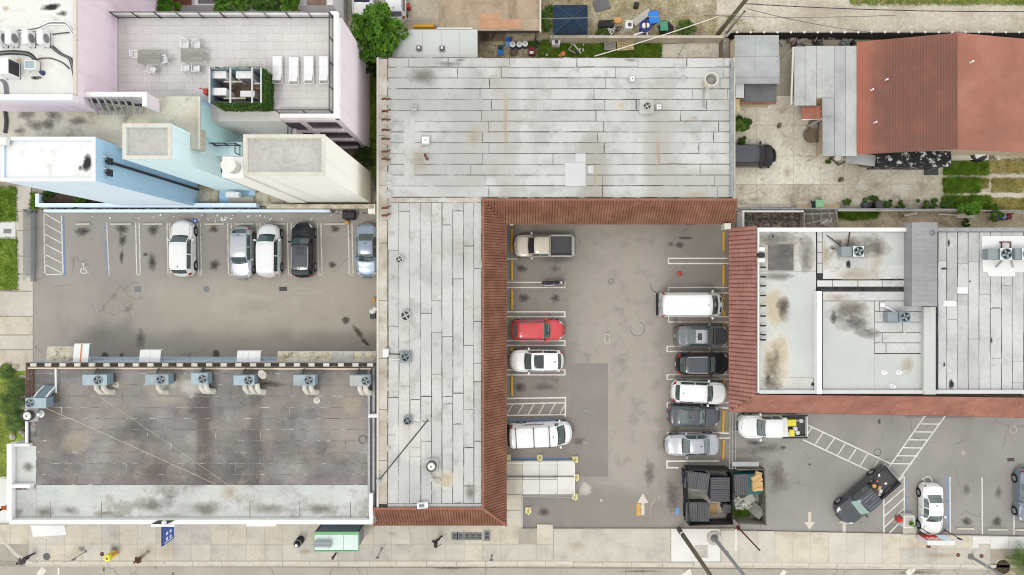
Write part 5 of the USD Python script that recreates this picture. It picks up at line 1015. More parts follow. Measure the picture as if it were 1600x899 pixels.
# ================================================================ vehicles
# profiles: s (0 front .. 1 rear), half width factor, belt height, half roof width factor, top height (factors of W/2 and H)
PROF = {
 'sedan': dict(st=[(0,.42,.36,.34,.40),(.008,.60,.40,.48,.43),(.025,.78,.45,.62,.48),(.055,.90,.50,.71,.54),(.11,.97,.54,.75,.59),(.15,.99,.56,.76,.61),(.27,1.0,.61,.78,.67),(.31,1.0,.62,.76,.72),(.43,1.0,.64,.66,.955),(.52,1.0,.65,.665,1.0),(.66,1.0,.655,.65,.97),(.80,.99,.66,.70,.745),(.84,.985,.66,.70,.72),(.93,.96,.64,.69,.70),(.965,.89,.61,.66,.67),(.985,.78,.56,.58,.61),(1,.56,.46,.44,.48)],
               ws=(.305,.425),rf=(.445,.655),rw=(.67,.80),side=(.36,.74),wheels=(.19,.80)),
 'suv': dict(st=[(0,.48,.36,.40,.42),(.008,.65,.41,.52,.46),(.025,.82,.47,.66,.53),(.055,.92,.52,.74,.58),(.11,.98,.56,.78,.62),(.15,1.0,.58,.78,.64),(.25,1.0,.62,.79,.68),(.285,1.0,.63,.77,.71),(.40,1.0,.64,.76,.96),(.50,1.0,.65,.78,1.0),(.80,1.0,.66,.76,.985),(.88,.985,.66,.74,.93),(.945,.95,.64,.72,.72),(.975,.87,.58,.64,.62),(.99,.76,.52,.56,.55),(1,.62,.44,.46,.48)],
             ws=(.28,.395),rf=(.415,.86),rw=(.885,.95),side=(.33,.87),wheels=(.19,.80)),
 'hatch': dict(st=[(0,.46,.36,.38,.40),(.008,.63,.40,.50,.44),(.025,.80,.46,.64,.51),(.055,.91,.52,.73,.57),(.14,.99,.58,.77,.64),(.25,1.0,.62,.78,.69),(.29,1.0,.63,.76,.72),(.415,1.0,.645,.74,.96),(.52,1.0,.65,.76,1.0),(.78,.99,.665,.73,.96),(.87,.97,.67,.70,.88),(.945,.93,.64,.68,.70),(.975,.85,.57,.62,.60),(.99,.74,.50,.54,.52),(1,.60,.44,.46,.46)],
               ws=(.285,.41),rf=(.43,.84),rw=(.865,.95),side=(.34,.84),wheels=(.18,.81)),
 'van': dict(st=[(0,.54,.30,.42,.34),(.008,.70,.34,.56,.38),(.025,.85,.38,.68,.43),(.055,.94,.43,.76,.48),(.10,.99,.46,.80,.53),(.13,1.0,.48,.82,.57),(.255,1.0,.55,.82,.955),(.31,1.0,.56,.84,.99),(.60,1.0,.56,.82,1.0),(.95,1.0,.56,.82,.985),(.985,.98,.55,.80,.95),(1,.95,.50,.78,.90)],
             ws=(.125,.245),rf=(.27,.955),rw=(.982,.998),side=(.20,.33),wheels=(.17,.80)),
 'minivan': dict(st=[(0,.48,.34,.40,.40),(.008,.66,.38,.54,.43),(.025,.74,.44,.58,.49),(.055,.87,.49,.68,.54),(.13,.97,.55,.76,.61),(.21,1.0,.59,.79,.66),(.345,1.0,.63,.77,.955),(.46,1.0,.64,.79,1.0),(.86,1.0,.65,.77,.985),(.93,.975,.65,.75,.93),(.965,.93,.62,.72,.74),(.985,.84,.54,.64,.60),(1,.66,.44,.50,.46)],
             ws=(.205,.335),rf=(.36,.91),rw=(.93,.968),side=(.28,.90),wheels=(.18,.80)),
 'cab': dict(st=[(0,.58,.40,.46,.44),(.008,.76,.45,.58,.48),(.022,.88,.49,.66,.52),(.045,.95,.53,.72,.56),(.12,1.0,.57,.76,.60),(.225,1.0,.60,.78,.64),(.255,1.0,.61,.76,.68),(.345,1.0,.63,.74,.965),(.42,1.0,.63,.76,1.0),(.56,1.0,.63,.76,.985),(.595,.99,.63,.75,.96),(.615,.985,.62,.66,.66),(.62,.98,.56,.64,.58)],
             ws=(.25,.34),rf=(.355,.585),rw=(.597,.612),side=(.30,.58),wheels=(.16,.80)),
}
def body_grid(kind,L,Wd,H):
    st = np.array(PROF[kind]['st'],float); p = PROF[kind]
    marks = sorted(set([round(x,4) for x in list(np.linspace(st[0,0],st[-1,0],30)) + list(st[:,0]) + [*p['ws'],*p['rf'],*p['rw'],*p['side'],(p['side'][0] + p['side'][1]) / 2,(p['side'][0] + p['side'][1]) / 2 + .022]]))
    keep = [marks[0]]
    hard = set(round(x,4) for x in [*p['ws'],*p['rf'],*p['rw'],*p['side'],(p['side'][0] + p['side'][1]) / 2,(p['side'][0] + p['side'][1]) / 2 + .022,st[-1,0]])
    for m_ in marks[1:]:
        if m_ - keep[-1] < .006 and m_ not in hard: continue
        if m_ - keep[-1] < .006 and keep[-1] not in hard: keep[-1] = m_; continue
        keep.append(m_)
    S = np.array(keep); f = [PchipInterpolator(st[:,0],st[:,k])(S) for k in range(1,5)]
    rows = []; bow = PchipInterpolator([0,.06,.14,.3,.45,.6,.85,.94,1],[-.30,-.2,-.14,-.12,-.03,0,.05,.11,.22])
    for s,w,zb,wr,zt in zip(S,*f):
        x = L / 2 - s * L; w,wr,zb,zt = w * Wd / 2,wr * Wd / 2,zb * H,zt * H
        up = max(zt - zb,.02); w3 = w * .955
        half = [(w * .93,.20),(w * 1.0,.38),(w,zb - .10 * min(1,zb)),(w3,zb),(w3 + (wr - w3) * .10,zb + up * .08),(w3 + (wr - w3) * .93,zb + up * .86),(wr * .93,zb + up * .955),(wr * .55,zb + up * .995),(0,zb + up * 1.0 + .012)]
        o = float(bow(s)) * L / 4.6 * (.6 if kind == 'van' and s > .5 else 1)
        rows.append([(x + o * (y / Wd * 2) ** 2,y,z) for y,z in half] + [(x + o * (y / Wd * 2) ** 2,-y,z) for y,z in half[-2::-1]])
    return S,np.array(rows)
def car(label,cat,px,py,deg,kind,L,Wd,H,paint,glass='glass',group=None,rails=None,sunroof=False,roof=None,hood=None,zc=.8,name='parked_car',fin=True,racks=0,bed=None,side_glass=True,rear_glass=True,lights=True,vents=False,rear_bumper='trim_black'):
    x,y,_ = W(px,py,zc); t = thing(name,label,cat,(x,y,.0),math.radians(deg),group,local=True)
    p = PROF[kind]; S,R = body_grid(kind,L,Wd,H); n,m = R.shape[:2]; ix = lambda s: int(np.argmin(abs(S - s)))
    used = np.zeros((n - 1,m - 1),bool)
    def patch(i0,i1,j0,j1,off=0.0,claim=False):
        P = R[i0:i1 + 1,j0:j1 + 1].copy()
        if off:
            du = np.gradient(R,axis=0); dv = np.gradient(R,axis=1); N = np.cross(dv,du); N /= np.linalg.norm(N,axis=2,keepdims=True) + 1e-9
            c = R - np.array([0,0,H * .4]); sgn = np.sign((N * c).sum(2,keepdims=True)); P += (N * sgn)[i0:i1 + 1,j0:j1 + 1] * off
        if claim: used[i0:i1,j0:j1] = True
        a,b = P.shape[:2]; i,j = np.meshgrid(np.arange(a - 1),np.arange(b - 1),indexing='ij'); k = (i * b + j).ravel()
        return P.reshape(-1,3),np.c_[k,k + b,k + b + 1,k + 1]
    win = []
    ws0,ws1,rf0,rf1,rw0,rw1,sd0,sd1 = [ix(v) for v in (*p['ws'],*p['rf'],*p['rw'],*p['side'])]; mid = ix((p['side'][0] + p['side'][1]) / 2)
    win.append(('windshield',patch(ws0,ws1,6,10,0,True)))
    if rear_glass: win.append(('rear_window',patch(rw0,rw1,6 if kind != 'van' else 6,10,0,True)))
    if side_glass:
        for a in (4,11):
            win.append(('side_window',patch(sd0,mid,a,a + 1,0,True)))
            if kind != 'van' and sd1 > mid + 1: win.append(('side_window',patch(mid + 1,sd1,a,a + 1,0,True)))
    V = R.reshape(-1,3); F = []
    for i in range(n - 1):
        for j in range(m - 1):
            if not used[i,j]: k = i * m + j; F.append((k,k + m,k + m + 1,k + 1))
    F = np.array(F); caps = []
    for i,o in ((0,0),(n - 1,1)):
        c = len(V) + o; 
        for j in range(m - 1): caps.append((c,i * m + j,i * m + j + 1) if o == 0 else (c,i * m + j + 1,i * m + j))
    V = np.vstack([V,[R[0].mean(0) * (1,0,1)],[R[-1].mean(0) * (1,0,1)]])
    tri = np.vstack([F[:,[0,1,2]],F[:,[0,2,3]],caps])
    # underside
    bot = [(i * m,(i + 1) * m,(i + 1) * m + m - 1,i * m + m - 1) for i in range(n - 1)]; bot = np.array(bot)
    tri = np.vstack([tri,bot[:,[0,2,1]],bot[:,[0,3,2]]])
    body = part(t,'body',(V,tri),paint,smooth=38)
    for nm,(v,f) in win: part(t,nm,(v,f),glass if nm != 'side_window' else 'window_dark' if paint in ('car_black',) else 'glass',smooth=50)
    # dark cowl with wipers, roof panel and bonnet seams
    cw = patch(max(ws0 - 1,0),ws0,6,10,.006); cw[0][:5] = cw[0][:5] * .4 + cw[0][5:10] * .6; part(t,'cowl',cw,'trim_black')
    if roof: part(t,'roof_panel',patch(rf0,rf1,6,10,.008),roof,smooth=40)
    if hood: part(t,'bonnet',patch(ix(.03),max(ws0 - 1,1),5,11,.008),hood,smooth=40)
    i0,i1 = ix(.035),max(ws0 - 1,1)
    def seam(pts): return G().tube(np.array(pts) + (0,0,.004),.008,4)
    part(t,'panel_seam',seam([R[i,5] for i in range(i0,i1 + 1)]),'trim_black'); part(t,'panel_seam',seam([R[i,11] for i in range(i0,i1 + 1)]),'trim_black'); part(t,'panel_seam',seam([R[i0,j] for j in range(5,12)]),'trim_black')
    if kind in ('sedan',): part(t,'panel_seam',seam([R[ix(.955),j] for j in range(5,12)]),'trim_black')
    for s_ in (1,-1):
        jj = (1,2,3) if s_ > 0 else (15,14,13)
        for sv in ((p['side'][0] + .01,(p['side'][0] + p['side'][1]) / 2 + .01) if kind != 'van' else (.33,)): part(t,'door_seam',seam([R[ix(sv),j] + (0,s_ * .004,0) for j in jj]),'trim_black')
    w0,w1 = R[ws0,7] ,R[ws0,9]
    for q0,q1 in (((.12,.45),(.3,-.02)),((-.1,.05),(.3,-.42))):
        a = R[ws0,8] + (0,q0[0] * Wd,.012); b = R[ws0,8] * .4 + R[ws1,8] * .0 + R[min(ws0 + 1,ws1),8] * .6 + (0,(q0[0] - .3) * Wd,.022); part(t,'wiper',G().bar(a,b,.02),'trim_black')
    # lights
    if lights:
        for s_ in (1,-1):
            j0,j1 = (3,6) if s_ > 0 else (10,13)
            part(t,'headlight',patch(1,ix(.07),j0,j1,.008),'lamp_clear',smooth=40)
            if not bed:
                if kind in ('van','minivan','suv','hatch'): part(t,'taillight',patch(ix(.955),n - 2,2 if s_ > 0 else 11,5 if s_ > 0 else 14,.008),'lamp_red',smooth=40)
                else: part(t,'taillight',patch(ix(.965),n - 2,3 if s_ > 0 else 11,5 if s_ > 0 else 13,.008),'lamp_red',smooth=40)
        part(t,'grille',G().obox((L / 2 - .005,0,H * .30),(.05,Wd * .42,H * .1),bev=.01),'trim_black')
        part(t,'licence_plate',G().obox((-L / 2 - (.0 if not bed else -.02),0,H * .36),(.03,.32,.14),bev=.008),'plate')
    # mirrors
    for s_ in (1,-1):
        b = R[min(ws0 + 2,ws1),4 if s_ > 0 else 12]
        part(t,'mirror',G().obox((b[0] - .02,s_ * (abs(b[1]) + .15),b[2] + .06),(.16,.24,.15),rz=s_ * -.25,bev=.04),paint if paint not in ('car_beige',) else 'chrome'); part(t,'mirror_stalk',G().bar((b[0],s_ * (abs(b[1]) - .03),b[2] + .01),(b[0] - .01,s_ * (abs(b[1]) + .07),b[2] + .03),.05),'trim_black')
    # wheels
    rad = .33 if H < 1.6 else .36
    for s in p['wheels']:
        i = ix(min(s,S[-1])); hw = Wd / 2
        for s_ in (1,-1):
            xw = L / 2 - s * L
            def turn(g): v,f = g.arr(); return np.c_[v[:,0] + xw,s_ * (v[:,2] + hw - .23),v[:,1] + rad],(f if s_ > 0 else f[:,::-1])
            part(t,'wheel_arch',turn(G().cyl(0,0,.1,.238,rad * 1.17,n=22)),'arch')
            w = part(t,'wheel',turn(G().cyl(0,0,.02,.25,rad,n=22)),'tyre'); part(w,'rim',turn(G().cyl(0,0,.22,.262,rad * .66,rad * .6,n=16)),'rim'); part(w,'hub',turn(G().cyl(0,0,.25,.27,rad * .16,n=8)),'trim_black')
    zr = R[(rf0 + rf1) // 2,8][2]
    if fin and not bed and kind != 'van': a = R[max(rf1 - 1,0),8]; part(t,'antenna_fin',G().obox((a[0],0,a[2] + .03),(.16,.05,.07),bev=.02),'trim_black')
    if kind == 'van': a = R[rf0 + 1,8]; part(t,'antenna',G().cyl(a[0] - .15,.0,a[2],a[2] + .05,.05,n=8),'trim_black')
    if rails:
        for s_,j in ((1,6),(-1,10)): part(t,'roof_rail',G().tube([R[i,j] + (0,s_ * .01,.05) for i in range(rf0 + 1,rf1)],.025),rails)
    if sunroof:
        fr = sunroof if isinstance(sunroof,tuple) else (.15,.5)
        i0,i1 = rf0 + int((rf1 - rf0) * fr[0]),rf0 + int((rf1 - rf0) * fr[1]); v,f = patch(i0,max(i1,i0 + 1),6,10,.012); v = v * (1,.82,1); part(t,'sunroof',(v,f),'sunroof',smooth=40)
        c = v.reshape(-1,5,3); part(t,'sunroof_seal',seam(list(c[0]) + list(c[-1][::-1]) + [c[0][0]]),'trim_black')
    for k in range(racks):
        s = rf0 + int((rf1 - rf0) * (.22 + .36 * k)); a = R[min(s,n - 1)]; part(t,'roof_bar',G().bar((a[8][0],a[5][1] * .98,a[8][2] + .08),(a[8][0],a[11][1] * .98,a[8][2] + .08),.06,.04),'dark_grey')
        for j in (5,11): part(t,'bar_foot',G().obox((a[8][0],a[j][1] * .98,a[8][2] + .0),(.1,.08,.16)),'trim_black')
    if kind == 'van' and vents:
        for s_ in (1,-1): a = R[ix(.08),8]; part(t,'bonnet_vent',G().obox((a[0],s_ * Wd * .2,a[2] + .0),(.12,Wd * .22,.03),rz=s_ * .12,bev=.01),'trim_black')
    if kind == 'van' and rear_bumper: part(t,'rear_bumper',G().obox((-L / 2 - .06,0,.5),(.18,Wd * .92,.2),bev=.04),rear_bumper)
    if bed:
        xb0,xb1 = -L / 2 + .02,L / 2 - .62 * L; hw = Wd / 2; zb = H * .60
        part(t,'bed_floor',G().box(xb0 + .06,-hw + .1,.62,xb1,hw - .1,.70),bed); g = G()
        for s_ in (1,-1): part(t,'bed_side',G().obox(((xb0 + xb1) / 2,s_ * (hw - .065),(.34 + zb) / 2),(xb1 - xb0,.13,zb - .34),bev=.035),paint); part(t,'bed_rail_cap',G().obox(((xb0 + xb1) / 2,s_ * (hw - .065),zb + .008),(xb1 - xb0 - .02,.12,.025),bev=.01),'trim_black' if paint != 'car_beige' else 'steel'); part(t,'wheel_tub',G().obox((L / 2 - .8 * L,s_ * (hw - .2),.78),(.8,.2,.2),bev=.05),bed); part(t,'taillight',G().obox((xb0 + .0,s_ * (hw - .09),zb * .75),(.06,.14,.3),bev=.015),'lamp_red')
        part(t,'tailgate',G().obox((xb0 + .03,0,(.5 + zb) / 2),(.07,Wd - .24,zb - .5),bev=.02),paint); part(t,'bed_front',G().obox((xb1 + .0,0,(.6 + zb) / 2),(.06,Wd - .22,zb - .6)),paint); part(t,'rear_bumper',G().obox((xb0 - .1,0,.5),(.2,Wd * .9,.16),bev=.04),'chrome'); part(t,'chassis',G().box(xb0 + .1,-.5,.3,xb1 + .2,.5,.6),'trim_black')
        if bed == 'bedliner':
            for k in range(7): part(t,'liner_rib',G().box(xb0 + .12,-hw + .3 + k * (Wd - .6) / 6 - .03,.70,xb1 - .04,-hw + .3 + k * (Wd - .6) / 6 + .03,.715),bed)
    return t,R,S
# west lot
car('white hatchback SUV parked nose to the pastel wall, leftmost car of the west lot','car',285,388.5,90,'suv',4.75,1.86,1.68,'car_ivory')
car('silver hatchback parked tail to the wall between the white SUV and the white van','car',377,395,-90,'hatch',4.4,1.80,1.55,'car_silver','glass')
car('white compact van with a plain roof in the west lot','van',419.5,392,90,'minivan',4.5,1.86,1.85,'car_white',fin=False,side_glass=True,rear_glass=False,zc=.9)
car('glossy black crossover between the white van and the empty bay in the west lot','car',473,391,90,'suv',4.68,1.86,1.62,'car_black',sunroof=(.1,.45),rails='chrome',roof='car_charcoal')
car('blue-grey sedan half under the edge of the silver roof','car',573,391.5,-90,'sedan',4.55,1.80,1.45,'car_bluegrey')
# court, left row
car('beige pickup truck with an open grey bed, topmost in the left row of the court','pickup truck',848.5,384.5,180,'cab',4.95,1.86,1.75,'car_beige',glass='window_dark',bed='bedliner',name='pickup_truck')
car('red SUV parked tail to the clay tile eave','car',840,516,0,'suv',4.52,1.72,1.66,'car_red',rails='car_red')
car('white SUV with a large sunroof parked below the red SUV','car',838.5,564,180,'suv',4.55,1.86,1.64,'car_white',sunroof=(.12,.55))
tv,RV,SV = car('white cargo van with three roof bars and a red oval on its side','van',845.5,680.5,3.0,'van',5.3,1.98,2.05,'car_white',racks=3,zc=1.2,rear_glass=False,name='cargo_van')
for k,(w_,x_) in enumerate([(.16,-.6),(.2,-.36),(.12,-.16),(.22,.06),(.14,.28),(.18,.5),(.16,.72),(.2,.94),(.12,1.1)]): part(tv,'side_lettering',G().obox((x_ - .9,.952,1.34),(w_ * .8,.02,.13),rx=.12),'trim_black')
ov = G().ring(0,0,0,.012,.42,.36,24); v,f = ov.arr(); part(tv,'side_emblem',(np.c_[v[:,0] * 1.3 - .75,.985 - v[:,2] ,v[:,1] * .42 + 1.02],f),'red'); part(tv,'ladder_hook',G().tube([(-2.4,.05,2.02),(-2.62,.1,1.9),(-2.66,.12,1.6)],.03),'orange')
part(tv,'rear_door_pane',G().box(-2.66,-.7,1.15,-2.645,.7,1.72),'window_dark')
# court, right row
car('long white high-roof van in the upper part of the right row','van',1083.5,476.5,0,'van',5.45,2.02,2.45,'car_white',zc=1.5,rear_glass=False,vents=True,name='cargo_van')
car('grey sedan with a silvery roof and sunroof below the long white van','car',1097.5,525.5,0,'sedan',4.5,1.78,1.46,'car_grey',sunroof=(.5,.9),hood='car_darkgrey',roof='car_palegrey')
car('black SUV between the grey sedan with sunroof and the white wagon','car',1098,569,0,'suv',4.45,1.80,1.62,'car_black',roof='car_charcoal',rails='chrome')
car('white estate car with bright red tail lamps in the right row of the court','car',1092.5,613.5,-2.5,'suv',4.65,1.84,1.6,'car_white',rails='car_white')
car('dark grey sedan in the right row just above the silver sedan','car',1085,650.5,-1,'sedan',4.4,1.76,1.45,'car_darkgrey',glass='glass')
car('silver sedan facing left, lowest in the right row of the court','car',1082,695.5,181.5,'sedan',4.62,1.80,1.46,'car_palegrey')
# south lot
tp,RP,SP = car('white pickup truck carrying yellow cases and buckets below the terracotta eave','pickup truck',1208,667,180.5,'cab',5.75,1.95,1.82,'car_white',bed='bedliner',zc=1.0,name='pickup_truck')
td,RD,SD = car('dark grey pickup truck parked askew across the hatched walkway with a messy bed','pickup truck',1355,776.5,221,'cab',5.75,1.98,1.85,'car_charcoal',glass='glass_pale',bed='bedliner',zc=1.0,name='pickup_truck')
for k in range(5): part(td,'roof_rib',G().obox((.12,-.5 + k * .25,1.845),(1.1,.05,.02),bev=.008),'car_slate')
car('white sedan parked nose to the pavement beside the blue edged bay','car',1456.5,797,-90,'sedan',4.45,1.76,1.45,'car_white')
car('slate grey car cut off by the right edge of the photograph','car',1608,775,-90,'sedan',4.5,1.8,1.46,'car_slate')
car('black minivan half under the right edge of the silver roof','car',1168,243.5,0,'minivan',4.95,1.86,1.72,'car_black',glass='window_dark',roof='car_charcoal')
car('white car with its bonnet towards the big green tree','car',566.5,-12,-90,'sedan',4.6,1.85,1.48,'car_ivory',glass='navy')
car('white SUV with dark rear window behind the big green tree','car',617.5,-10,90,'suv',4.7,1.86,1.68,'car_white',rails='steel')
# cargo in the two pickup beds (things of their own)
def on(t_deg,px,py,zc,lx,ly):
    x,y,_ = W(px,py,zc); a = math.radians(t_deg); return x + lx * math.cos(a) - ly * math.sin(a),y + lx * math.sin(a) + ly * math.cos(a)
A1 = (180.5,1208,667,1.0)
def at1(px,py,z): x,y,_ = W(px,py,z); return x,y
for lab,px,py,sx,sy,h,m in (('bigger yellow tool case in the white pickup bed',1237,661,.75,.55,.45,'yellow_bright'),('smaller yellow tool case in the white pickup bed',1237.5,677,.42,.55,.4,'yellow_bright'),('long white crate across the front of the white pickup bed',1226.5,668,.46,1.6,.42,'cap_white'),('grey box between the crate and the smaller yellow case',1231,680,.3,.5,.3,'wall_grey')):
    x,y = at1(px,py,.7 + h); t = thing('tool_case' if 'case' in lab else 'crate',lab,'case' if 'case' in lab else 'crate',(x,y,.72)); part(t,'case',G().obox((x,y,.72 + h / 2),(sx,sy,h),rz=.05,bev=.04),m); part(t,'lid',G().obox((x,y,.72 + h + .01),(sx * .96,sy * .96,.03),rz=.05,bev=.01),m); part(t,'latch',G().obox((x + sx / 2,y,.72 + h * .8),(.03,.12,.06)),'dark_grey')
for lab,px,py,m in (('white bucket lid, upper one beside the yellow cases',1243,670,'cap_white'),('white bucket lid, lower one beside the yellow cases',1246.5,676.5,'cap_white'),('pale ring topped bucket at the far corner of the white pickup bed',1252,658,'wall_grey'),('small cream tin beside the pale ring topped bucket',1245.5,657.5,'cap_cream')):
    x,y = at1(px,py,1.1); r_ = .16 if 'tin' not in lab else .08; t = thing('bucket',lab,'bucket',(x,y,.715)); part(t,'pail',G().cyl(x,y,.716,1.08,r_ * .88,r_,16),m,smooth=40); part(t,'lid',G().cyl(x,y,1.08,1.11,r_ * 1.06,n=16),m); part(t,'lid_ring',G().ring(x,y,1.11,1.12,r_ * .7,r_ * .55,16),'mid_grey')
x,y = on(221,1355,776.5,1.0,-1.0,-.35); t = thing('round_bin','round black tub with an orange lid in the dark pickup bed','tub',(x,y,.715)); part(t,'tub',G().cyl(x,y,.716,1.1,.34,.38,20),'black_plastic',smooth=40); part(t,'lid',G().ell((x,y,1.12),(.19,.19,.06),14,8),'orange_ball',smooth=True)
r = random.Random(11)
for k in range(26):
    lx,ly = r.uniform(-1.9,-.75),r.uniform(-.8,.62) ; lx = -.75 - abs(r.gauss(0,.5)); x,y = on(221,1355,776.5,1.0,lx,ly)
    solo('loose_item',G().obox((x,y,.74 + r.uniform(0,.16)),(r.uniform(.16,.42),r.uniform(.12,.3),r.uniform(.06,.16)),rz=r.uniform(0,3),rx=r.uniform(-.4,.4),bev=.02),r.choice(['cap_cream','wood_raw','cap_white','wood_old','car_red','pink','cardboard','wall_grey','rust_vent']),'loose scrap lying in the messy dark pickup bed','scrap','scraps in the dark pickup bed')
# motorcycle
x,y,_ = W(864,442,.6); mc = thing('motorcycle','black motorcycle standing on the painted bay line in the court','motorcycle',(x,y,0),math.radians(2),local=True)
def wheel_y(xc,rr,w): v,f = G().ring(0,0,-w / 2,w / 2,rr,rr * .62,20).arr(); return np.c_[v[:,0] + xc,v[:,2],v[:,1] + rr],f
for xc in (.68,-.62): w = part(mc,'wheel',wheel_y(xc,.31,.13),'tyre'); part(w,'rim',wheel_y(xc,.20,.09),'rim')
part(mc,'tank',G().ell((.16,0,.82),(.32,.17,.15),14,10),'car_black',smooth=True); part(mc,'seat',G().ell((-.34,0,.78),(.42,.17,.09),14,8),'seat_dark',smooth=True); part(mc,'tail',G().obox((-.74,0,.78),(.26,.2,.1),bev=.04),'car_black'); part(mc,'engine',G().obox((.06,0,.48),(.5,.34,.36),bev=.06),'steel'); part(mc,'exhaust',G().tube([(.2,-.16,.4),(-.2,-.2,.32),(-.72,-.22,.4)],.05,8),'chrome')
part(mc,'fork',G().bar((.7,.09,.32),(.5,.09,.92),.05).bar((.7,-.09,.32),(.5,-.09,.92),.05),'steel'); part(mc,'handlebar',G().tube([(.32,.38,.98),(.46,.16,1.0),(.48,0,1.0),(.46,-.16,1.0),(.32,-.38,.98)],.022),'black_plastic'); part(mc,'headlight',G().ell((.68,0,.86),(.1,.1,.1),12,8),'lamp_clear',smooth=True); part(mc,'front_fender',G().obox((.7,0,.64),(.4,.14,.03),bev=.01),'car_black'); part(mc,'mirror',G().obox((.36,.32,1.12),(.04,.1,.07),bev=.02),'chrome'); part(mc,'mirror',G().obox((.36,-.32,1.12),(.04,.1,.07),bev=.02),'chrome'); part(mc,'side_stand',G().bar((.0,.1,.3),(-.1,.32,.01),.03),'steel')

# ================================================================ painted markings
def line(lot,px0,py0,px1,py1,w=.1,m='line_white',z=.008,name='painted_line'):
    a,b = np.array(W(px0,py0,z)),np.array(W(px1,py1,z)); d = (b - a)[:2]; d /= np.linalg.norm(d); n = np.array([-d[1],d[0]]) * w / 2
    return part(lot,name,G().sheet([(*(a[:2] + n),z),(*(b[:2] + n),z),(*(b[:2] - n),z),(*(a[:2] - n),z)]),m)
def wline(lot,px0,py0,px1,py1,w,m,fade=.7,z=.009,name='worn_line'):
    a,b = np.array(W(px0,py0)),np.array(W(px1,py1)); d = (b - a)[:2]; d /= np.linalg.norm(d); n = np.array([-d[1],d[0]]) * w / 2
    pts = [a[:2] + n,b[:2] + n,b[:2] - n,a[:2] - n]
    inv = [(800 + p[0] * FP / HC,449.5 - p[1] * FP / HC) for p in pts]
    return worn(lot,name,inv,z,m,fade)
L1 = lot_west
line(L1,68.5,333,70,430,.1); line(L1,96,337,98.5,430,.1); line(L1,69,429.3,99,429,.1); wline(L1,99,337,101.5,430,.16,'worn_blue',.95)
for i in range(6): line(L1,69.5,334 + i * 15.8,96.5,349.5 + i * 15.4,.09)
line(L1,166.5,348,170.5,430,.1,'line_worn'); wline(L1,164,348,167.6,430,.16,'worn_blue',.85)
for a,b in ((212,217.5),(261,265),(308.5,313),(355.5,361.5),(401.5,406.5),(449,455),(496,501.5),(544,550)):
    wline(L1,a,349,a + 1.8,430,.10,'worn_white',.98); wline(L1,b,349,b + 1.8,430,.10,'worn_white',.95); wline(L1,a + 1.5,429.5,b + 2,429.5,.1,'worn_white',.95)
def wheel_stop(px0,py0,px1,py1,m,lab,grp,w=.17,h=.13):
    a,b = np.array(W(px0,py0,h)),np.array(W(px1,py1,h)); d = b - a; L = np.linalg.norm(d[:2])
    solo('wheel_stop',G().obox(((a[0] + b[0]) / 2,(a[1] + b[1]) / 2,h / 2 + .006),(L,w,h),rz=math.atan2(d[1],d[0]),bev=.04),m,lab,'wheel stop',grp)
for a,b in ((117,140),(172,206),(222,255),(318,350),(366,396),(412,446),(506,540)): wheel_stop(a,350.5,b,350,'concrete_walk','worn concrete wheel stop at the head of a bay in the west lot','concrete wheel stops in the west lot')
for px,py,rx,ry in [(130,362,16,10),(190,358,12,12),(191,375,9,14),(240,360,12,12),(238,410,10,18),(190,400,5,16),(334,358,10,9),(335,414,11,12),(524,358,11,8),(519,414,8,8),(228,398,7,4),(380,370,8,8)]: stain(L1,px,py,rx * 1.35,ry * 1.35,'stain_oil',name='oil_stain')
stain(L1,541,500,9,9,'stain_wet',z=.0085); stain(L1,560,520,22,8,'stain_wet',rot=-.9); stain(L1,570,534,14,7,'stain_wet',z=.0095,rot=-.7); stain(L1,338,553,10,10,'stain_wet'); stain(L1,164,556,12,8,'stain_wet'); stain(L1,190,556,6,8,'stain_wet'); stain(L1,524,472,10,9,'stain_bleach'); stain(L1,220,530,14,30,'stain_tyre'); stain(L1,400,480,140,40,'stain_bleach',z=.0078); stain(L1,470,455,50,8,'stain_bleach'); stain(L1,330,356,14,5,'stain_ring')
x,y,_ = W(322.5,452); solo('manhole_cover',G().cyl(x,y,.0,.014,.26,n=20).ring(x,y,.012,.02,.24,.2,20),'mid_grey','round manhole cover in the middle of the west lot','manhole cover')
solo('drain_grate',G().box(XX(436.5),YY(455),0,XX(448.5),YY(448.5),.015),'dark_grey','dark drain grate in the west lot behind the black crossover','drain grate'); x,y,_ = W(215,452); solo('drain_grate',G().obox((x,y,.008),(.55,.5,.016)),'mid_grey','square grate in the west lot left of the round manhole cover','drain grate')
wline(L1,443.5,463.5,443.5,474.5,.36,'worn_yellow',.75,name='worn_mark')
def wheelchair(lot,px,py,s,rz,m='line_white',z=.009):
    """The painted wheelchair symbol."""
    x,y,_ = W(px,py); R_ = lambda pts: [(x + s * (a * math.cos(rz) - b * math.sin(rz)),y + s * (a * math.sin(rz) + b * math.cos(rz)),z) for a,b in pts]
    arc = [(-.02 + .34 * math.cos(a),-.2 + .34 * math.sin(a)) for a in np.linspace(2.1,6.0,14)]; inner = [(-.02 + .25 * math.cos(a),-.2 + .25 * math.sin(a)) for a in np.linspace(6.0,2.1,14)]
    p1,p2 = R_(arc),R_(inner[::-1]); g = G()
    for i in range(13): g.sheet([p1[i],p1[i + 1],p2[i + 1],p2[i]])
    g.sheet(R_([(-.09,.34),(.0,.34),(.02,-.08),(-.07,-.08)])); g.sheet(R_([(-.06,-.06),(.24,-.06),(.24,-.14),(-.06,-.14)])); g.sheet(R_([(.2,-.12),(.28,-.12),(.4,-.46),(.32,-.46)])); g.sheet(R_([(.32,-.4),(.5,-.34),(.5,-.42),(.34,-.48)])); g.sheet(R_([(-.04,.14),(.2,.14),(.2,.08),(-.04,.08)])); g.sheet(R_([(-.05 + .1 * math.cos(a),.46 + .1 * math.sin(a)) for a in np.linspace(0,6.28,13)[:-1]]))
    part(lot,'wheelchair_symbol',g,m)
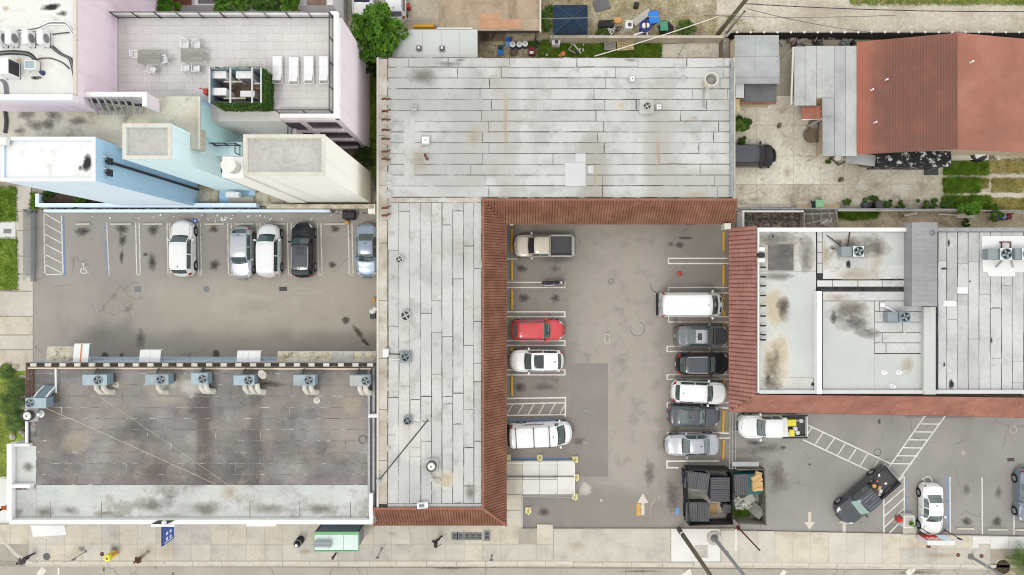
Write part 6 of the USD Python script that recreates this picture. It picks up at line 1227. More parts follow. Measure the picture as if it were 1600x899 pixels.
wheelchair(L1,131,420,.85,0)
# court lines
L2 = lot_court
def hairpin(px0,px1,py0,py1,end,fade=None,w=.105):
    if fade is None:
        line(L2,px0,py0,px1,py0,w); line(L2,px0,py1,px1,py1,w); line(L2,end,py0 - .6,end,py1 + .6,w,z=.0085)
    else:
        wline(L2,px0,py0,px1,py0,w,'worn_white',fade); wline(L2,px0,py1,px1,py1,w,'worn_white',fade); wline(L2,end,py0 - .6,end,py1 + .6,w,'worn_white',fade + .1,z=.0095)
wline(L2,790,405,808,405,.11,'worn_white',.95); wline(L2,862,404.5,883,404.5,.1,'worn_white',.8)
line(L2,790,441.5,846,441.5,.1,'line_worn'); line(L2,790,449.5,883,449.5,.1,'line_worn'); wline(L2,883,440,883,451,.1,'worn_white',.8)
for a,b in ((487.5,495),(532.5,540),(578,586)): hairpin(790,883.5,a,b,882.5)
line(L2,790,623,884.5,621.5,.11); line(L2,790,631.5,884,629.5,.1,z=.0084); line(L2,790,649.5,884,648,.11); line(L2,883.5,621,883.5,652,.11,z=.0088)
for i in range(6): line(L2,792 + i * 16.5,648,802 + i * 16.3,631,.09,'line_worn',z=.0076)
wline(L2,790,657,885,656,.16,'worn_blue',.92); wline(L2,792,716.5,888,716.5,.2,'worn_blue',1.0)
for a,b,f in ((404,412,None),(449.5,458,1.0),(495,503.5,.96),(541.5,549.5,.9),(585.5,593,.9),(629.5,637,.9),(676,684.5,.95)): hairpin(1044 if f is None or a < 520 else 1042,1141,a,b,1044.5 if a < 520 else 1042.5,f)
line(L2,1041,721,1124,720.5,.13); line(L2,1041,731,1060,731,.13); line(L2,1042,720,1042,732,.13,z=.0085); line(L2,1126,677.5,1139,677.5,.11); line(L2,1124,685,1139,685,.11); line(L2,1128,638,1139,638,.1)
for y0_,y1_ in ((357,395),(407,439),(452,485),(497,500),(543,549),(588,620)): wheel_stop(800,y0_,800,y1_,'yellow_kerb','yellow wheel stop along the left eave of the court','yellow wheel stops on the left of the court')
for y0_,y1_ in ((362,392),(414,447),(461,493),(506,520),(594,602),(641,676),(687,718)): wheel_stop(1131,y0_,1130 if y0_ > 600 else 1131,y1_,'yellow_kerb','yellow wheel stop along the right side of the court','yellow wheel stops on the right of the court')
for px,py,rx,ry,m in [(815,420,12,9,'stain_oil'),(818,466,13,10,'stain_oil'),(868,466,10,8,'stain_oil'),(812,606,12,10,'stain_oil'),(850,605,24,8,'stain_tyre'),(868,420,14,8,'stain_tyre'),(1062,383,9,8,'stain_wet'),(1070,372,14,3,'stain_wet'),(1048,382,8,6,'stain_tyre'),(850,800,12,9,'stain_oil'),(905,690,16,8,'stain_tyre'),(914,765,14,12,'stain_pale'),(1055,660,14,60,'stain_tyre'),(1050,775,16,40,'stain_tyre'),(1015,740,12,30,'stain_tyre'),(870,405,40,10,'stain_tyre'),(1056,520,8,40,'stain_tyre')]: stain(L2,px,py,rx * 1.3,ry * 1.3,m,z=.0092)
def ring_mark(lot,px,py,r,w,m='stain_tyre',a0=0.0,a1=6.28,z=.009,name='tyre_mark'):
    x,y,_ = W(px,py); g = G(); an = np.linspace(a0,a1,25)
    for i in range(24): g.sheet([(x + q_ * math.cos(a),y + q_ * math.sin(a),z) for q_,a in ((r + w,an[i]),(r + w,an[i + 1]),(r,an[i + 1]),(r,an[i]))])
    path = part(lot,name,g,m); pr = UsdGeom.Mesh.Get(stage,path); UsdGeom.PrimvarsAPI(pr).CreatePrimvar('fade',Sdf.ValueTypeNames.FloatArray,'vertex').Set(Vt.FloatArray([.8] * (24 * 4)))
ring_mark(L2,996,514,.58,.06,'stain_tyre',2.6,7.6); ring_mark(L2,1030,445,.7,.06,'stain_oil',3.0,5.2); ring_mark(L2,1042,800,1.4,.06,'worn_white',1.3,3.4); ring_mark(L2,975,824,1.1,.04,'stain_oil',3.3,6.1)
for px,py,lab in ((954.5,440,'round manhole cover in the upper middle of the court'),(915,642,'round manhole cover inside the dark asphalt patch of the court'),(915,692,'round manhole cover below the other one at the cargo van nose')):
    x,y,_ = W(px,py); t = thing('manhole_cover',lab,'manhole cover',(x,y,0)); part(t,'frame',G().ring(x,y,.004,.02,.30,.26,24),'asphalt_south'); part(t,'lid',G().cyl(x,y,.004,.016,.25,n=24),'asphalt_patch'); part(t,'plate',G().box(x - .1,y - .1,.016,x + .1,y + .1,.022),'asphalt_south')
x,y,_ = W(949,529.5); t = thing('inspection_cover','rectangular inspection cover in the middle of the court','access cover',(x,y,0)); part(t,'frame',G().box(x - .24,y - .38,.004,x + .24,y + .38,.016),'concrete_walk'); part(t,'lid',G().box(x - .18,y - .31,.016,x + .18,y + .31,.024),'asphalt_court')
def arrow(lot,px,py,up,m,z=.009,sh=.26,L=1.5,hw=.46):
    x,y,_ = W(px,py); s = 1 if up else -1
    part(lot,'painted_arrow',G().sheet([(x - sh / 2,y - s * L / 2,z),(x + sh / 2,y - s * L / 2,z),(x + sh / 2,y + s * .1,z),(x - sh / 2,y + s * .1,z)]).sheet([(x - hw,y + s * .1,z),(x + hw,y + s * .1,z),(x,y + s * L / 2,z)]),m)
arrow(L2,1004.5,788,True,'line_worn',L=1.9); wline(L2,997.5,787,997.5,806,.3,'worn_yellow',1.0,z=.0105); wline(L2,1001,790,1001,806,.16,'worn_yellow',.8,z=.0108)
worn(L2,'worn_arrow',[(929,790),(941,790),(935,804)],.009,'worn_white',.62); stain(L2,939,782,4,4,'stain_pale')
# south lot lines
L3 = lot_south
line(L3,1261,664,1392,725,.11); line(L3,1255,687.5,1363,738,.11)
for a in ((1269,667.5,1261,679),(1286,676.5,1274,694),(1304,685,1291,703),(1320.5,694,1309,711),(1337.5,702,1326,719.5),(1355.5,710,1344,728),(1373,719,1361,736.5)): line(L3,*a,.1,z=.0084)
line(L3,1446,649,1385,736,.11); line(L3,1477,650,1403,752,.11); line(L3,1445,649,1477.5,649.5,.1,z=.0086)
for i in range(6): t_ = i / 5.4; line(L3,1439 - t_ * 50,662.5 + t_ * 67,1468 - t_ * 46,663 + t_ * 67,.1,z=.0084)
line(L3,1413,745,1413,806,.11); line(L3,1381,778,1381,834,.11)
for i in range(4): line(L3,1382,790 + i * 17,1412,764 + i * 15.5,.1,z=.0084)
line(L3,1403,752,1413,744,.1,z=.0088)
wline(L3,1416.5,745,1416.5,806,.2,'worn_blue',.8); wline(L3,1480,746,1481,832,.32,'worn_blue',.82); line(L3,1484.3,745.5,1485,833,.1); line(L3,1534.5,746.5,1535,835,.1); line(L3,1584,747,1584.5,836,.1)
for a,b,y_ in ((1495,1523,826.5),(1543.5,1576,828),(1587,1618,828.5)): wheel_stop(a,y_,b,y_ + .2,'concrete_walk','pale concrete wheel stop at the pavement edge of the south lot','wheel stops along the pavement in the south lot')
ring_mark(L3,1449.5,751.5,.3,.1,'line_white',-1.2,3.1,name='wheelchair_symbol'); line(L3,1440.5,748,1447,754,.1); line(L3,1439.5,749,1443,747.5,.1,z=.0088)
arrow(L3,1265,814,False,'line_worn',L=1.5); arrow(L3,1319,820,True,'line_worn',L=1.5)
for px,py,rx,ry,m in [(1510,815,12,10,'stain_oil'),(1558,815,12,11,'stain_oil'),(1510,765,10,14,'stain_tyre'),(1560,770,10,14,'stain_tyre'),(1374,659,4,7,'stain_oil'),(1200,700,40,14,'stain_tyre'),(1224,700,8,5,'stain_oil'),(1180,692,24,6,'stain_oil'),(1215,745,24,40,'stain_tyre'),(1505,708,6,6,'stain_bleach'),(1265,726,4,3,'stain_oil')]: stain(L3,px,py,rx * 1.2,ry * 1.2,m,z=.0093)
ring_mark(L3,1583,671.5,.27,.07,'worn_white',name='sealed_ring'); ring_mark(L3,1371,707,.26,.05,'stain_oil',name='sealed_ring')
line(L3,1415,650.5,1520,653.5,.2,'asphalt_patch',z=.006,name='gutter_strip'); solo('drain_grate',G().box(XX(1574),YY(721),.0,XX(1585),YY(716),.016),'dark_grey','dark drain grate in the south lot near its right side','drain grate')
# street paint
for px0,py0,px1,py1,w in [(-6,871,16,871.5,.45),(60,899,69,889,.5),(91,888,91,912,.16),(1418,898,1428,888,.5)]: wline(road,px0,py0,px1,py1,w,'worn_white',1.0,z=-.02,name='road_mark')
for pts in ([(1064,899),(1078,889),(1082,899)],[(1218,899),(1224,891),(1230,894),(1222,905)]): worn(road,'road_mark',pts,-.02,'worn_white',1.0)
for px,py,rx,ry in [(162,890,3,7),(243,888,2,5),(270,897,4,3),(1430,895,60,6),(350,885,40,3),(700,888,60,4),(1000,893,60,4)]: stain(road,px,py,rx,ry,'stain_tyre' if rx > 10 else 'stain_oil',z=-.022)
for px,py,rx,ry,m in [(178,858,14,14,'stain_grey'),(128,858,14,9,'stain_grey'),(72,836,16,8,'stain_pale'),(540,860,40,5,'stain_brown'),(900,852,24,16,'stain_brown'),(1470,868,60,10,'stain_brown'),(612,834,16,8,'stain_brown'),(480,862,30,8,'stain_brown'),(560,823,40,4,'stain_grey')]: stain(walk,px,py,rx,ry,m,z=PZ + .012,zp=PZ)
for px,py,r_,lab in ((73,870,.3,'big round dark manhole cover near the street corner'),(1497,867.5,.17,'left of two small round covers in the pavement at lower right'),(1533.5,869,.17,'right of two small round covers in the pavement at lower right'),(159.5,866,.18,'oval rusty cover between the yellow street box and the sign post foot')):
    x,y,_ = W(px,py,PZ); solo('manhole_cover',G().cyl(x,y,PZ,PZ + .018,r_,n=20).ring(x,y,PZ + .016,PZ + .026,r_ * .85,r_ * .7,20),'metal_dark' if r_ > .2 else 'rust_vent',lab,'manhole cover')
for i,px in enumerate((710.5,719.5,729.5,739,748.5,761)):
    x,y,_ = W(px,838 + (0 if i < 5 else -1),PZ); h = .33 if i < 5 else .46; t = thing('meter_cover',('leftmost','second','third','fourth','fifth')[min(i,4)] + ' grey utility meter cover from the left in the pavement row' if i < 5 else 'taller utility meter cover at the right end of the pavement row','meter cover',(x,y,PZ),group='meter covers in a row in the pavement' if i < 5 else None)
    part(t,'lid',G().box(x - .28,y - h,PZ,x + .28,y + h,PZ + .018),'mid_grey'); part(t,'plate',G().box(x - .17,y - h * .6,PZ + .018,x + .17,y - .03,PZ + .025),'dark_grey'); part(t,'plate',G().box(x - .17,y + .03,PZ + .018,x + .17,y + h * .6,PZ + .025),'dark_grey')
solo('access_cover',G().box(XX(1528),YY(860),PZ,XX(1546),YY(849),PZ + .015),'concrete_walk_grey','pale grey rectangular access cover in the white pavement at lower right','access cover'); solo('access_cover',G().box(XX(1446),YY(855.5),PZ,XX(1452.5),YY(849),PZ + .02),'rust_vent','small rusty square cover below the red sign board','access cover')

# ================================================================ ramp, rails and bollards beside the clay tile corner
rz = .55
ramp = thing('concrete_ramp','pale concrete ramp with steel rails beside the clay tile corner','ramp',W(846,748,0))
for x0_,x1_ in ((790,816),(816.5,842.5),(843,870.5),(871,897.5)):
    part(ramp,'ramp_slab',slab(x0_,721,x1_,743.5,0,.35 + .05 * (x0_ > 860)),'concrete_white' if x0_ > 800 else 'concrete_walk'); part(ramp,'ramp_slab',slab(x0_,746,x1_,772.5,0,.5),'concrete_walk' if x0_ < 816 else 'concrete_white')
part(ramp,'entry_slab',slab(790,773.5,814.5,797,0,.13),'concrete_walk_warm'); part(ramp,'entry_slab',slab(790,798,814.5,823,0,.125),'concrete_walk'); part(ramp,'kerb_edge',slab(815,772,816.4,824,0,.16),'concrete_white')
def hand_rail(parent,pts,z,h=.9,step=1.6,m='steel'):
    w = [np.array([*W(px,py,z)[:2],z]) for px,py in pts]
    part(parent,'handrail',G().tube([p + (0,0,h) for p in w],.028).tube([p + (0,0,h * .5) for p in w],.02),m)
    for a,b in zip(w[:-1],w[1:]):
        n = max(1,round(np.linalg.norm(b - a) / step))
        for i in range(n + 1): p = a + (b - a) * i / n; part(parent,'rail_post',G().tube([p,p + (0,0,h)],.026),m)
hand_rail(ramp,[(791,744.5),(868,744.5)],.35,m='mid_grey'); hand_rail(ramp,[(816,771),(895,772.5)],.5,m='steel'); hand_rail(ramp,[(791,720),(896,720)],.35,m='cap_white'); hand_rail(ramp,[(896.5,720),(896.5,772)],.5,m='cap_white')
for i,(px,py,lab) in enumerate(((793.5,716,'cream bollard base at the tile eave end of the ramp'),(843.5,716,'yellow topped bollard halfway along the upper ramp edge'),(899,719,'yellow topped bollard at the upper right ramp corner'),(900.5,747,'yellow topped bollard halfway down the right ramp end'),(898.5,777,'yellow topped bollard at the lower right ramp corner'),(825.5,799,'yellow topped bollard standing alone below the ramp'))):
    x,y,_ = W(px,py,.3); t = thing('bollard',lab,'bollard',(x,y,0)); part(t,'footing',G().obox((x,y,.08),(.5,.5,.16),bev=.03),'cream_paint'); 
    if i: part(t,'post',G().cyl(x,y,.16,1.0,.09,n=14),'yellow_bright',smooth=40); part(t,'cap',G().ell((x,y,1.0),(.09,.09,.05),12,6),'cream_paint',smooth=True)
    else: part(t,'stub',G().cyl(x,y,.16,.5,.09,n=14),'cream_paint',smooth=40)

# ================================================================ dumpster yard
def wall_fence(name,label,pts,h,m,gaps=.02,bw=.32,cat='fence',cap=None):
    """Upright boards one by one between posts."""
    P = [np.array(W(px,py,0)[:2]) for px,py in pts]; t = thing(name,label,cat,(*P[0],0))
    for a,b in zip(P[:-1],P[1:]):
        L = np.linalg.norm(b - a); d = (b - a) / L; n = max(1,round(L / bw)); an = math.atan2(d[1],d[0])
        for i in range(n): c = a + d * L * (i + .5) / n; part(t,'board',G().obox((*c,h / 2 + .04),(L / n - gaps,.035,h),rz=an),m)
        k = max(1,round(L / 2.2))
        for i in range(k + 1): c = a + d * L * i / k + np.array([-d[1],d[0]]) * .06; part(t,'post',G().box(c[0] - .045,c[1] - .045,0,c[0] + .045,c[1] + .045,h + .06),m if not cap else cap)
        part(t,'top_rail',G().bar((*(a + np.array([-d[1],d[0]]) * .03),h + .03),(*(b + np.array([-d[1],d[0]]) * .03),h + .03),.05),m if not cap else cap)
    return t
wall_fence('board_fence','tall black board fence round the dumpster yard',[(1065,732),(1070,812),(1136,810),(1137,738),(1133,728),(1070,727)],1.5,'fence_black')
part(lot_court,'yard_floor',poly([(1068,730),(1134,730),(1134,808),(1070,810)],.0095),'concrete_yard')
wall_fence('metal_fence','olive grey fence round the litter corner beside the dumpster yard',[(1143,727),(1184,727),(1186,810),(1146,808)],1.5,'fence_olive',bw=.5)
solo('yard_screen',G().box(XX(1144,1.7),YY(729,1.7),1.62,XX(1186,1.7),YY(722,1.7),1.7),'metal_grey','flat grey metal strip along the top of the litter corner fence','screen')
def dumpster(label,px,py,rz,w=2.0,d=1.75,m='fence_black',open_half=False,lid='bin_lid',axis='x'):
    x,y,_ = W(px,py,1.5); t = thing('dumpster',label,'dumpster',(x,y,0),rz,local=True)
    part(t,'tub',G().add([(-w / 2 * k,-d / 2 * k,z) for k,z in ((.9,.15),)] + [(w / 2 * .9,-d / 2 * .9,.15),(w / 2 * .9,d / 2 * .9,.15),(-w / 2 * .9,d / 2 * .9,.15),(-w / 2,-d / 2,1.3),(w / 2,-d / 2,1.3),(w / 2,d / 2,1.4),(-w / 2,d / 2,1.4)],[(3,2,1,0),(0,1,5,4),(1,2,6,5),(2,3,7,6),(3,0,4,7)] + ([(4,5,6,7)] if not open_half else [(4,5,6,7)])),m)
    for hlf in ((-1,1) if not open_half else (-1,)):
        lx0,lx1 = (-w / 2 - .03,-.02) if hlf < 0 else (.02,w / 2 + .03)
        l = part(t,'lid',G().add([(lx0,-d / 2 - .05,1.33),(lx1,-d / 2 - .05,1.33),(lx1,d / 2 + .04,1.44),(lx0,d / 2 + .04,1.44),(lx0,-d / 2 - .05,1.29),(lx1,-d / 2 - .05,1.29),(lx1,d / 2 + .04,1.40),(lx0,d / 2 + .04,1.40)],[(0,1,2,3),(7,6,5,4),(0,4,5,1),(1,5,6,2),(2,6,7,3),(3,7,4,0)]),lid)
        for k in range(7): xx = lx0 + (lx1 - lx0) * (k + .5) / 7; part(l,'lid_rib',G().bar((xx,-d / 2 + .02,1.345),(xx,d / 2 - .03,1.45),.055,.05),'metal_dark')
    for sx in (-1,1): part(t,'fork_pocket',G().obox((sx * (w / 2 + .04),0,.8),(.1,d * .7,.16),bev=.02),m)
    for sx in (-.8,.8):
        for sy in (-.7,.7): part(t,'caster',G().cyl(sx * w / 2,sy * d / 2,0,.15,.08,n=10),'tyre')
    return t
dumpster('black dumpster with two lids in the upper left of the black fenced yard',1089.5,752,-.12,1.95,1.35,'navy'); dumpster('black dumpster turned sideways against the middle of the black fenced yard',1126,766,math.pi / 2,1.95,1.55,'navy'); dumpster('black dumpster with two lids at the bottom of the black fenced yard',1090.5,801,.0,1.9,1.55)
dumpster('green dumpster half open with cardboard in the litter corner',1170,758,.06,2.3,1.7,'teal_dark',open_half=True)
x,y,_ = W(1136,795,1); t = thing('wheelie_bin','dark grey wheelie bin in the lower right of the black fenced yard','bin',(x,y,0)); part(t,'body',G().cyl(x,y,.1,1.0,.34,.44,4),'dark_grey'); part(t,'lid',G().obox((x,y,1.03),(.7,.72,.06),bev=.03),'bin_lid'); part(t,'wheel',G().bar((x - .3,y + .3,.1),(x + .3,y + .3,.1),.16),'tyre')
for lab,px,py,z,sx,sy,rz_,m in (('cardboard sheet on the ground between two black dumpsters',1115,795,.03,.62,.9,.05,'cardboard'),('open cardboard box lying in the green dumpster, lower one',1183,759.5,1.46,.85,.75,.05,'cardboard'),('crumpled cardboard box in the green dumpster, upper one',1182,748,1.5,.8,.6,.5,'cardboard'),('brown carton at the top of the green dumpster',1184.5,741,1.42,.5,.4,-.3,'wood_raw')):
    x,y,_ = W(px,py,z); t = thing('cardboard_box',lab,'cardboard box',(x,y,z)); part(t,'panel',G().obox((x,y,z + .02),(sx,sy,.05 if z < 1 else .3),rz=rz_),m); part(t,'flap',G().obox((x + .05,y - sy * .3,z + (.05 if z < 1 else .19)),(sx * .8,sy * .35,.03),rz=rz_ + .15,rx=.15),m)
r = random.Random(4); g = G()
for k in range(420):
    x,y,_ = W(r.uniform(1147,1172),r.uniform(776,794),0); g.obox((x,y,.05 + r.uniform(0,.2)),(r.uniform(.05,.26),r.uniform(.04,.18),r.uniform(.02,.08)),rz=r.uniform(0,3),rx=r.uniform(-.5,.5))
solo('litter',g,'trash','heap of pale crushed litter in the grey fenced corner','litter',kind='stuff')
x,y,_ = W(1181,797,.4); solo('wood_panel',G().obox((x,y,.5),(.9,.1,1.3),rz=.9,rx=.7),'wood_grey','grey board leaning in the grey fenced litter corner','board')
x,y,_ = W(1171,780,.3); solo('wood_panel',G().obox((x,y,.3),(.9,.8,.06),rz=.5,rx=.2),'roof_stained','pale stone-coloured panel lying on the litter heap','board')
for k in range(16):
    x,y,_ = W(r.uniform(1072,1132),r.uniform(733,806),.02); solo('litter_scrap',G().obox((x,y,.03),(r.uniform(.08,.22),r.uniform(.06,.2),.03),rz=r.uniform(0,3),rx=.2),r.choice(['cap_white','cardboard','wall_grey']),'scrap of litter on the floor of the black fenced yard','litter','litter scraps in the black fenced yard')
x,y,_ = W(1059,799,.02); solo('floor_mat',G().obox((x,y,.02),(.32,.6,.03),bev=.01).obox((x,y,.037),(.12,.34,.01)),'blue_pale','pale blue plate lying beside the black fence','plate')
# sliding gate and rail posts right of the silver sedan
t = thing('steel_gate','slim steel rail gate standing between the court and the south lot','gate',W(1142,690,0))
for px in (1141,1145,1150): part(t,'rail',G().tube([W(px,644,1.5),W(px - 1,733,1.5)],.03),'steel')
for py in (645,674,705,732): part(t,'post',G().bar(W(1141,py,1.3),W(1150.5,py,1.3),.04),'steel'); part(t,'upright',G().tube([W(1142,py,.0),W(1142,py,1.5)],.035),'steel')
for py in (673,702): part(t,'brace',G().bar(W(1138,py - 4,.3),W(1147,py + 5,1.1),.05),'yellow_kerb')

# ================================================================ street furniture, signs, poles
bs = thing('bus_shelter','bus shelter with pale translucent roof, green frame and a solar panel','bus shelter',W(530,848,PZ)); z = 2.5
x0_,y1_,_ = W(491,835,z); x1_,y0_,_ = W(560,860,z)
for i in range(3): u0,u1 = x0_ + (x1_ - x0_) * (0,.335,.665)[i],x0_ + (x1_ - x0_) * (.335,.665,1)[i]; part(bs,'roof_panel',G().obox(((u0 + u1) / 2,(y0_ + y1_) / 2,z),(u1 - u0 - .03,y1_ - y0_ - .04,.06),bev=.02),'shelter_roof')
part(bs,'frame',G().box(x0_ - .02,y1_ + .0,z - .12,x1_ + .02,y1_ + .2,z + .04),'shelter_green'); part(bs,'frame',G().box(x0_ - .02,y0_ - .12,z - .12,x1_ + .02,y0_ - .01,z + .035),'shelter_green'); part(bs,'frame',G().box(x1_ - .02,y0_ - .01,z - .12,x1_ + .06,y1_,z + .037),'shelter_green'); part(bs,'frame',G().box(x0_ - .06,y0_ - .01,z - .12,x0_ + .0,y1_,z + .038),'shelter_green')
for xx in (x0_ + .05,x1_ - .05): part(bs,'post',G().box(xx - .05,y1_ + .05,PZ,xx + .05,y1_ + .15,z - .12),'dark_grey')
part(bs,'back_panel',G().box(x0_ + .12,y1_ + .09,PZ + .2,x1_ - .12,y1_ + .11,z - .3),'ac_side'); part(bs,'side_panel',G().box(x1_ - .1,y0_ + .1,PZ + .1,x1_ - .06,y1_,z - .3),'mid_grey')
part(bs,'bench',G().box(x0_ + .4,y1_ - .42,PZ + .42,x1_ - .5,y1_ - .02,PZ + .47),'dark_grey')
for k in range(3): part(bs,'bench_leg',G().box(x0_ + .5 + k * 1.2,y1_ - .3,PZ,x0_ + .56 + k * 1.2,y1_ - .1,PZ + .42),'dark_grey')
sp0,sp1 = W(490.5,845.5,z + .3),W(517.5,855.5,z + .3); solar = part(bs,'solar_panel',G().obox(((sp0[0] + sp1[0]) / 2,(sp0[1] + sp1[1]) / 2,z + .28),(sp1[0] - sp0[0],sp0[1] - sp1[1],.05),rx=.15),'panel_grey')
for k in range(4): yy = sp1[1] + (sp0[1] - sp1[1]) * (k + .5) / 4; part(solar,'cell_row',G().obox(((sp0[0] + sp1[0]) / 2,yy,z + .318 + .15 * (yy - (sp0[1] + sp1[1]) / 2)),(sp1[0] - sp0[0] - .06,(sp0[1] - sp1[1]) / 4 - .03,.008),rx=.15),'panel_grey')
x,y,_ = W(470.5,843,PZ); t = thing('litter_bin','black round litter bin with domed top beside the bus shelter','litter bin',(x,y,PZ)); part(t,'drum',G().cyl(x,y,PZ,1.1,.3,.3,20),'black_plastic',smooth=40)
for k in range(12): a = k * math.pi / 6; part(t,'slat',G().bar((x + .31 * math.cos(a),y + .31 * math.sin(a),PZ + .08),(x + .31 * math.cos(a),y + .31 * math.sin(a),1.05),.06,.02),'rail_black')
part(t,'rim',G().ring(x,y,1.1,1.16,.34,.26,22),'mid_grey'); part(t,'dome',G().cyl(x,y,1.16,1.5,.27,.16,18),'black_plastic',smooth=40); part(t,'opening',G().cyl(x + .02,y - .02,1.5,1.51,.12,n=14),'lamp_clear')
x,y,_ = W(524.5,865.5,PZ); t = thing('kerb_post','short grey post at the kerb below the bus shelter','post',(x,y,PZ)); part(t,'post',G().cyl(x,y,PZ,.9,.08,n=12),'cloth_grey'); part(t,'head',G().obox((x,y,1.0),(.22,.26,.3),bev=.05),'cloth_grey')
# blue hanging sign on the dark building
t = thing('shop_sign','blue projecting sign with white marks hung on the white parapet','sign',W(252,830,4))
v0,v1 = W(247.8,829,4.6),W(260.5,829,4.6)
sx = XX(254,4.3); part(t,'face',G().box(sx - .05,YY(847,3.4),2.6,sx + .05,YY(824,4.6),4.3),'blue_sign'); part(t,'frame',G().box(sx - .08,YY(847,3.4) - .05,2.55,sx + .08,YY(847,3.4) - .0,4.35),'cap_white'); part(t,'frame',G().box(sx - .08,YY(847,3.4),4.3,sx + .08,YY(824,4.6),4.36),'blue_sign')
ydd = YY(847,3.4)
for k in range(4): part(t,'white_mark',G().box(sx + .051,ydd + .25 + (k % 2) * .42,3.0 + (k // 2) * .55,sx + .058,ydd + .5 + (k % 2) * .42,3.3 + (k // 2) * .55),'cap_white')
part(t,'white_mark',G().box(sx + .051,ydd + .1,2.75,sx + .058,ydd + .18,4.1),'cap_white'); part(t,'bracket',G().bar((sx,YY(820,4.5),4.42),(sx,ydd,4.42),.06),'dark_grey')
v = [W(236,819,5.15),W(262,819,5.15),W(273,813.5,5.3),W(248,813.5,5.3)]; solo('roof_solar_panel',G().add(v + [(a,b,c - .05) for a,b,c in v],[(0,1,2,3),(7,6,5,4),(0,4,5,1),(1,5,6,2),(2,6,7,3),(3,7,4,0)]),'rail_black','black panel tilted on the white parapet above the blue sign','panel'); x,y,_ = W(256,817,5.4); solo('sign_lamp',G().obox((x,y,5.3),(.3,.3,.4),bev=.05),'wall_grey','small grey lamp head on the black tilted panel','lamp'); solo('door_mat',G().prism([W(px,py,PZ)[:2] for px,py in [(48,821),(101,821),(104,836),(52,839)]],PZ + .005,PZ + .03),'roof_white_pure','big white mat lying on the pavement at the street corner','mat')
def pole(label,base,top_px,ztop,r0,r1,m,cat='utility pole',name='utility_pole'):
    x,y,_ = W(*base); t = thing(name,label,cat,(x,y,0)); part(t,'shaft',G().tube([(x,y,0),(x,y,ztop * .5),(x,y,ztop)],[r0,(r0 + r1) / 2,r1],12),m,smooth=40); return t,x,y
t,x,y = pole('tall dark wooden utility pole standing at the corner of the black fence',(1060.5,827),None,10.5,.2,.14,'pole_wood'); part(t,'band',G().cyl(x,y,1.2,1.4,.215,n=14),'cap_white'); part(t,'crossarm',G().bar((x - .9,y,9.9),(x + .9,y,9.9),.1),'pole_wood')
t,x,y = pole('grey concrete street light pole on a round base in the white pavement bay',(1115,840),None,10.0,.17,.1,'pole_grey','street light','street_light'); part(t,'base_ring',G().cyl(x,y,PZ,PZ + .1,.62,.58,20),'felt_edge'); part(t,'base',G().cyl(x,y,PZ + .1,.5,.34,.22,12),'mid_grey'); part(t,'hand_hole',G().obox((x + .18,y - .05,3.2),(.12,.2,.4),bev=.03),'ac_grey'); part(t,'arm',G().tube([(x,y,9.6),(x + .4,y - .9,9.9),(x + .6,y - 1.6,9.95)],.05),'pole_grey'); part(t,'lantern',G().obox((x + .68,y - 1.9,9.95),(.3,.7,.14),bev=.05),'ac_grey')
t,x,y = pole('rusty brown steel post leaning over the pavement edge',(1153,824),None,5.0,.07,.055,'rust_dark','post','steel_post'); part(t,'end_cap',G().cyl(x,y,5.0,5.06,.08,n=10),'rust_dark'); part(t,'foot',G().cyl(x,y,0,.12,.16,n=10),'rust_dark'); wline(walk,1149,826,1149,860,.18,'worn_white',1.2,z=PZ + .012)
t,x,y = pole('grey street light pole at the lower right corner beside the palm',(1515,869),None,5.8,.13,.09,'pole_grey','street light','street_light'); part(t,'base',G().cyl(x,y,PZ,.3,.26,.2,12),'mid_grey'); part(t,'sign',G().box(x - .3,y - .06,4.4,x + .3,y - .1 + .0,5.2),'blue_pale'); part(t,'bracket',G().obox((x,y,2.2),(.34,.3,.3),bev=.04),'steel')
t,x,y = pole('dark wooden utility pole beside the back alley',(1121.5,54),None,11.0,.19,.13,'pole_wood'); part(t,'crossarm',G().bar((x - 1.1,y + .1,9.2),(x + 1.1,y + .1,9.2),.1),'pole_wood')
t,x,y = pole('shorter leaning grey pole next to the alley utility pole',(1135,52),None,4.5,.09,.07,'wood_grey','pole','steel_post'); part(t,'cap',G().cyl(x,y,4.5,4.55,.09,n=10),'dark_grey')
for lab,b,h,m,plate in (('slim sign post rising left of the white sedan bonnet',(1432,821.5),1.9,'rail_dark','x'),('slim blue topped sign post right of the white sedan bonnet',(1477,829),2.1,'rail_dark','blue_sign'),('thin sign post at the kerb left of the yellow street box',(135.5,861),2.0,'wood_grey','y'),('thin sign post at the kerb right of the bus shelter',(597,856.5),2.2,'wood_old','y'),('short sign post at the kerb below the meter covers',(768.5,867.5),1.2,'wood_old','y')):
    x,y,_ = W(*b); t = thing('sign_post',lab,'sign post',(x,y,0)); part(t,'post',G().tube([(x,y,0),(x,y,h)],.035,6),m); part(t,'plate',G().box(x - .16,y - .015 - .035,h - .45,x + .16,y - .036,h),plate if plate == 'blue_sign' else 'steel'); part(t,'collar',G().cyl(x,y,0,PZ + .06,.1,n=10),'mid_grey')
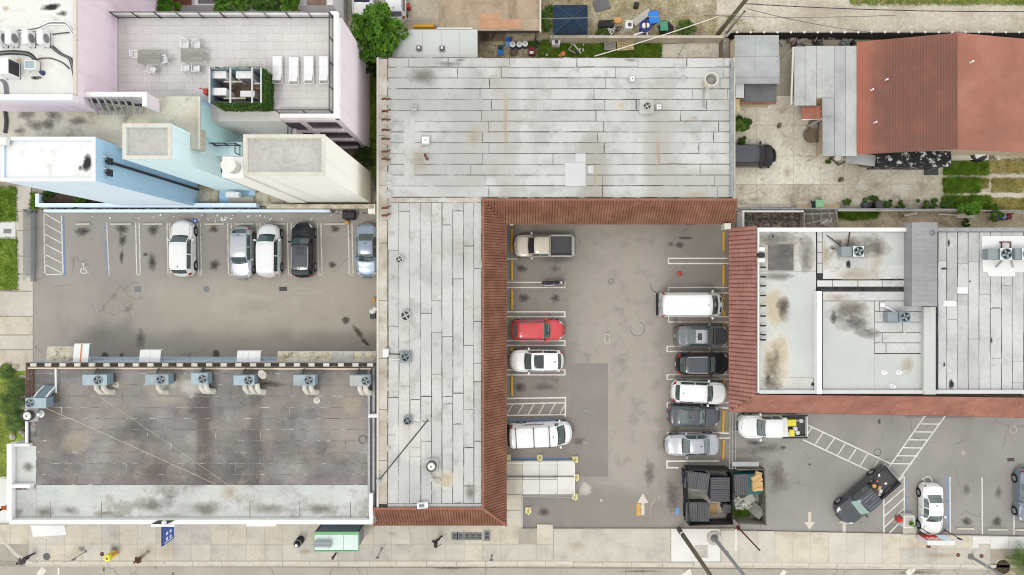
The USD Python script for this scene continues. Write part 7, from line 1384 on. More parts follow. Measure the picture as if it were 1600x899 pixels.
# red faced sign board and planter block by the white sedan
t = thing('sign_board','box sign with red face standing in front of the white sedan','sign',W(1450,838,0)); x0_,x1_ = XX(1430),XX(1472); yv = YY(833.5)
part(t,'cabinet',G().box(x0_,yv - .38,.3,x1_,yv,1.7),'wall_grey'); part(t,'face',G().box(x0_ + .05,yv,.4,x1_ - .9,yv + .02,1.6),'red'); part(t,'face',G().box(x1_ - .88,yv,.4,x1_ - .05,yv + .02,1.6),'wall_paleblue')
for k in range(5): part(t,'white_mark',G().box(x0_ + .25 + k * .24,yv + .021,1.0 + .12 * (k % 2),x0_ + .4 + k * .24,yv + .028,1.5),'cap_white')
part(t,'foot',G().box(x0_ + .1,yv - .3,0,x1_ - .1,yv - .08,.3),'dark_grey')
t = thing('planter_box','grey block planter with a little plant at the end of the hatched walkway','planter',W(1421,817,0)); x,y,_ = W(1421,816,.7)
part(t,'block',G().obox((x,y,.35),(.95,1.05,.7),bev=.05),'wall_grey'); part(t,'tray',G().obox((x,y,.72),(.7,.8,.04)),'concrete_walk_grey'); rr = np.random.default_rng(3); pts = rr.normal(0,.12,(60,3)) + (x + .1,y - .1,.82); part(t,'plant',leaf_quads(pts,np.tile([0,0,1.],(60,1)),.09,2),'leaf_tree'); part(t,'slab',slab(1411,823,1432,834,0,.1),'concrete_walk_grey')
x,y,_ = W(1405.5,812,.4); t = thing('standpipe','red square standpipe box beside the grey planter block','standpipe',(x,y,0)); part(t,'box',G().obox((x,y,.3),(.42,.42,.6),bev=.05),'red_box'); part(t,'cap',G().cyl(x,y,.6,.7,.14,n=14),'red')
x,y,_ = W(1062,428,.1); t = thing('traffic_marker','small red box lying in an empty bay of the right row','box',(x,y,0)); part(t,'box',G().obox((x,y,.12),(.34,.34,.22),rz=.1,bev=.04),'red'); part(t,'hole',G().cyl(x + .03,y,.23,.236,.07,n=10),'rust_dark')
x,y,_ = W(173.5,869,.8); t = thing('street_box','bright yellow upright street box at the kerb','street box',(x,y,PZ)); part(t,'cabinet',G().obox((x - .02,y + .02,PZ + .62),(.42,.5,1.1),rz=.2,bev=.05),'yellow_bright'); part(t,'side_panel',G().obox((x + .195,y + .16,PZ + .5),(.04,.2,.8),rz=.2),'orange'); part(t,'lid',G().obox((x - .02,y + .02,PZ + 1.2),(.46,.54,.07),rz=.2,bev=.03),'yellow_bright'); part(t,'window',G().obox((x - .02,y - .0,PZ + 1.24),(.14,.2,.01),rz=.2),'wood_old')
solo('rear_trash',G().obox((*W(584,492.5,.5)[:2],.5),(.5,.6,.9),bev=.08),'dark_grey','dark cart against the silver roofed building in the west lot','cart'); x,y,_ = W(582.5,487,.9); solo('trash_bag',G().ell((x,y,1.02),(.28,.22,.18),10,8).ell((x + .2,y + .2,1.0),(.2,.2,.16),10,8),'cap_white','white bags heaped on the dark cart','trash bag',smooth=True); x,y,_ = W(583,469,.5); solo('bucket',G().cyl(x,y,0,.4,.13,.16,14).ring(x,y,.4,.43,.17,.13,14),'orange_ball','orange bucket above the dark cart in the west lot','bucket',smooth=40)
x,y,_ = W(545.5,337,.5); t = thing('trash_cart','black open cart by the blue low wall near the blue-grey sedan','cart',(x,y,0)); part(t,'tub',G().obox((x,y,.4),(1.05,.62,.7),rz=-.03,bev=.06),'black_plastic'); part(t,'rim',G().ring(x - .2,y,.75,.78,.2,.14,12).ring(x + .22,y,.75,.78,.2,.14,12),'dark_grey'); part(t,'wheel',G().bar((x - .4,y - .28,.08),(x + .4,y - .28,.08),.14),'tyre')
x,y,_ = W(542.5,348,.1); solo('orange_bag',G().ell((x,y,.14),(.22,.2,.14),10,8),'orange_ball','small orange bag at the head of an empty bay in the west lot','bag',smooth=True); x,y,_ = W(308,346.5,.8); t = thing('parking_sign','blue disabled parking sign beside the white SUV','sign',(x,y,0)); part(t,'post',G().tube([(x,y + .1,0),(x,y + .1,1.3)],.03),'steel'); part(t,'plate',G().obox((x,y + .05,1.15),(.32,.03,.5),rx=-.6),'blue_sign'); part(t,'white_mark',G().obox((x,y + .03,1.165),(.12,.012,.2),rx=-.6),'cap_white')
r = random.Random(21)
for k in range(46):
    px,py = r.choice([(r.uniform(300,520),r.uniform(335,347)),(r.uniform(110,560),r.uniform(336,344)),(r.gauss(345,14),r.gauss(341,4))]); x,y,_ = W(px,py,0); solo('litter_scrap',G().obox((x,y,.03),(r.uniform(.06,.2),r.uniform(.05,.14),.03),rz=r.uniform(0,3),rx=r.uniform(-.3,.3)),r.choice(['cap_white','cap_white','cap_cream','wood_raw','wall_paleblue']),'scrap of litter along the pale blue low wall','litter','litter scraps along the pale blue low wall')
# chain link rolling gate at the lot entrance
t = thing('chain_fence','chain link rolling gate leaning over the side pavement at the west lot','gate',W(50,384,0))
for z in (.1,1.35): part(t,'rail',G().tube([W(53.5,330,z),W(54.5,440,z)],.03),'mid_grey')
part(t,'rail',G().tube([W(53.5,330,.75),W(54.5,440,.75)],.02),'mid_grey')
for i in range(5): py = 330 + i * 27.3; part(t,'post',G().tube([W(53.5,py,0),W(53.5,py,1.4)],.04),'mid_grey')
x0_ = XX(53.5,0); ya,yb2 = YY(330),YY(440); g = G()
for k in range(90):
    for d_ in (1,-1): y0_ = yb2 + (ya - yb2) * k / 90; y1_ = y0_ + d_ * .9; 
    g.bar((x0_,y0_,.1),(x0_,min(y0_ + .9,ya),1.35),.012); g.bar((x0_,min(y0_ + .9,ya),.1),(x0_,y0_,1.35),.012)
part(t,'wire_mesh',g,'steel',kind='stuff'); part(t,'track',slab(48,330,53,440,.005,.05),'mid_grey'); part(t,'header',G().tube([W(36,328,.05),W(66,328.5,.9)],.04),'mid_grey')

# ================================================================ red roofed house, sheds and back lots
house = thing('house','house with a big weathered red gable roof in the upper right','house',W(1480,150,0)); ez,rz_ = 3.0,5.0
lft,rgt = XX(1339,ez),XX(1655,ez); yn,ysn = YY(66,ez),YY(241.5,ez); xr = XX(1497,rz_); yrn,yrs = YY(52.5,rz_),YY(238,rz_)
part(house,'wall',G().box(lft + .5,ysn + .4,0,rgt - .5,yn - .4,ez - .1),'wall_tan')
part(house,'gable',G().add([(lft + .4,yn - .41,ez - .1),(rgt - .4,yn - .41,ez - .1),(xr,yn - .41,rz_ - .2),(lft + .4,ysn + .41,ez - .1),(rgt - .4,ysn + .41,ez - .1),(xr,ysn + .41,rz_ - .2)],[(0,1,2,2),(3,5,4,4)]),'wall_tan')
def slope(parent,name,x0_,z0_,x1_,z1_,ya,yb,n,m,th=.05):
    """Long shingle courses, one by one, from the eave (x0) to the ridge (x1)."""
    for k in range(n):
        f0,f1 = k / n,(k + 1.08) / n; f1 = min(f1,1); a,b = (x0_ + (x1_ - x0_) * f0,z0_ + (z1_ - z0_) * f0 + .02),(x0_ + (x1_ - x0_) * f1,z0_ + (z1_ - z0_) * f1)
        v = [(a[0],ya,a[1]),(a[0],yb,a[1]),(b[0],yb,b[1]),(b[0],ya,b[1])]; v += [(p,q_,c - th) for p,q_,c in v]
        f = [(0,1,2,3),(7,6,5,4),(0,4,5,1),(1,5,6,2),(2,6,7,3),(3,7,4,0)]
        if (x1_ > x0_): f = [q_[::-1] for q_ in f]
        part(parent,name,G().add(v,f),m)
slope(house,'shingle_course',lft,ez,xr,rz_,ysn,yn,36,'house_red'); slope(house,'shingle_course',rgt,ez,xr,rz_,ysn,yn,36,'house_red_b')
part(house,'ridge_cap',G().tube([(xr,ysn - .02,rz_),(xr,yn + .02,rz_)],.08,8),'house_red_b')
for px,py in ((1387,123.5),(1367,138),(1371.5,189.5),(1503.5,104)): x,y,z = W(px,py,3.9); part(house,'vent_pipe',G().cyl(x,y,3.2,5.2 if px > 1480 else 3.2 + (px - 1339) / 80 + .12,.07,n=10),'cap_white')
part(house,'roof_fold',G().bar(W(1508,199,4.62),W(1595,201,3.55),.1,.12),'rail_dark'); part(house,'roof_fold',G().bar(W(1520,92,4.6),W(1600,94,3.5),.07,.08),'shingle_red')
# pale metal porch roofs on its left
porch = thing('porch_roof','pale grey metal porch roofs joined to the left side of the red roof','porch',W(1290,160,0)); z = 2.9
for i,(a,b) in enumerate([(1241,1258),(1258,1275.5),(1275.5,1304),(1304,1321),(1321,1339)]): part(porch,'metal_sheet',slab(a + .3,72 if i else 73,b - .3,165 if i < 2 else 153 if i == 2 else 244,z + .02 * (i % 2),z + .06 + .02 * (i % 2)),'metal_roof_pale' if i != 3 else 'metal_grey')
part(porch,'metal_sheet',slab(1285.5,153.5,1303.5,244,z,z + .07),'metal_grey'); part(porch,'raised_sheet',slab(1285,153.5,1302,181,z + .08,z + .14),'metal_grey'); part(porch,'rust_sheet',slab(1253,166.5,1284,186.5,z - .2,z - .14),'rust_orange'); part(porch,'gutter',G().tube([W(1239.5,74,z),W(1236,164,z)],.08,8),'cap_cream'); part(porch,'gutter',G().tube([W(1253,187,z - .2),W(1284,186,z - .2)],.05,8),'cap_white')
for px,py in ((1241,75),(1241,163),(1286,242),(1337,242),(1284,186)): part(porch,'post',G().bar((*W(px,py,2.9)[:2],0),W(px,py,2.85),.09),'cap_cream')
part(porch,'wall',G().box(XX(1262,2),YY(158,2),0,XX(1338,2),YY(78,2),2.7),'wall_tan'); part(porch,'wall',G().box(XX(1292,2),YY(238,2),0,XX(1338,2),YY(158,2),2.69),'wall_tan')
shed = thing('shed','flat grey metal shed beside the right end of the silver roof','shed',W(1183,92,0)); z = 2.8
for a,b,c,d in ((1148,1181,55,88),(1181.3,1217,55,88),(1148.5,1181,88.4,121),(1181.3,1218,88.4,121),(1148.5,1218,121.4,131)): part(shed,'metal_sheet',slab(a,c,b,d,z,z + .04 + rnd.uniform(0,.02)),'metal_grey')
part(shed,'wall',G().box(XX(1150,2.7),YY(129,2.7),0,XX(1216,2.7),YY(57,2.7),z - .003),'wall_tan'); part(shed,'lower_roof',slab(1163,131.5,1213.5,159,2.2,2.3),'metal_dark'); part(shed,'brick_edge',slab(1157,159.3,1213,162,1.9,2.2),'rust_orange'); part(shed,'white_panel',slab(1150,131,1162.5,153,2.4,2.46),'felt_bare'); part(shed,'lower_wall',G().box(XX(1164,2),YY(158,2),0,XX(1212,2),YY(132,2),2.19),'wall_tan'); part(shed,'post',G().bar(W(1152,172,0),W(1152,172,2.3),.12),'cap_cream'); part(shed,'beam',slab(1149,155,1156,176,2.0,2.1),'wood_raw')
solo('mottled_roof',G().obox(((XX(1371,2.4) + XX(1486,2.4)) / 2,(YY(237,2.4) + YY(261,2.4)) / 2,2.35),(XX(1486,2.4) - XX(1371,2.4),YY(237,2.4) - YY(261,2.4),.1),bev=.02).box(XX(1374,2),YY(259,2),0,XX(1482,2),YY(240,2),2.3),'tarp_mottle','low lean-to roof mottled black and white below the red roof','lean-to')
solo('mottled_roof',G().obox((*W(1345,249,2.0)[:2],2.0),(2.4,.9,.06),rz=-.12),'metal_grey','small pale panel roof left of the mottled lean-to','lean-to'); solo('wall_stub',slab(1487,236,1545,250,0,.6),'roof_stained','whitewashed low block below the red roof ridge','wall')
for i,(p,q_) in enumerate((((1297,243),(1310,258)),((1310,258),(1324,252)),((1322,246),(1345,260)),((1345,260),(1372,262)),((1327,246),(1348,258)))): solo('timber',G().bar(W(*p,.5 + .1 * i),W(*q_,.4 + .1 * i),.14),'wood_old','weathered timber lying in the heap below the pale porch roof','timber','timbers heaped below the porch roof')
x,y,_ = W(1311,246,1); solo('round_tub',G().cyl(x,y,0,.9,.22,.25,16),'cap_white','round white tub among the timbers below the porch roof','tub',smooth=40); x,y,_ = W(1323,246,1); solo('crate',G().obox((x,y,.5),(.7,.4,.8),bev=.04),'cap_cream','cream crate beside the round white tub','crate')
t = thing('boat','small upturned white boat with a dark hull by the grass bed','boat',W(1528,244,0)); x,y,_ = W(1528,244,.5); part(t,'hull',G().ell((x,y,.4),(.8,.5,.45),16,10),'black_plastic',smooth=True); part(t,'deck',G().obox((x + .02,y + .1,.78),(.95,.5,.14),rz=.35,bev=.06),'cap_white')
for lab,px,py,sx,sy,h,m in (('cream board beside the small boat',1560,243,.3,.8,.3,'cap_cream'),('white scrap panel right of the cream board',1570,241,.45,.3,.25,'cap_white'),('grey board left of the cream board',1554,240,.25,.6,.3,'wall_grey'),('brown tabletop leaning by the small boat',1546,245,.9,.35,.5,'wood_old')): x,y,_ = W(px,py,h); solo('board',G().obox((x,y,h / 2 + .01),(sx,sy,h),rz=.1,bev=.02),m,lab,'board')
solo('hatch_plate',G().obox((*W(1455,269,.05)[:2],.05),(1.2,.52,.07),bev=.02),'dark_grey','dark rectangular hatch plate on the concrete drive','hatch')
for px,py,lab in ((1217,197,'dark drain post in the concrete yard'),(1313,281,'short brown post at the right of the concrete yard')): x,y,_ = W(px,py,.2); solo('yard_post',G().obox((x,y,.3),(.2,.34,.6),bev=.03),'wood_old',lab,'post')
solo('floor_strip',G().box(XX(1166),YY(271.8),.02,XX(1203),YY(270.8),.04),'cap_cream','thin cream strip on the concrete below the black minivan','strip'); x,y,_ = W(1265,213,.3); solo('round_table',G().cyl(x,y,.5,.55,.62,n=18).cyl(x,y,0,.5,.08,n=8),'wood_old','round brown table beside the pale metal porch','table'); x,y,_ = W(1274,205,.4); solo('bench',G().obox((x,y,.4),(.7,1.9,.12),bev=.03).obox((x,y,.2),(.3,1.5,.4)),'wood_old','brown bench against the pale metal porch','bench'); x,y,_ = W(1270,196,.3); solo('brown_chest',G().obox((x,y,.35),(.6,.7,.7),bev=.05),'wood_grey','grey chest in the shade above the round brown table','chest')
# rubble lean-to, fence line and passage between yard and right roof
t = thing('rubble_shed','roofless lean-to full of rubble between the yard and the right roof','shed',W(1205,342,0)); part(t,'floor',poly([(1163,330),(1258,330),(1258,357),(1163,357)],.3,0),'rubble'); part(t,'wall_top',slab(1160,329,1256,331.5,0,1.4),'wall_grey'); part(t,'wall_top',slab(1160,331.8,1163,356,0,1.4),'wall_grey'); part(t,'middle_beam',slab(1163.5,343,1255,346,.3,.5),'metal_dark'); part(t,'wall_top',slab(1256,331.8,1258,356,0,1.4),'wood_grey')
r = random.Random(8); g = G()
for k in range(900): x,y,_ = W(r.uniform(1165,1255),r.choice([r.uniform(333,342),r.uniform(347,356)]),.4); g.obox((x,y,.36 + r.uniform(0,.25)),(r.uniform(.08,.4),r.uniform(.06,.26),r.uniform(.04,.14)),rz=r.uniform(0,3),rx=r.uniform(-.6,.6))
part(t,'rubble_pieces',g,'rubble',kind='stuff')
t = thing('collapsed_pergola','collapsed timber frame beside the rubble lean-to','frame',W(1285,342,0))
for p,q_ in (((1260,335),(1308,333)),((1268,332),(1272,354)),((1283,332),(1282,352)),((1294,331),(1300,352)),((1306,330),(1309,352)),((1260,350),(1296,342))): part(t,'timber',G().bar(W(*p,.9),W(*q_,.7),.12),'wood_grey')
part(t,'bent_sheet',G().add([W(1281,341,.6),W(1299,344,.9),W(1296,354,.5),W(1284,350,.8)],[(0,1,2,3),(3,2,1,0)]),'metal_roof_pale'); solo('white_triangle_sheet',G().add([W(1300,341,1.2),W(1300,354,.4),W(1288,353,.6)],[(0,1,2),(2,1,0)]),'cap_white','white triangular sheet standing by the timber frame','sheet')
solo('pipe_fence',G().tube([W(1155,325.5,1.2),W(1400,327,1.2),W(1640,331,1.2)],.07,8),'galvanised','long grey pipe rail running along the right yards','rail'); solo('block_wall',slab(1310,326.6,1520,329.6,0,.8),'wall_grey','low grey wall under the long pipe rail','wall'); solo('kerb_board',slab(1148,320,1235,324,0,.25),'concrete_walk_warm','pinkish kerb strip at the lower edge of the concrete yard','kerb'); solo('yellow_kerb_block',slab(1244,321,1268,326,0,.3),'wood_raw','yellowish kerb block left of the pale green bin','kerb'); solo('yellow_kerb_block',slab(1287,320,1312,326,0,.3),'wood_raw','yellowish kerb block right of the pale green bin','kerb')
def wheelie(label,px,py,rz,lid,body,s=1.0,z=0.0):
    x,y,_ = W(px,py,1.0); t = thing('wheelie_bin',label,'bin',(x,y,z),rz,local=True)
    part(t,'body',G().add([(-.22 * s,-.24 * s,0),(.22 * s,-.24 * s,0),(.22 * s,.24 * s,0),(-.22 * s,.24 * s,0),(-.3 * s,-.36 * s,.95),(.3 * s,-.36 * s,.95),(.3 * s,.36 * s,.95),(-.3 * s,.36 * s,.95)],[(3,2,1,0),(4,5,6,7),(0,1,5,4),(1,2,6,5),(2,3,7,6),(3,0,4,7)]),body); part(t,'lid',G().obox((0,-.02,1.0),(.66 * s,.78 * s,.08),bev=.03),lid); part(t,'lid_rib',G().obox((0,-.02,1.05),(.4 * s,.5 * s,.03),bev=.012),lid); part(t,'handle',G().bar((-.24 * s,.42 * s,.98),(.24 * s,.42 * s,.98),.05),body)
    for sx in (-1,1): part(t,'wheel',G().bar((sx * .3 * s - .03,.3 * s,.12),(sx * .3 * s + .03,.3 * s,.12),.2),'tyre')
wheelie('pale green wheelie bin between two yellowish kerb blocks',1281,319.5,0,'green_pale','green_dark',1.05); wheelie('dark bin among weeds along the pipe rail',1374,320.5,.1,'dark_grey','black_plastic',.9); x,y,_ = W(1352,321,.3); solo('scrap_heap',G().obox((x,y,.25),(.5,.5,.4),rz=.3,bev=.06).obox((x + .4,y,.2),(.4,.3,.3),rz=.8,bev=.05),'dark_grey','dark scrap heap left of the dark bin along the pipe rail','scrap')
solo('plank',G().bar(W(1413,337,.2),W(1433,333,.2),.2,.06),'cap_cream','cream plank lying in the dirt passage','plank'); solo('pale_box',slab(1497,334,1523,341,0,.5),'cap_cream','cream trough below the bush at the fence','trough'); solo('rail_pipe',G().tube([W(1466,335,.4),W(1497,336.5,.4)],.06),'cap_cream','cream pipe leading to the cream trough','pipe')
x,y,_ = W(1562,339,.4); t = thing('toy_car','blue ride-on toy with a pale blue seat by the fence','toy',(x,y,0)); part(t,'body',G().obox((x,y,.25),(1.1,.5,.4),rz=.15,bev=.1),'blue_deep'); part(t,'seat',G().ell((x + .3,y + .02,.46),(.24,.2,.12),12,8),'blue_pale',smooth=True); part(t,'wheel',G().bar((x - .3,y - .28,.14),(x - .3,y + .28,.14),.22),'tyre'); part(t,'wheel',G().bar((x + .3,y - .28,.14),(x + .3,y + .28,.14),.22),'tyre')
x,y,_ = W(1576,338.5,.4); solo('toy_chair',G().obox((x,y,.3),(.5,.5,.5),rz=.1,bev=.1).obox((x,y + .2,.6),(.5,.1,.3),bev=.04),'maroon','maroon toy seat right of the blue ride-on toy','toy')
t = thing('black_fence','long black screened fence with white capped posts along the alley','fence',W(1145,51,0))
for k in range(23): part(t,'screen_panel',G().box(XX(1142 + k * 21,1.5) + .02,YY(52,1.5),0,XX(1163 + k * 21,1.5) - .02,YY(51.2,1.5),1.5),'fence_black')
for k in range(22): x,y,_ = W(1152 + k * 21,51.6,1.6); q_ = part(t,'post',G().cyl(x,y + .06,0,1.55,.05,n=8),'fence_black'); part(q_,'post_cap',G().ell((x,y + .06,1.58),(.1,.1,.06),8,6),'cap_white')
r = random.Random(9)
for k in range(26): x,y,_ = W(r.uniform(1218,1340),r.uniform(56,72),.2); solo('yard_junk',G().obox((x,y,r.uniform(.1,.4)),(r.uniform(.2,1.0),r.uniform(.08,.4),r.uniform(.08,.5)),rz=r.uniform(0,3),bev=.02),r.choice(['wood_old','rail_dark','mid_grey','wood_grey','black_plastic']),'junk heaped in the dark gap behind the red roofed house','junk','junk behind the red roofed house')

# ---------------------------------------------------------------- top edge: brown roof, sheds, tent, yard things
br = thing('brown_roof_building','flat brown roofed building with an orange-brown patch at the top edge','building',W(765,10,0)); z = 2.7
part(br,'wall',G().box(XX(687,z),YY(18,z),0,XX(842,z),40,z - .06),'wall_tan')
for px in (690,765,838): part(br,'post',G().bar((*W(px,44,z)[:2],0),W(px,44,z - .06),.12),'wood_old')
surf('roof_brown',[(150,132,110),(176,157,133),(190,172,148)],s1=.4,s2=5,fine=.15,bump=.2,streak=((132,114,92),.5,.7,(1.4,.3,1)))
part(br,'roof',slab(685,-100,845,48,z - .06,z),'roof_brown')
for a,b,c,d,m in ((749,21,780,30,'rust_tone'),(749,30.4,814,45,'rust_tone')):
    if 'rust_tone' not in MATS: surf('rust_tone',[(192,146,112),(206,162,126)],s1=.7,s2=5,fine=.12)
    part(br,'roof_patch',slab(a,b,c,d,z,z + .02),m)
part(br,'edge_trim',slab(843,-100,845.6,49.5,z - .3,z + .06),'cap_cream'); part(br,'fascia',slab(745,48.3,845,50,z - .3,z - .1),'rail_black'); part(br,'white_rail',slab(683,43.5,738,45.3,z - .2,z + .08),'cap_white')
gs = thing('shed','flat pale grey roofed shed with two small roof vents next to the big green tree','shed',W(673,67,0)); z = 3.4
for a,b in ((597,628),(628.3,660),(660.3,690),(690.3,718),(718.3,746)): part(gs,'roof_sheet',slab(a,46.5 if a > 625 else 60,b,92,z - .04,z + rnd.uniform(0,.01)),'metal_flat')
part(gs,'wall',G().box(XX(600,z),YY(92,z),0,XX(744,z),YY(49,z),z - .05),'wall_grey')
for px,py,lab in ((655,76.5,'left of the two dark framed roof vents on the pale grey shed'),(691,77,'right of the two dark framed roof vents on the pale grey shed')): x,y,_ = W(px,py,z); t = thing('roof_vent',lab,'roof vent',(x,y,z)); part(t,'frame',G().obox((x,y,z + .1),(.42,.44,.2),bev=.04),'mid_grey'); part(t,'collar',G().obox((x,y,z + .22),(.28,.3,.06),bev=.02),'dark_grey'); part(t,'lid',G().obox((x,y,z + .29),(.18,.2,.1),bev=.03),'cap_white')
solo('yellow_barrier',G().obox((*W(662.5,42,.6)[:2],.6),(1.75,.22,.5),bev=.04),'yellow_kerb','yellow barrier board lying along the pale grey shed','barrier')
x,y,_ = W(637,10,.5); t = thing('barbecue','small red-brown box beside the white SUV at the top edge','box',(x,y,0)); part(t,'box',G().obox((x,y,.35),(.4,.4,.7),rz=.1,bev=.05),'red_box'); part(t,'shelf',G().obox((x - .2,y,.5),(.3,.3,.1)),'rust_dark')
lb = thing('grey_building','grey flat roofed annexe behind the pink wing at the top edge','building',W(350,5,0)); part(lb,'block',G().box(XX(150,4),YY(8,4),0,XX(520,4),32,4.0),'wall_grey')
for k in range(7): x = 160 + k * 50; part(lb,'roof_panel',G().box(XX(x,4),YY(6,4),4.0,XX(x + 44,4),31,4.06),'metal_dark' if k % 2 else 'metal_grey')
for k in range(5): x = 200 + k * 70; part(lb,'roof_bed',G().box(XX(x,4),YY(9,4),4.07,XX(x + 30,4),26,4.12),'rust_dark' if k % 2 else 'wood_old')
solo('planter_bed',G().box(XX(492,1),YY(16,1),0,XX(529,1),YY(4,1),1.0),'rust_dark','rust red raised bed in a grey surround near the pink wing corner','planter'); solo('concrete_strip',G().box(XX(530,.4),YY(40,.4),0,XX(541,.4),YY(-60,.4),.4),'wood_grey','grey strip wall between the annexe and the driveway','wall')
bw = thing('block_wall','long weathered concrete wall behind the silver roofed building','wall',W(990,60,0))
for i in range(12): a = 860 + i * 22.6; part(bw,'wall_block',slab(a,55.5,a + 22.3,59.5,0,1.3 + rnd.uniform(0,.01)),'concrete_walk_warm' if i % 3 else 'concrete_walk_grey')
for i in range(12): a = 860 + i * 22.6; part(bw,'face_block',G().box(XX(a),YY(66),0,XX(a + 22.2),YY(61),.5),'brick_wall')
part(bw,'return_wall',slab(1130,60,1139,90,0,1.2),'brick_wall')
t = thing('tent','blue pyramid canopy tent in the back yard','tent',W(892,31,0)); ezt = 2.2; p = [W(865,8,ezt),W(918,8,ezt),W(918.5,52.5,ezt),W(864,53,ezt)]; ap = W(896,26.5,3.2)
for k in range(4): part(t,'canopy_panel',G().add([p[k],p[(k + 1) % 4],ap],[(0,1,2),(2,1,0)]),'tent_blue'); part(t,'seam',G().bar(p[k],ap,.04),'tent_blue'); a,b = np.array(p[k]),np.array(p[(k + 1) % 4]); part(t,'valance',G().add([a,b,b - (0,0,.25),a - (0,0,.25)],[(0,1,2,3),(3,2,1,0)]),'tent_blue'); part(t,'pole',G().tube([(p[k][0] * .999,p[k][1] * .999,0),p[k]],.03),'steel')
solo('deck_mat',G().obox((*W(940,8,.05)[:2],.06),(1.35,1.0,.08),rz=.3,bev=.02),'metal_dark','dark grey mat lying askew in the back yard','mat'); x,y,_ = W(994,9,.3); solo('black_box',G().obox((x,y,.3),(.38,.42,.5),rz=-.1,bev=.04),'black_plastic','small black box in the dry back yard','box')
x,y,_ = W(947,37.5,.6); t = thing('storage_chest','long black chest beside a heap of scrap in the back yard','chest',(x,y,0)); part(t,'body',G().obox((x,y,.35),(1.25,.5,.65),rz=.06,bev=.05),'black_plastic'); part(t,'lid',G().obox((x,y,.7),(1.28,.54,.06),rz=.06,bev=.02),'fence_black'); part(t,'handle',G().obox((x + .5,y + .05,.75),(.1,.1,.06)),'mid_grey')
r = random.Random(12)
for k in range(40): px,py = r.gauss(953,7),r.gauss(47,3); x,y,_ = W(px,py,.1); solo('scrap_piece',G().obox((x,y,.1 + r.uniform(0,.2)),(r.uniform(.08,.5),r.uniform(.05,.12),r.uniform(.04,.14)),rz=r.uniform(-.6,1.4),rx=r.uniform(-.4,.4)),r.choice(['wall_grey','cap_white','mid_grey','wood_grey','rail_dark']),'piece of pale scrap heaped below the long black chest','scrap','scrap heap in the back yard')
x,y,_ = W(983,39,.8); t = thing('washing_machine','white appliance with a grey square top in the back yard','appliance',(x,y,0)); part(t,'cabinet',G().obox((x,y,.45),(.62,.62,.88),bev=.04),'white_plastic'); part(t,'door',G().obox((x + .04,y - .02,.9),(.3,.3,.03),bev=.01),'cloth_grey'); part(t,'control_panel',G().obox((x,y + .27,.93),(.6,.08,.1),bev=.02),'cap_white')
wheelie('bright blue wheelie bin tipped behind the white plank in the back yard',1021.5,27,.15,'blue_bright','blue_plastic',1.25); wheelie('green wheelie bin right of the blue bins in the back yard',1037.5,40.5,.05,'green_bin','green_dark',1.0)
x,y,_ = W(1009,40,1.0); t = thing('round_bin','dark blue round bin full of rubbish in the back yard','bin',(x,y,0)); part(t,'drum',G().cyl(x,y,0,.95,.38,.46,18),'blue_deep',smooth=40); part(t,'rim',G().ring(x,y,.93,1.02,.5,.40,20),'blue_deep'); part(t,'rubbish',G().ell((x - .12,y,.95),(.2,.24,.1),10,6).ell((x + .16,y + .03,.95),(.18,.22,.1),10,6),'cap_white',smooth=True); part(t,'bag',G().ell((x + .03,y,1.0),(.1,.26,.08),10,6),'wood_old',smooth=True)
solo('plank',G().bar(W(990,37,.2),W(1016,17,.4),.55,.06),'concrete_walk_grey','wide pale plank leaning behind the blue bins','plank'); solo('plank',G().bar(W(990,55,.5),W(1010,49,.6),.14,.05),'cap_white','white strip leaning on the concrete wall','plank'); solo('plank',G().bar(W(1010,49,.6),W(1012,55,.6),.1,.05),'cap_white','short white strip at the end of the leaning one','plank'); solo('black_sheet',poly([(1044,33),(1053,42),(1052,53),(1030,54),(1032,48)],.25),'fence_black','black plastic sheet behind the green wheelie bin','sheet'); x,y,_ = W(965,31.5,.2); solo('orange_tarp',G().ell((x,y,.12),(.42,.3,.12),10,6),'orange_ball','crumpled orange cloth near the long black chest','cloth',smooth=True)
# pallets, boxes and chairs on the lawn strip
def pallet(label,px,py,rz,w=1.2,d=.9,m='wood_old',z=0.05,n=6):
    x,y,_ = W(px,py,z); t = thing('pallet',label,'pallet',(x,y,z),rz,local=True)
    for k in range(n): part(t,'slat',G().box(-w / 2,-d / 2 + k * d / n,.1,w / 2,-d / 2 + (k + .72) * d / n,.13),m)
    for sx in (-.45,0,.45): part(t,'bearer',G().box(sx * w - .05,-d / 2,0,sx * w + .05,d / 2,.098),m)
pallet('brown slatted pallet frame under the brown roof edge',770,58,.02,2.0,.75); pallet('pale pallet on the lawn, right one of a pair',977,72.5,.08,1.4,.75,'wood_raw',.35); pallet('grey broken pallet on the lawn, left one of a pair',953,73,-.04,.95,.7,'wood_grey',.3)
for i,(px,py) in enumerate(((801,69.5),(811.5,69.5),(820.5,68.5))): x,y,_ = W(px,py,.7); t = thing('water_drum',('left','middle','right')[i] + ' of three white topped blue drums behind the silver roof','drum',(x,y,0)); part(t,'drum',G().cyl(x,y,0,.75,.25,.25,18),'blue_deep',smooth=40); part(t,'lid',G().cyl(x,y - .02,.75,.8,.25,.22,18),'cap_white'); part(t,'dip',G().cyl(x,y + .02,.8,.815,.13,n=14),'wall_bluegrey')
def kids_chair(label,px,py,m,m2): x,y,_ = W(px,py,.4); t = thing('plastic_chair',label,'chair',(x,y,0)); part(t,'seat',G().obox((x,y - .1,.35),(.42,.46,.06),bev=.025),m); part(t,'backrest',G().obox((x,y + .24,.6),(.42,.08,.6),rx=-.25,bev=.03),m2); [part(t,'leg',G().bar((x + sx,y + sy,0),(x + sx,y + sy - .02,.34),.05),m) for sx in (-.17,.17) for sy in (-.28,.1)]
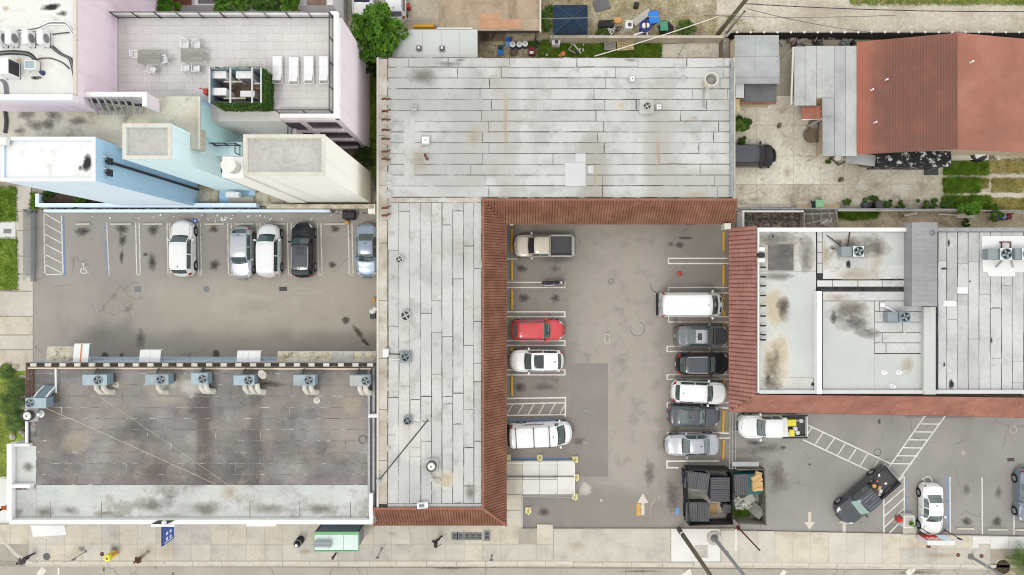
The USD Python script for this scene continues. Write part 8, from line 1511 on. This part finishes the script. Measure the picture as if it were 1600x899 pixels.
kids_chair('bright blue plastic chair among stones behind the silver roof',782,80,'blue_bright','teal_dark'); kids_chair('blue plastic chair left of the three white topped drums',794,67,'blue_pale','blue_plastic')
x,y,_ = W(802.5,80.5,.3); solo('fire_pit',G().ring(x,y,0,.3,.36,.26,16).cyl(x,y,.0,.12,.26,n=14),'wood_old','round brown fire pit below the three drums','fire pit'); x,y,_ = W(831.5,80,.4); t = thing('maroon_cart','maroon crate cart with a white tray behind the silver roof','cart',(x,y,0)); part(t,'crate',G().obox((x,y,.35),(.62,.72,.6),bev=.04),'maroon'); part(t,'tray',G().obox((x - .06,y - .22,.68),(.3,.22,.06)),'cap_white'); part(t,'handle',G().bar((x + .3,y + .3,.3),(x + .3,y + .5,.8),.04),'steel')
x,y,_ = W(869,64.5,.8); t = thing('white_cooler','white cooler box with a grey window on the lawn by the concrete wall','appliance',(x,y,0)); part(t,'case',G().obox((x,y,.4),(.7,.5,.8),bev=.04),'white_plastic'); part(t,'lid',G().obox((x + .03,y,.82),(.3,.42,.04)),'cloth_grey'); part(t,'side',G().obox((x,y - .32,.3),(.68,.12,.5)),'wood_grey')
for lab,p,q_,m in (('white post of the folding frame on the lawn, upper bar',(896,69),(908,84),'cap_cream'),('dark bar of the folding frame on the lawn',(900,84),(903,76),'rail_dark'),('left bar of the folding frame on the lawn',(888,78),(896,69),'wood_grey'),('lower bar of the folding frame on the lawn',(889,78),(900,84),'wood_grey')): solo('frame_bar',G().bar(W(*p,.4),W(*q_,.35),.1),m,lab,'frame')
x,y,_ = W(880,84,.3); solo('terracotta_pot',G().cyl(x,y,0,.3,.12,.2,12).cyl(x - .25,y - .1,0,.2,.1,.14,12),'orange','orange terracotta pots on the lawn','plant pot',smooth=40)
for k in range(9): px,py = r.choice([(893,68),(899,68.5),(905,68),(912,70),(911,78),(905,78),(842,87),(855,86),(924,71)]); x,y,_ = W(px + r.uniform(-1,1),py + r.uniform(-.6,.6),.05); solo('lawn_scrap',G().obox((x,y,.1),(r.uniform(.1,.26),r.uniform(.08,.16),.06),rz=r.uniform(0,3)),'cap_white','white scrap lying on the lawn strip','litter','white scraps on the lawn strip')
x,y,_ = W(1060,80,.02); solo('sand_patch',poly([(1032,70),(1075,68),(1130,68),(1130,92),(1033,92),(1030,80)],.02),'concrete_yard','pale concrete pad between the lawn and the wall corner','pad'); solo('dark_rod',G().tube([W(1059,90,.1),W(1068,72,.5),W(1080,63,.9)],.03),'wood_grey','thin rod leaning on the concrete pad by the wall','rod')

# ================================================================ wires
def span(label,a,za,b,zb,r_=.02,m='wire_black',sag=.4):
    p,q_ = np.array(W(*a,za)),np.array(W(*b,zb)); n = 14; pts = [p + (q_ - p) * i / n - np.array([0,0,sag * 4 * (i / n) * (1 - i / n)]) for i in range(n + 1)]; solo('overhead_wire',G().tube(pts,r_,4),m,label,'wire')
span('pale wire crossing the dark roof from the left cooling unit, longer one',(72,638),5.9,(337,757),5.6,.012,'pipe_cream',.1); span('fainter pale wire crossing the dark roof to the right of the longer one',(150,617),5.6,(355,757),5.5,.008,'pipe_cream',.1)
span('cream wire running from the silver roof edge to the alley pole',(929,88),5.2,(1122,26),7.2,.04,'wire_white',.25); span('dark wire running right from the alley pole, upper one',(1165,6),9.3,(1660,18),9.2,.035,'rail_dark',.5); span('dark wire running right from the alley pole, lower one',(1168,14),8.6,(1370,52),6.0,.02,'rail_dark',.4); span('thin wire in the gap above the back yards',(620,30),6.5,(1180,22),7.5,.018,'wood_grey',.3); span('dark wire drooping at the right end of the silver roof',(1141,100),5.2,(1148,330),4.4,.025,'rail_dark',.3); span('pale wire over the striped lower middle roof',(1366,541),5.3,(1432,512),5.5,.02,'wire_white',.1)
span('dark cable along the alley beside the pole',(1100,24),7.5,(1400,24),8.6,.018,'rail_dark',.4)

# ================================================================ people
def sweep(pts,rad,n=12):
    """A limb: rings along a path with a radius at each joint, smoothly joined."""
    P,r_ = np.array(pts,float),np.array(rad,float); t = np.linspace(0,1,len(P)); u = np.linspace(0,1,4 * len(P)); P = np.c_[[PchipInterpolator(t,P[:,k])(u) for k in range(3)]].T; r_ = PchipInterpolator(t,r_)(u); return P,r_
def person(label,px,py,head,top,legs,hair='hair',skin='skin',stride=.25,arm=.3,bag=None,shoes='trim_black',cap=None):
    """A walking adult; HEAD: direction they face, degrees."""
    x,y,_ = W(px,py,PZ); t = thing('person',label,'person',(x,y,PZ),math.radians(head),local=True); s = stride
    def blob(chains,ref=.03):
        import manifold3d as m3
        out = m3.Manifold()
        for c in chains:
            for (p,a),(q_,b) in zip(c[:-1],c[1:]): out += m3.Manifold.batch_hull([m3.Manifold.sphere(a,14).translate(p),m3.Manifold.sphere(b,14).translate(q_)])
        m = out.refine_to_length(ref * 1.6).to_mesh(); tm = trimesh.Trimesh(m.vert_properties[:,:3],m.tri_verts); trimesh.smoothing.filter_taubin(tm,iterations=8); return np.array(tm.vertices),np.array(tm.faces)
    hip,sh = .92,1.42
    legch = [[((0,.09,hip),.105),((s * .5 + .04,.10,.50),.075),((s * .85,.10,.10),.05)],[((0,-.09,hip),.105),((-s * .25 + .06,-.10,.50),.075),((-s,-.10,.12),.05)],[((0,.07,hip + .05),.12),((0,-.07,hip + .05),.12)]]
    torso = [[((0,.0,hip),.13),((0,0,1.16),.135),((.02,0,1.36),.135)],[((.0,.15,sh),.075),((.0,-.15,sh),.075)],[((.01,0,sh),.08),((.02,0,1.52),.058)]]
    arms = [[((0,.20,sh - .02),.062),((-arm * .3,.24,1.14),.048),((arm * .35 - .05,.25,.95),.038)],[((0,-.20,sh - .02),.062),((arm * .2,-.24,1.14),.048),((arm * .9,-.22,1.0),.038)]]
    body = part(t,'body',blob(legch + torso + arms + [[((.03,0,1.50),.055),((.04,0,1.60),.05)]]),skin,smooth=60)
    part(t,'trousers',blob([[(p,r_ + .014) for p,r_ in c] for c in legch]),legs,smooth=60)
    part(t,'shirt',blob([[(p,r_ + .016) for p,r_ in c] for c in torso[:2]] + [[(p,r_ + .014) for p,r_ in c[:2]] for c in arms]),top,smooth=60)
    part(t,'head',G().ell((.05,0,1.66),(.098,.078,.118),18,14).ell((.145,0,1.645),(.02,.014,.02),8,6).ell((.05,.08,1.655),(.02,.012,.028),8,6).ell((.05,-.08,1.655),(.02,.012,.028),8,6),skin,smooth=True)
    part(t,'hair',G().ell((.03,0,1.69),(.106,.086,.106),18,12),cap or hair,smooth=True)
    for sy in (.03,-.03): part(t,'eye',G().ell((.138,sy,1.668),(.012,.012,.009),8,6),'trim_black')
    part(t,'mouth',G().obox((.142,0,1.605),(.008,.04,.008)),'maroon')
    for k,(hx,hy,hz) in enumerate(((arm * .35 - .04,.25,.90),(arm * .9 + .03,-.215,.96))):
        g = G().obox((hx,hy,hz),(.05,.03,.08),bev=.012)
        for f in range(4): g.tube([(hx - .018 + f * .013,hy,hz - .03),(hx - .014 + f * .013,hy,hz - .08 - .01 * (f in (1,2))),(hx - .004 + f * .013,hy,hz - .105 - .01 * (f in (1,2)))],.0085,6)
        g.tube([(hx + .022,hy,hz + .02),(hx + .045,hy,hz - .01),(hx + .05,hy,hz - .04)],.0095,6); part(t,'hand',g,skin)
    for fx,fy,fz in ((s * .85 + .07,.10,.045),(-s + .06,-.10,.07)): part(t,'shoe',G().obox((fx,fy,fz),(.27,.10,.09),bev=.035),shoes)
    if bag: part(t,'shoulder_bag',G().obox((-.14,.0,1.22),(.14,.28,.4),bev=.05),bag)
person('person in dark grey jacket stepping off the kerb at the street corner',50,868,200,'cloth_grey','cloth_dark',stride=.34,arm=.5)
person('person in brown top with light trousers at the kerb right of the yellow street box',228,866,205,'cloth_brown','cloth_tan',skin='skin_dark',stride=.3,cap='rust_dark',arm=.35)
person('person in dark clothes striding on the pavement left of the meter covers',683,842,15,'cloth_dark','cloth_dark',stride=.42,arm=.4)
person('person in orange top at the left edge of the photograph beside the white parapet',25,786,240,'cloth_orange','cloth_blue',stride=.2)

# ================================================================ plants, grass
def blob_points(c,rr,n,seed,shell=.55,flat=1.0):
    r_ = np.random.default_rng(seed); d = r_.normal(0,1,(n,3)); d /= np.linalg.norm(d,axis=1,keepdims=True); k = r_.uniform(shell,1.0,n) ** .6
    return np.array(c) + d * np.array(rr) * k[:,None],d
def leafy_tree(name,label,px,py,zc,rad,n,seed,m,trunk=.14,leaf=.14,cat='tree',clumps=40,flat=.7,group=None):
    x,y,_ = W(px,py,zc); t = thing(name,label,cat,(x,y,0),group=group); r_ = np.random.default_rng(seed); P,N = [],[]
    for k in range(clumps):
        d = r_.normal(0,1,3); d /= np.linalg.norm(d); d[2] = abs(d[2]) * .9 - .25; c = np.array([x,y,zc]) + d * rad * r_.uniform(.35,.98) * np.array([1,1,flat]); cr = rad * r_.uniform(.15,.34)
        p,nn = blob_points(c,(cr,cr,cr * .75),n // clumps,seed * 100 + k,.5); P.append(p); N.append(nn * .6 + np.array([0,0,.7]))
    part(t,'crown',leaf_quads(np.vstack(P),np.vstack(N),leaf * r_.uniform(.6,1.35,len(np.vstack(P))),seed,.6),m)
    if trunk:
        part(t,'trunk',G().tube([(x,y,0),(x + .05,y,zc * .4),(x,y + .05,zc * .8)],[trunk,trunk * .8,trunk * .5],10),'wood_old',smooth=50)
        for k in range(6): a = k * 1.05 + .3; part(t,'limb',G().tube([(x,y,zc * .45),(x + .4 * rad * math.cos(a),y + .4 * rad * math.sin(a),zc * .8),(x + .7 * rad * math.cos(a),y + .7 * rad * math.sin(a),zc)],[trunk * .5,trunk * .3,trunk * .12],6),'wood_old')
leafy_tree('tree','big round bright green tree beside the pink wing',587,50,4.2,2.15,11500,1,'leaf_tree',.2,.15,clumps=70); 
leafy_tree('shrub','dark shrub squeezed between the pink wing and the silver roof',577,105,1.4,.9,1800,2,'leaf_dark',.06,.11,'shrub',14); leafy_tree('shrub','dark shrub at the corner of the cream tower beside the silver roof',572,245,1.4,1.0,2200,3,'leaf_dark',.06,.11,'shrub',16)
for i,(px,lab) in enumerate(((215,'left of the green trees behind the terrace rail'),(262,'small green tree second from the left behind the terrace rail'),(360,'wide green tree behind the middle of the terrace rail'),(415,'green tree right of the wide one behind the terrace rail'),(455,'small green tree nearest the corner of the terrace rail'))): leafy_tree('tree',lab,px,4 + 3 * (i % 2),4.6,(1.3,.9,1.7,1.3,.9)[i],2600,20 + i,'leaf_tree' if i != 3 else 'leaf_hedge',.1,.15,clumps=18)
leafy_tree('shrub','yellow-green shrub between the brown roof and the blue tent',855,28,1.6,.95,2600,31,'leaf_palm',.06,.13,'shrub',16); leafy_tree('shrub','green weeds against the right end of the silver roof near the minivan',1158,195,1.0,.8,2200,32,'leaf_palm',.05,.11,'shrub',14); leafy_tree('shrub','small weeds behind the black minivan',1158,222,.5,.55,800,33,'leaf_dark',0,.09,'shrub',8)
leafy_tree('shrub','bright bush growing over the pipe rail',1517,326,1.3,.95,2600,34,'leaf_tree',.05,.12,'shrub',16); leafy_tree('shrub','bush to the right of the bright bush at the pipe rail',1556,330,1.1,.75,1600,35,'leaf_palm',.05,.11,'shrub',12); leafy_tree('shrub','small green weed beside the porch corner timbers',1297,252,.4,.42,600,36,'leaf_hedge',0,.08,'shrub',7); leafy_tree('shrub','round weed at the foot of the passage near the right roof',1508,350,.4,.5,700,37,'leaf_dark',0,.08,'shrub',8)
for i,(px,py,rr) in enumerate(((1323,316,.5),(1362,315,.6),(1386,320,.5),(1405,321,.45),(1440,319,.6),(1460,317,.5),(1480,320,.6))): leafy_tree('weed_clump',('first','second','third','fourth','fifth','sixth','seventh')[i] + ' green weed clump from the left along the long pipe rail',px,py,.35,rr,700,40 + i,'leaf_hedge',0,.09,'weeds',8,group='weed clumps along the pipe rail')
leafy_tree('shrub','yellow-green weeds at the foot of the concrete wall by the green wheelie bin',1072,44,.4,.9,1500,60,'leaf_palm',0,.1,'shrub',12,flat=.4); leafy_tree('shrub','weeds along the concrete wall below the tent',938,51,.3,.7,900,61,'leaf_palm',0,.09,'shrub',9,flat=.4); leafy_tree('shrub','spiky green plant right of the three drums',831,67,.6,.5,700,62,'leaf_dark',0,.12,'shrub',8)
leafy_tree('shrub','planting in the bed in front of the pale blue tower, left part',75,309,.6,.7,1200,63,'leaf_dark',0,.09,'shrub',10,flat=.5); leafy_tree('shrub','yellow-green planting in the bed in front of the pale blue tower, right part',125,312,.6,.8,1000,64,'leaf_palm',0,.09,'shrub',10,flat=.4)
def palm(label,px,py,zc,n,L,seed,m='leaf_palm',trunk=.12,name='palm',group=None):
    x,y,_ = W(px,py,zc); t = thing(name,label,'palm',(x,y,0),group=group); r_ = random.Random(seed)
    if zc > .8: part(t,'trunk',G().tube([(x,y,0),(x + .03,y,zc * .6),(x,y,zc)],[trunk * 1.3,trunk,trunk * .9],10),'wood_old',smooth=50)
    for k in range(n):
        a = k * 2.39996 + r_.uniform(-.2,.2); up = r_.uniform(.05,.7); l = L * r_.uniform(.75,1.1); g = []; f = []; steps = 11
        P = [np.array([x + math.cos(a) * l * s * (1 - .12 * s),y + math.sin(a) * l * s * (1 - .12 * s),zc + up * l * s - (.55 + up * .55) * l * s * s]) for s in np.linspace(0,1,steps)]; side_ = np.array([-math.sin(a),math.cos(a),0]); V,F = [],[]
        for i in range(1,steps):
            w = l * .34 * math.sin(math.pi * min(1,(i + 1) / steps)) ** .7 + .03; d = (P[i] - P[i - 1]); d /= np.linalg.norm(d)
            for s_ in (1,-1):
                for h in (0,.5): c = P[i - 1] + (P[i] - P[i - 1]) * h; b = len(V); V += [c,c + d * .05,c + side_ * s_ * w + d * w * .6 - np.array([0,0,w * .25])]; F.append((b,b + 1,b + 2))
        part(t,'frond',(np.array(V),np.array(F)),m)
for a in (('feathery palm nearest the dark roof corner in the left bed',22,605,.9,14,1.3,1),('feathery palm in the middle of the left bed beside the dark roof',12,632,1.0,16,1.4,2),('feathery palm below the middle one in the left bed',20,660,.8,14,1.2,3),('low palm near the top of the left bed',6,580,.5,12,.9,4)): palm(*a)
palm('yellowish palm cut off by the lower right corner',1606,880,1.6,18,1.9,7,'leaf_palm')
bed = struct('planting_bed',poly([(-150,572),(42,572),(42,700),(-150,700)],.02),'grass_soil')
r = random.Random(17)
for k in range(26): x,y,_ = W(r.uniform(18,38),r.uniform(572,690),.1); solo('border_rock',G().ell((x,y,.1),(r.uniform(.18,.36),r.uniform(.16,.3),r.uniform(.14,.24)),9,6),'rock','pale rock edging the palm bed beside the dark roof','rock','rocks edging the palm bed',smooth=30)
x,y,_ = W(28,601,.8); solo('garden_lamp',G().cyl(x,y,0,.8,.04,n=8).obox((x,y,.85),(.5,.2,.06),rz=.3,bev=.02),'wall_grey','small pale garden fitting in the palm bed','lamp')
x,y,_ = W(1567,886,.1); solo('dug_pit',G().cyl(x,y,PZ - .1,PZ + .03,.72,.6,18),'mulch','dark earth pit in the pavement left of the corner palm','earth pit'); solo('soil_patch',poly([(1556,874),(1640,870),(1640,910),(1560,910)],PZ + .016,PZ),'dirt','sandy bed round the corner palm','bed')
def grass(label,pts,n,m,h,seed,z=.02,soil='grass_soil',name='grass'):
    P = sg.Polygon([W(px,py,z)[:2] for px,py in pts]); P = P.buffer(.16); b = P.bounds; r_ = np.random.default_rng(seed); X = r_.uniform((b[0],b[1]),(b[2],b[3]),(int(n * 1.6),2)); import shapely; X = X + .18 * (meshkit.noise(np.c_[X * 2.2,np.ones(len(X))]) - .5)[:,None]; X = X[shapely.contains_xy(P,X[:,0],X[:,1])][:n]
    struct(name + '_soil',poly(pts,z - .004,z),soil); k = len(X); a = r_.uniform(0,6.28,k); w = r_.uniform(.015,.035,k); hh = .8 * h * r_.uniform(.5,1.2,k) * (.6 + .8 * meshkit.noise(np.c_[X * 1.3,np.zeros(k)])); ln = r_.normal(0,.6,(k,2)) * hh[:,None]
    d = np.c_[np.cos(a) * w,np.sin(a) * w,np.zeros(k)]; base = np.c_[X,np.full(k,z)]; tip = base + np.c_[ln,hh]; V = np.stack([base - d,base + d,tip],1).reshape(-1,3); solo(name,(V,np.arange(3 * k).reshape(-1,3)),m,label,'grass',kind='stuff')
grass('green grass bed above the upper drive strip at the right',[(1478,250),(1541,249),(1541,271),(1476,271)],9000,'grass_blade',.28,1,.05)
grass('green grass rectangle between the two drive strips',[(1476,281),(1527,281),(1527,299),(1477,299)],6500,'grass_blade',.26,2,.05); grass('small yellowing grass square right of the green rectangle',[(1531,282),(1542,282),(1541,292),(1530,292)],900,'grass_yellow',.16,3,.05)
grass('dry yellow grass strip between the drive strips at the right edge',[(1551,281),(1640,281),(1640,299),(1551,299)],5000,'grass_yellow',.12,4,.05,'grass_dry'); grass('green grass strip above the pipe rail',[(1474,310),(1544,309),(1543,326),(1474,325)],8000,'grass_blade',.28,5,.05); grass('dry grass strip right of the green one above the pipe rail',[(1545,311),(1640,311),(1640,325),(1545,325)],3500,'grass_yellow',.12,6,.05,'grass_dry'); grass('dry grass above the upper drive strip at the right edge',[(1542,252),(1640,250),(1640,270),(1542,270)],3500,'grass_yellow',.12,7,.05,'grass_dry')
grass('bright green lawn strip behind the silver roofed building',[(848,66),(1032,66),(1030,92),(840,92)],22000,'grass_blade',.2,8,.03); grass('green grass verge at the left edge above the white pavement slab',[(-40,296),(24,294),(25,345),(-40,345)],6000,'grass_blade',.14,9,.05); grass('patchy grass verge at the left edge below the white pavement slab',[(-40,374),(25,374),(27,452),(-40,452)],8000,'grass_blade',.14,10,.05); grass('grass strip between the side pavement and the planter wall',[(49,302),(55,302),(57,331),(49,331)],900,'grass_blade',.12,11,.04); grass('grass under the palms in the left bed',[(-60,600),(30,600),(14,745),(-60,745)],6000,'grass_yellow',.16,12,.09)
grass('green weeds in the passage under the pipe rail',[(1312,331),(1372,330),(1368,339),(1330,342),(1312,338)],3000,'grass_blade',.28,13,.03); grass('small weed patch in the litter corner',[(1146,791),(1169,790),(1168,805),(1146,805)],2200,'grass_blade',.22,14,.03); grass('sparse dry weeds in the back yard',[(845,0),(1070,-10),(1080,52),(845,52)],7000,'grass_yellow',.12,15,.02,'dirt'); grass('sparse weeds along the alley edge',[(1090,26),(1150,26),(1180,46),(1090,50)],1500,'grass_yellow',.12,16,-.005,'alley_ground'); grass('green weeds at the foot of the shop wall between the two buildings',[(574,80),(586,92),(590,300),(578,240)],2500,'grass_blade',.3,17,.04); grass('greenery along the far side of the alley',[(1330,-8),(1600,-6),(1600,6),(1330,6)],5000,'grass_blade',.18,18,-.005,'grass_dry')
r = random.Random(31); g = G()
for k in range(700): x,y,_ = W(r.uniform(750,838),r.uniform(72,90),0); g.obox((x,y,.04),(r.uniform(.08,.26),r.uniform(.06,.18),r.uniform(.04,.1)),rz=r.uniform(0,3))
solo('rubble_stones',g,'rubble_ground','pale broken stones covering the ground behind the silver roof','stones',kind='stuff')
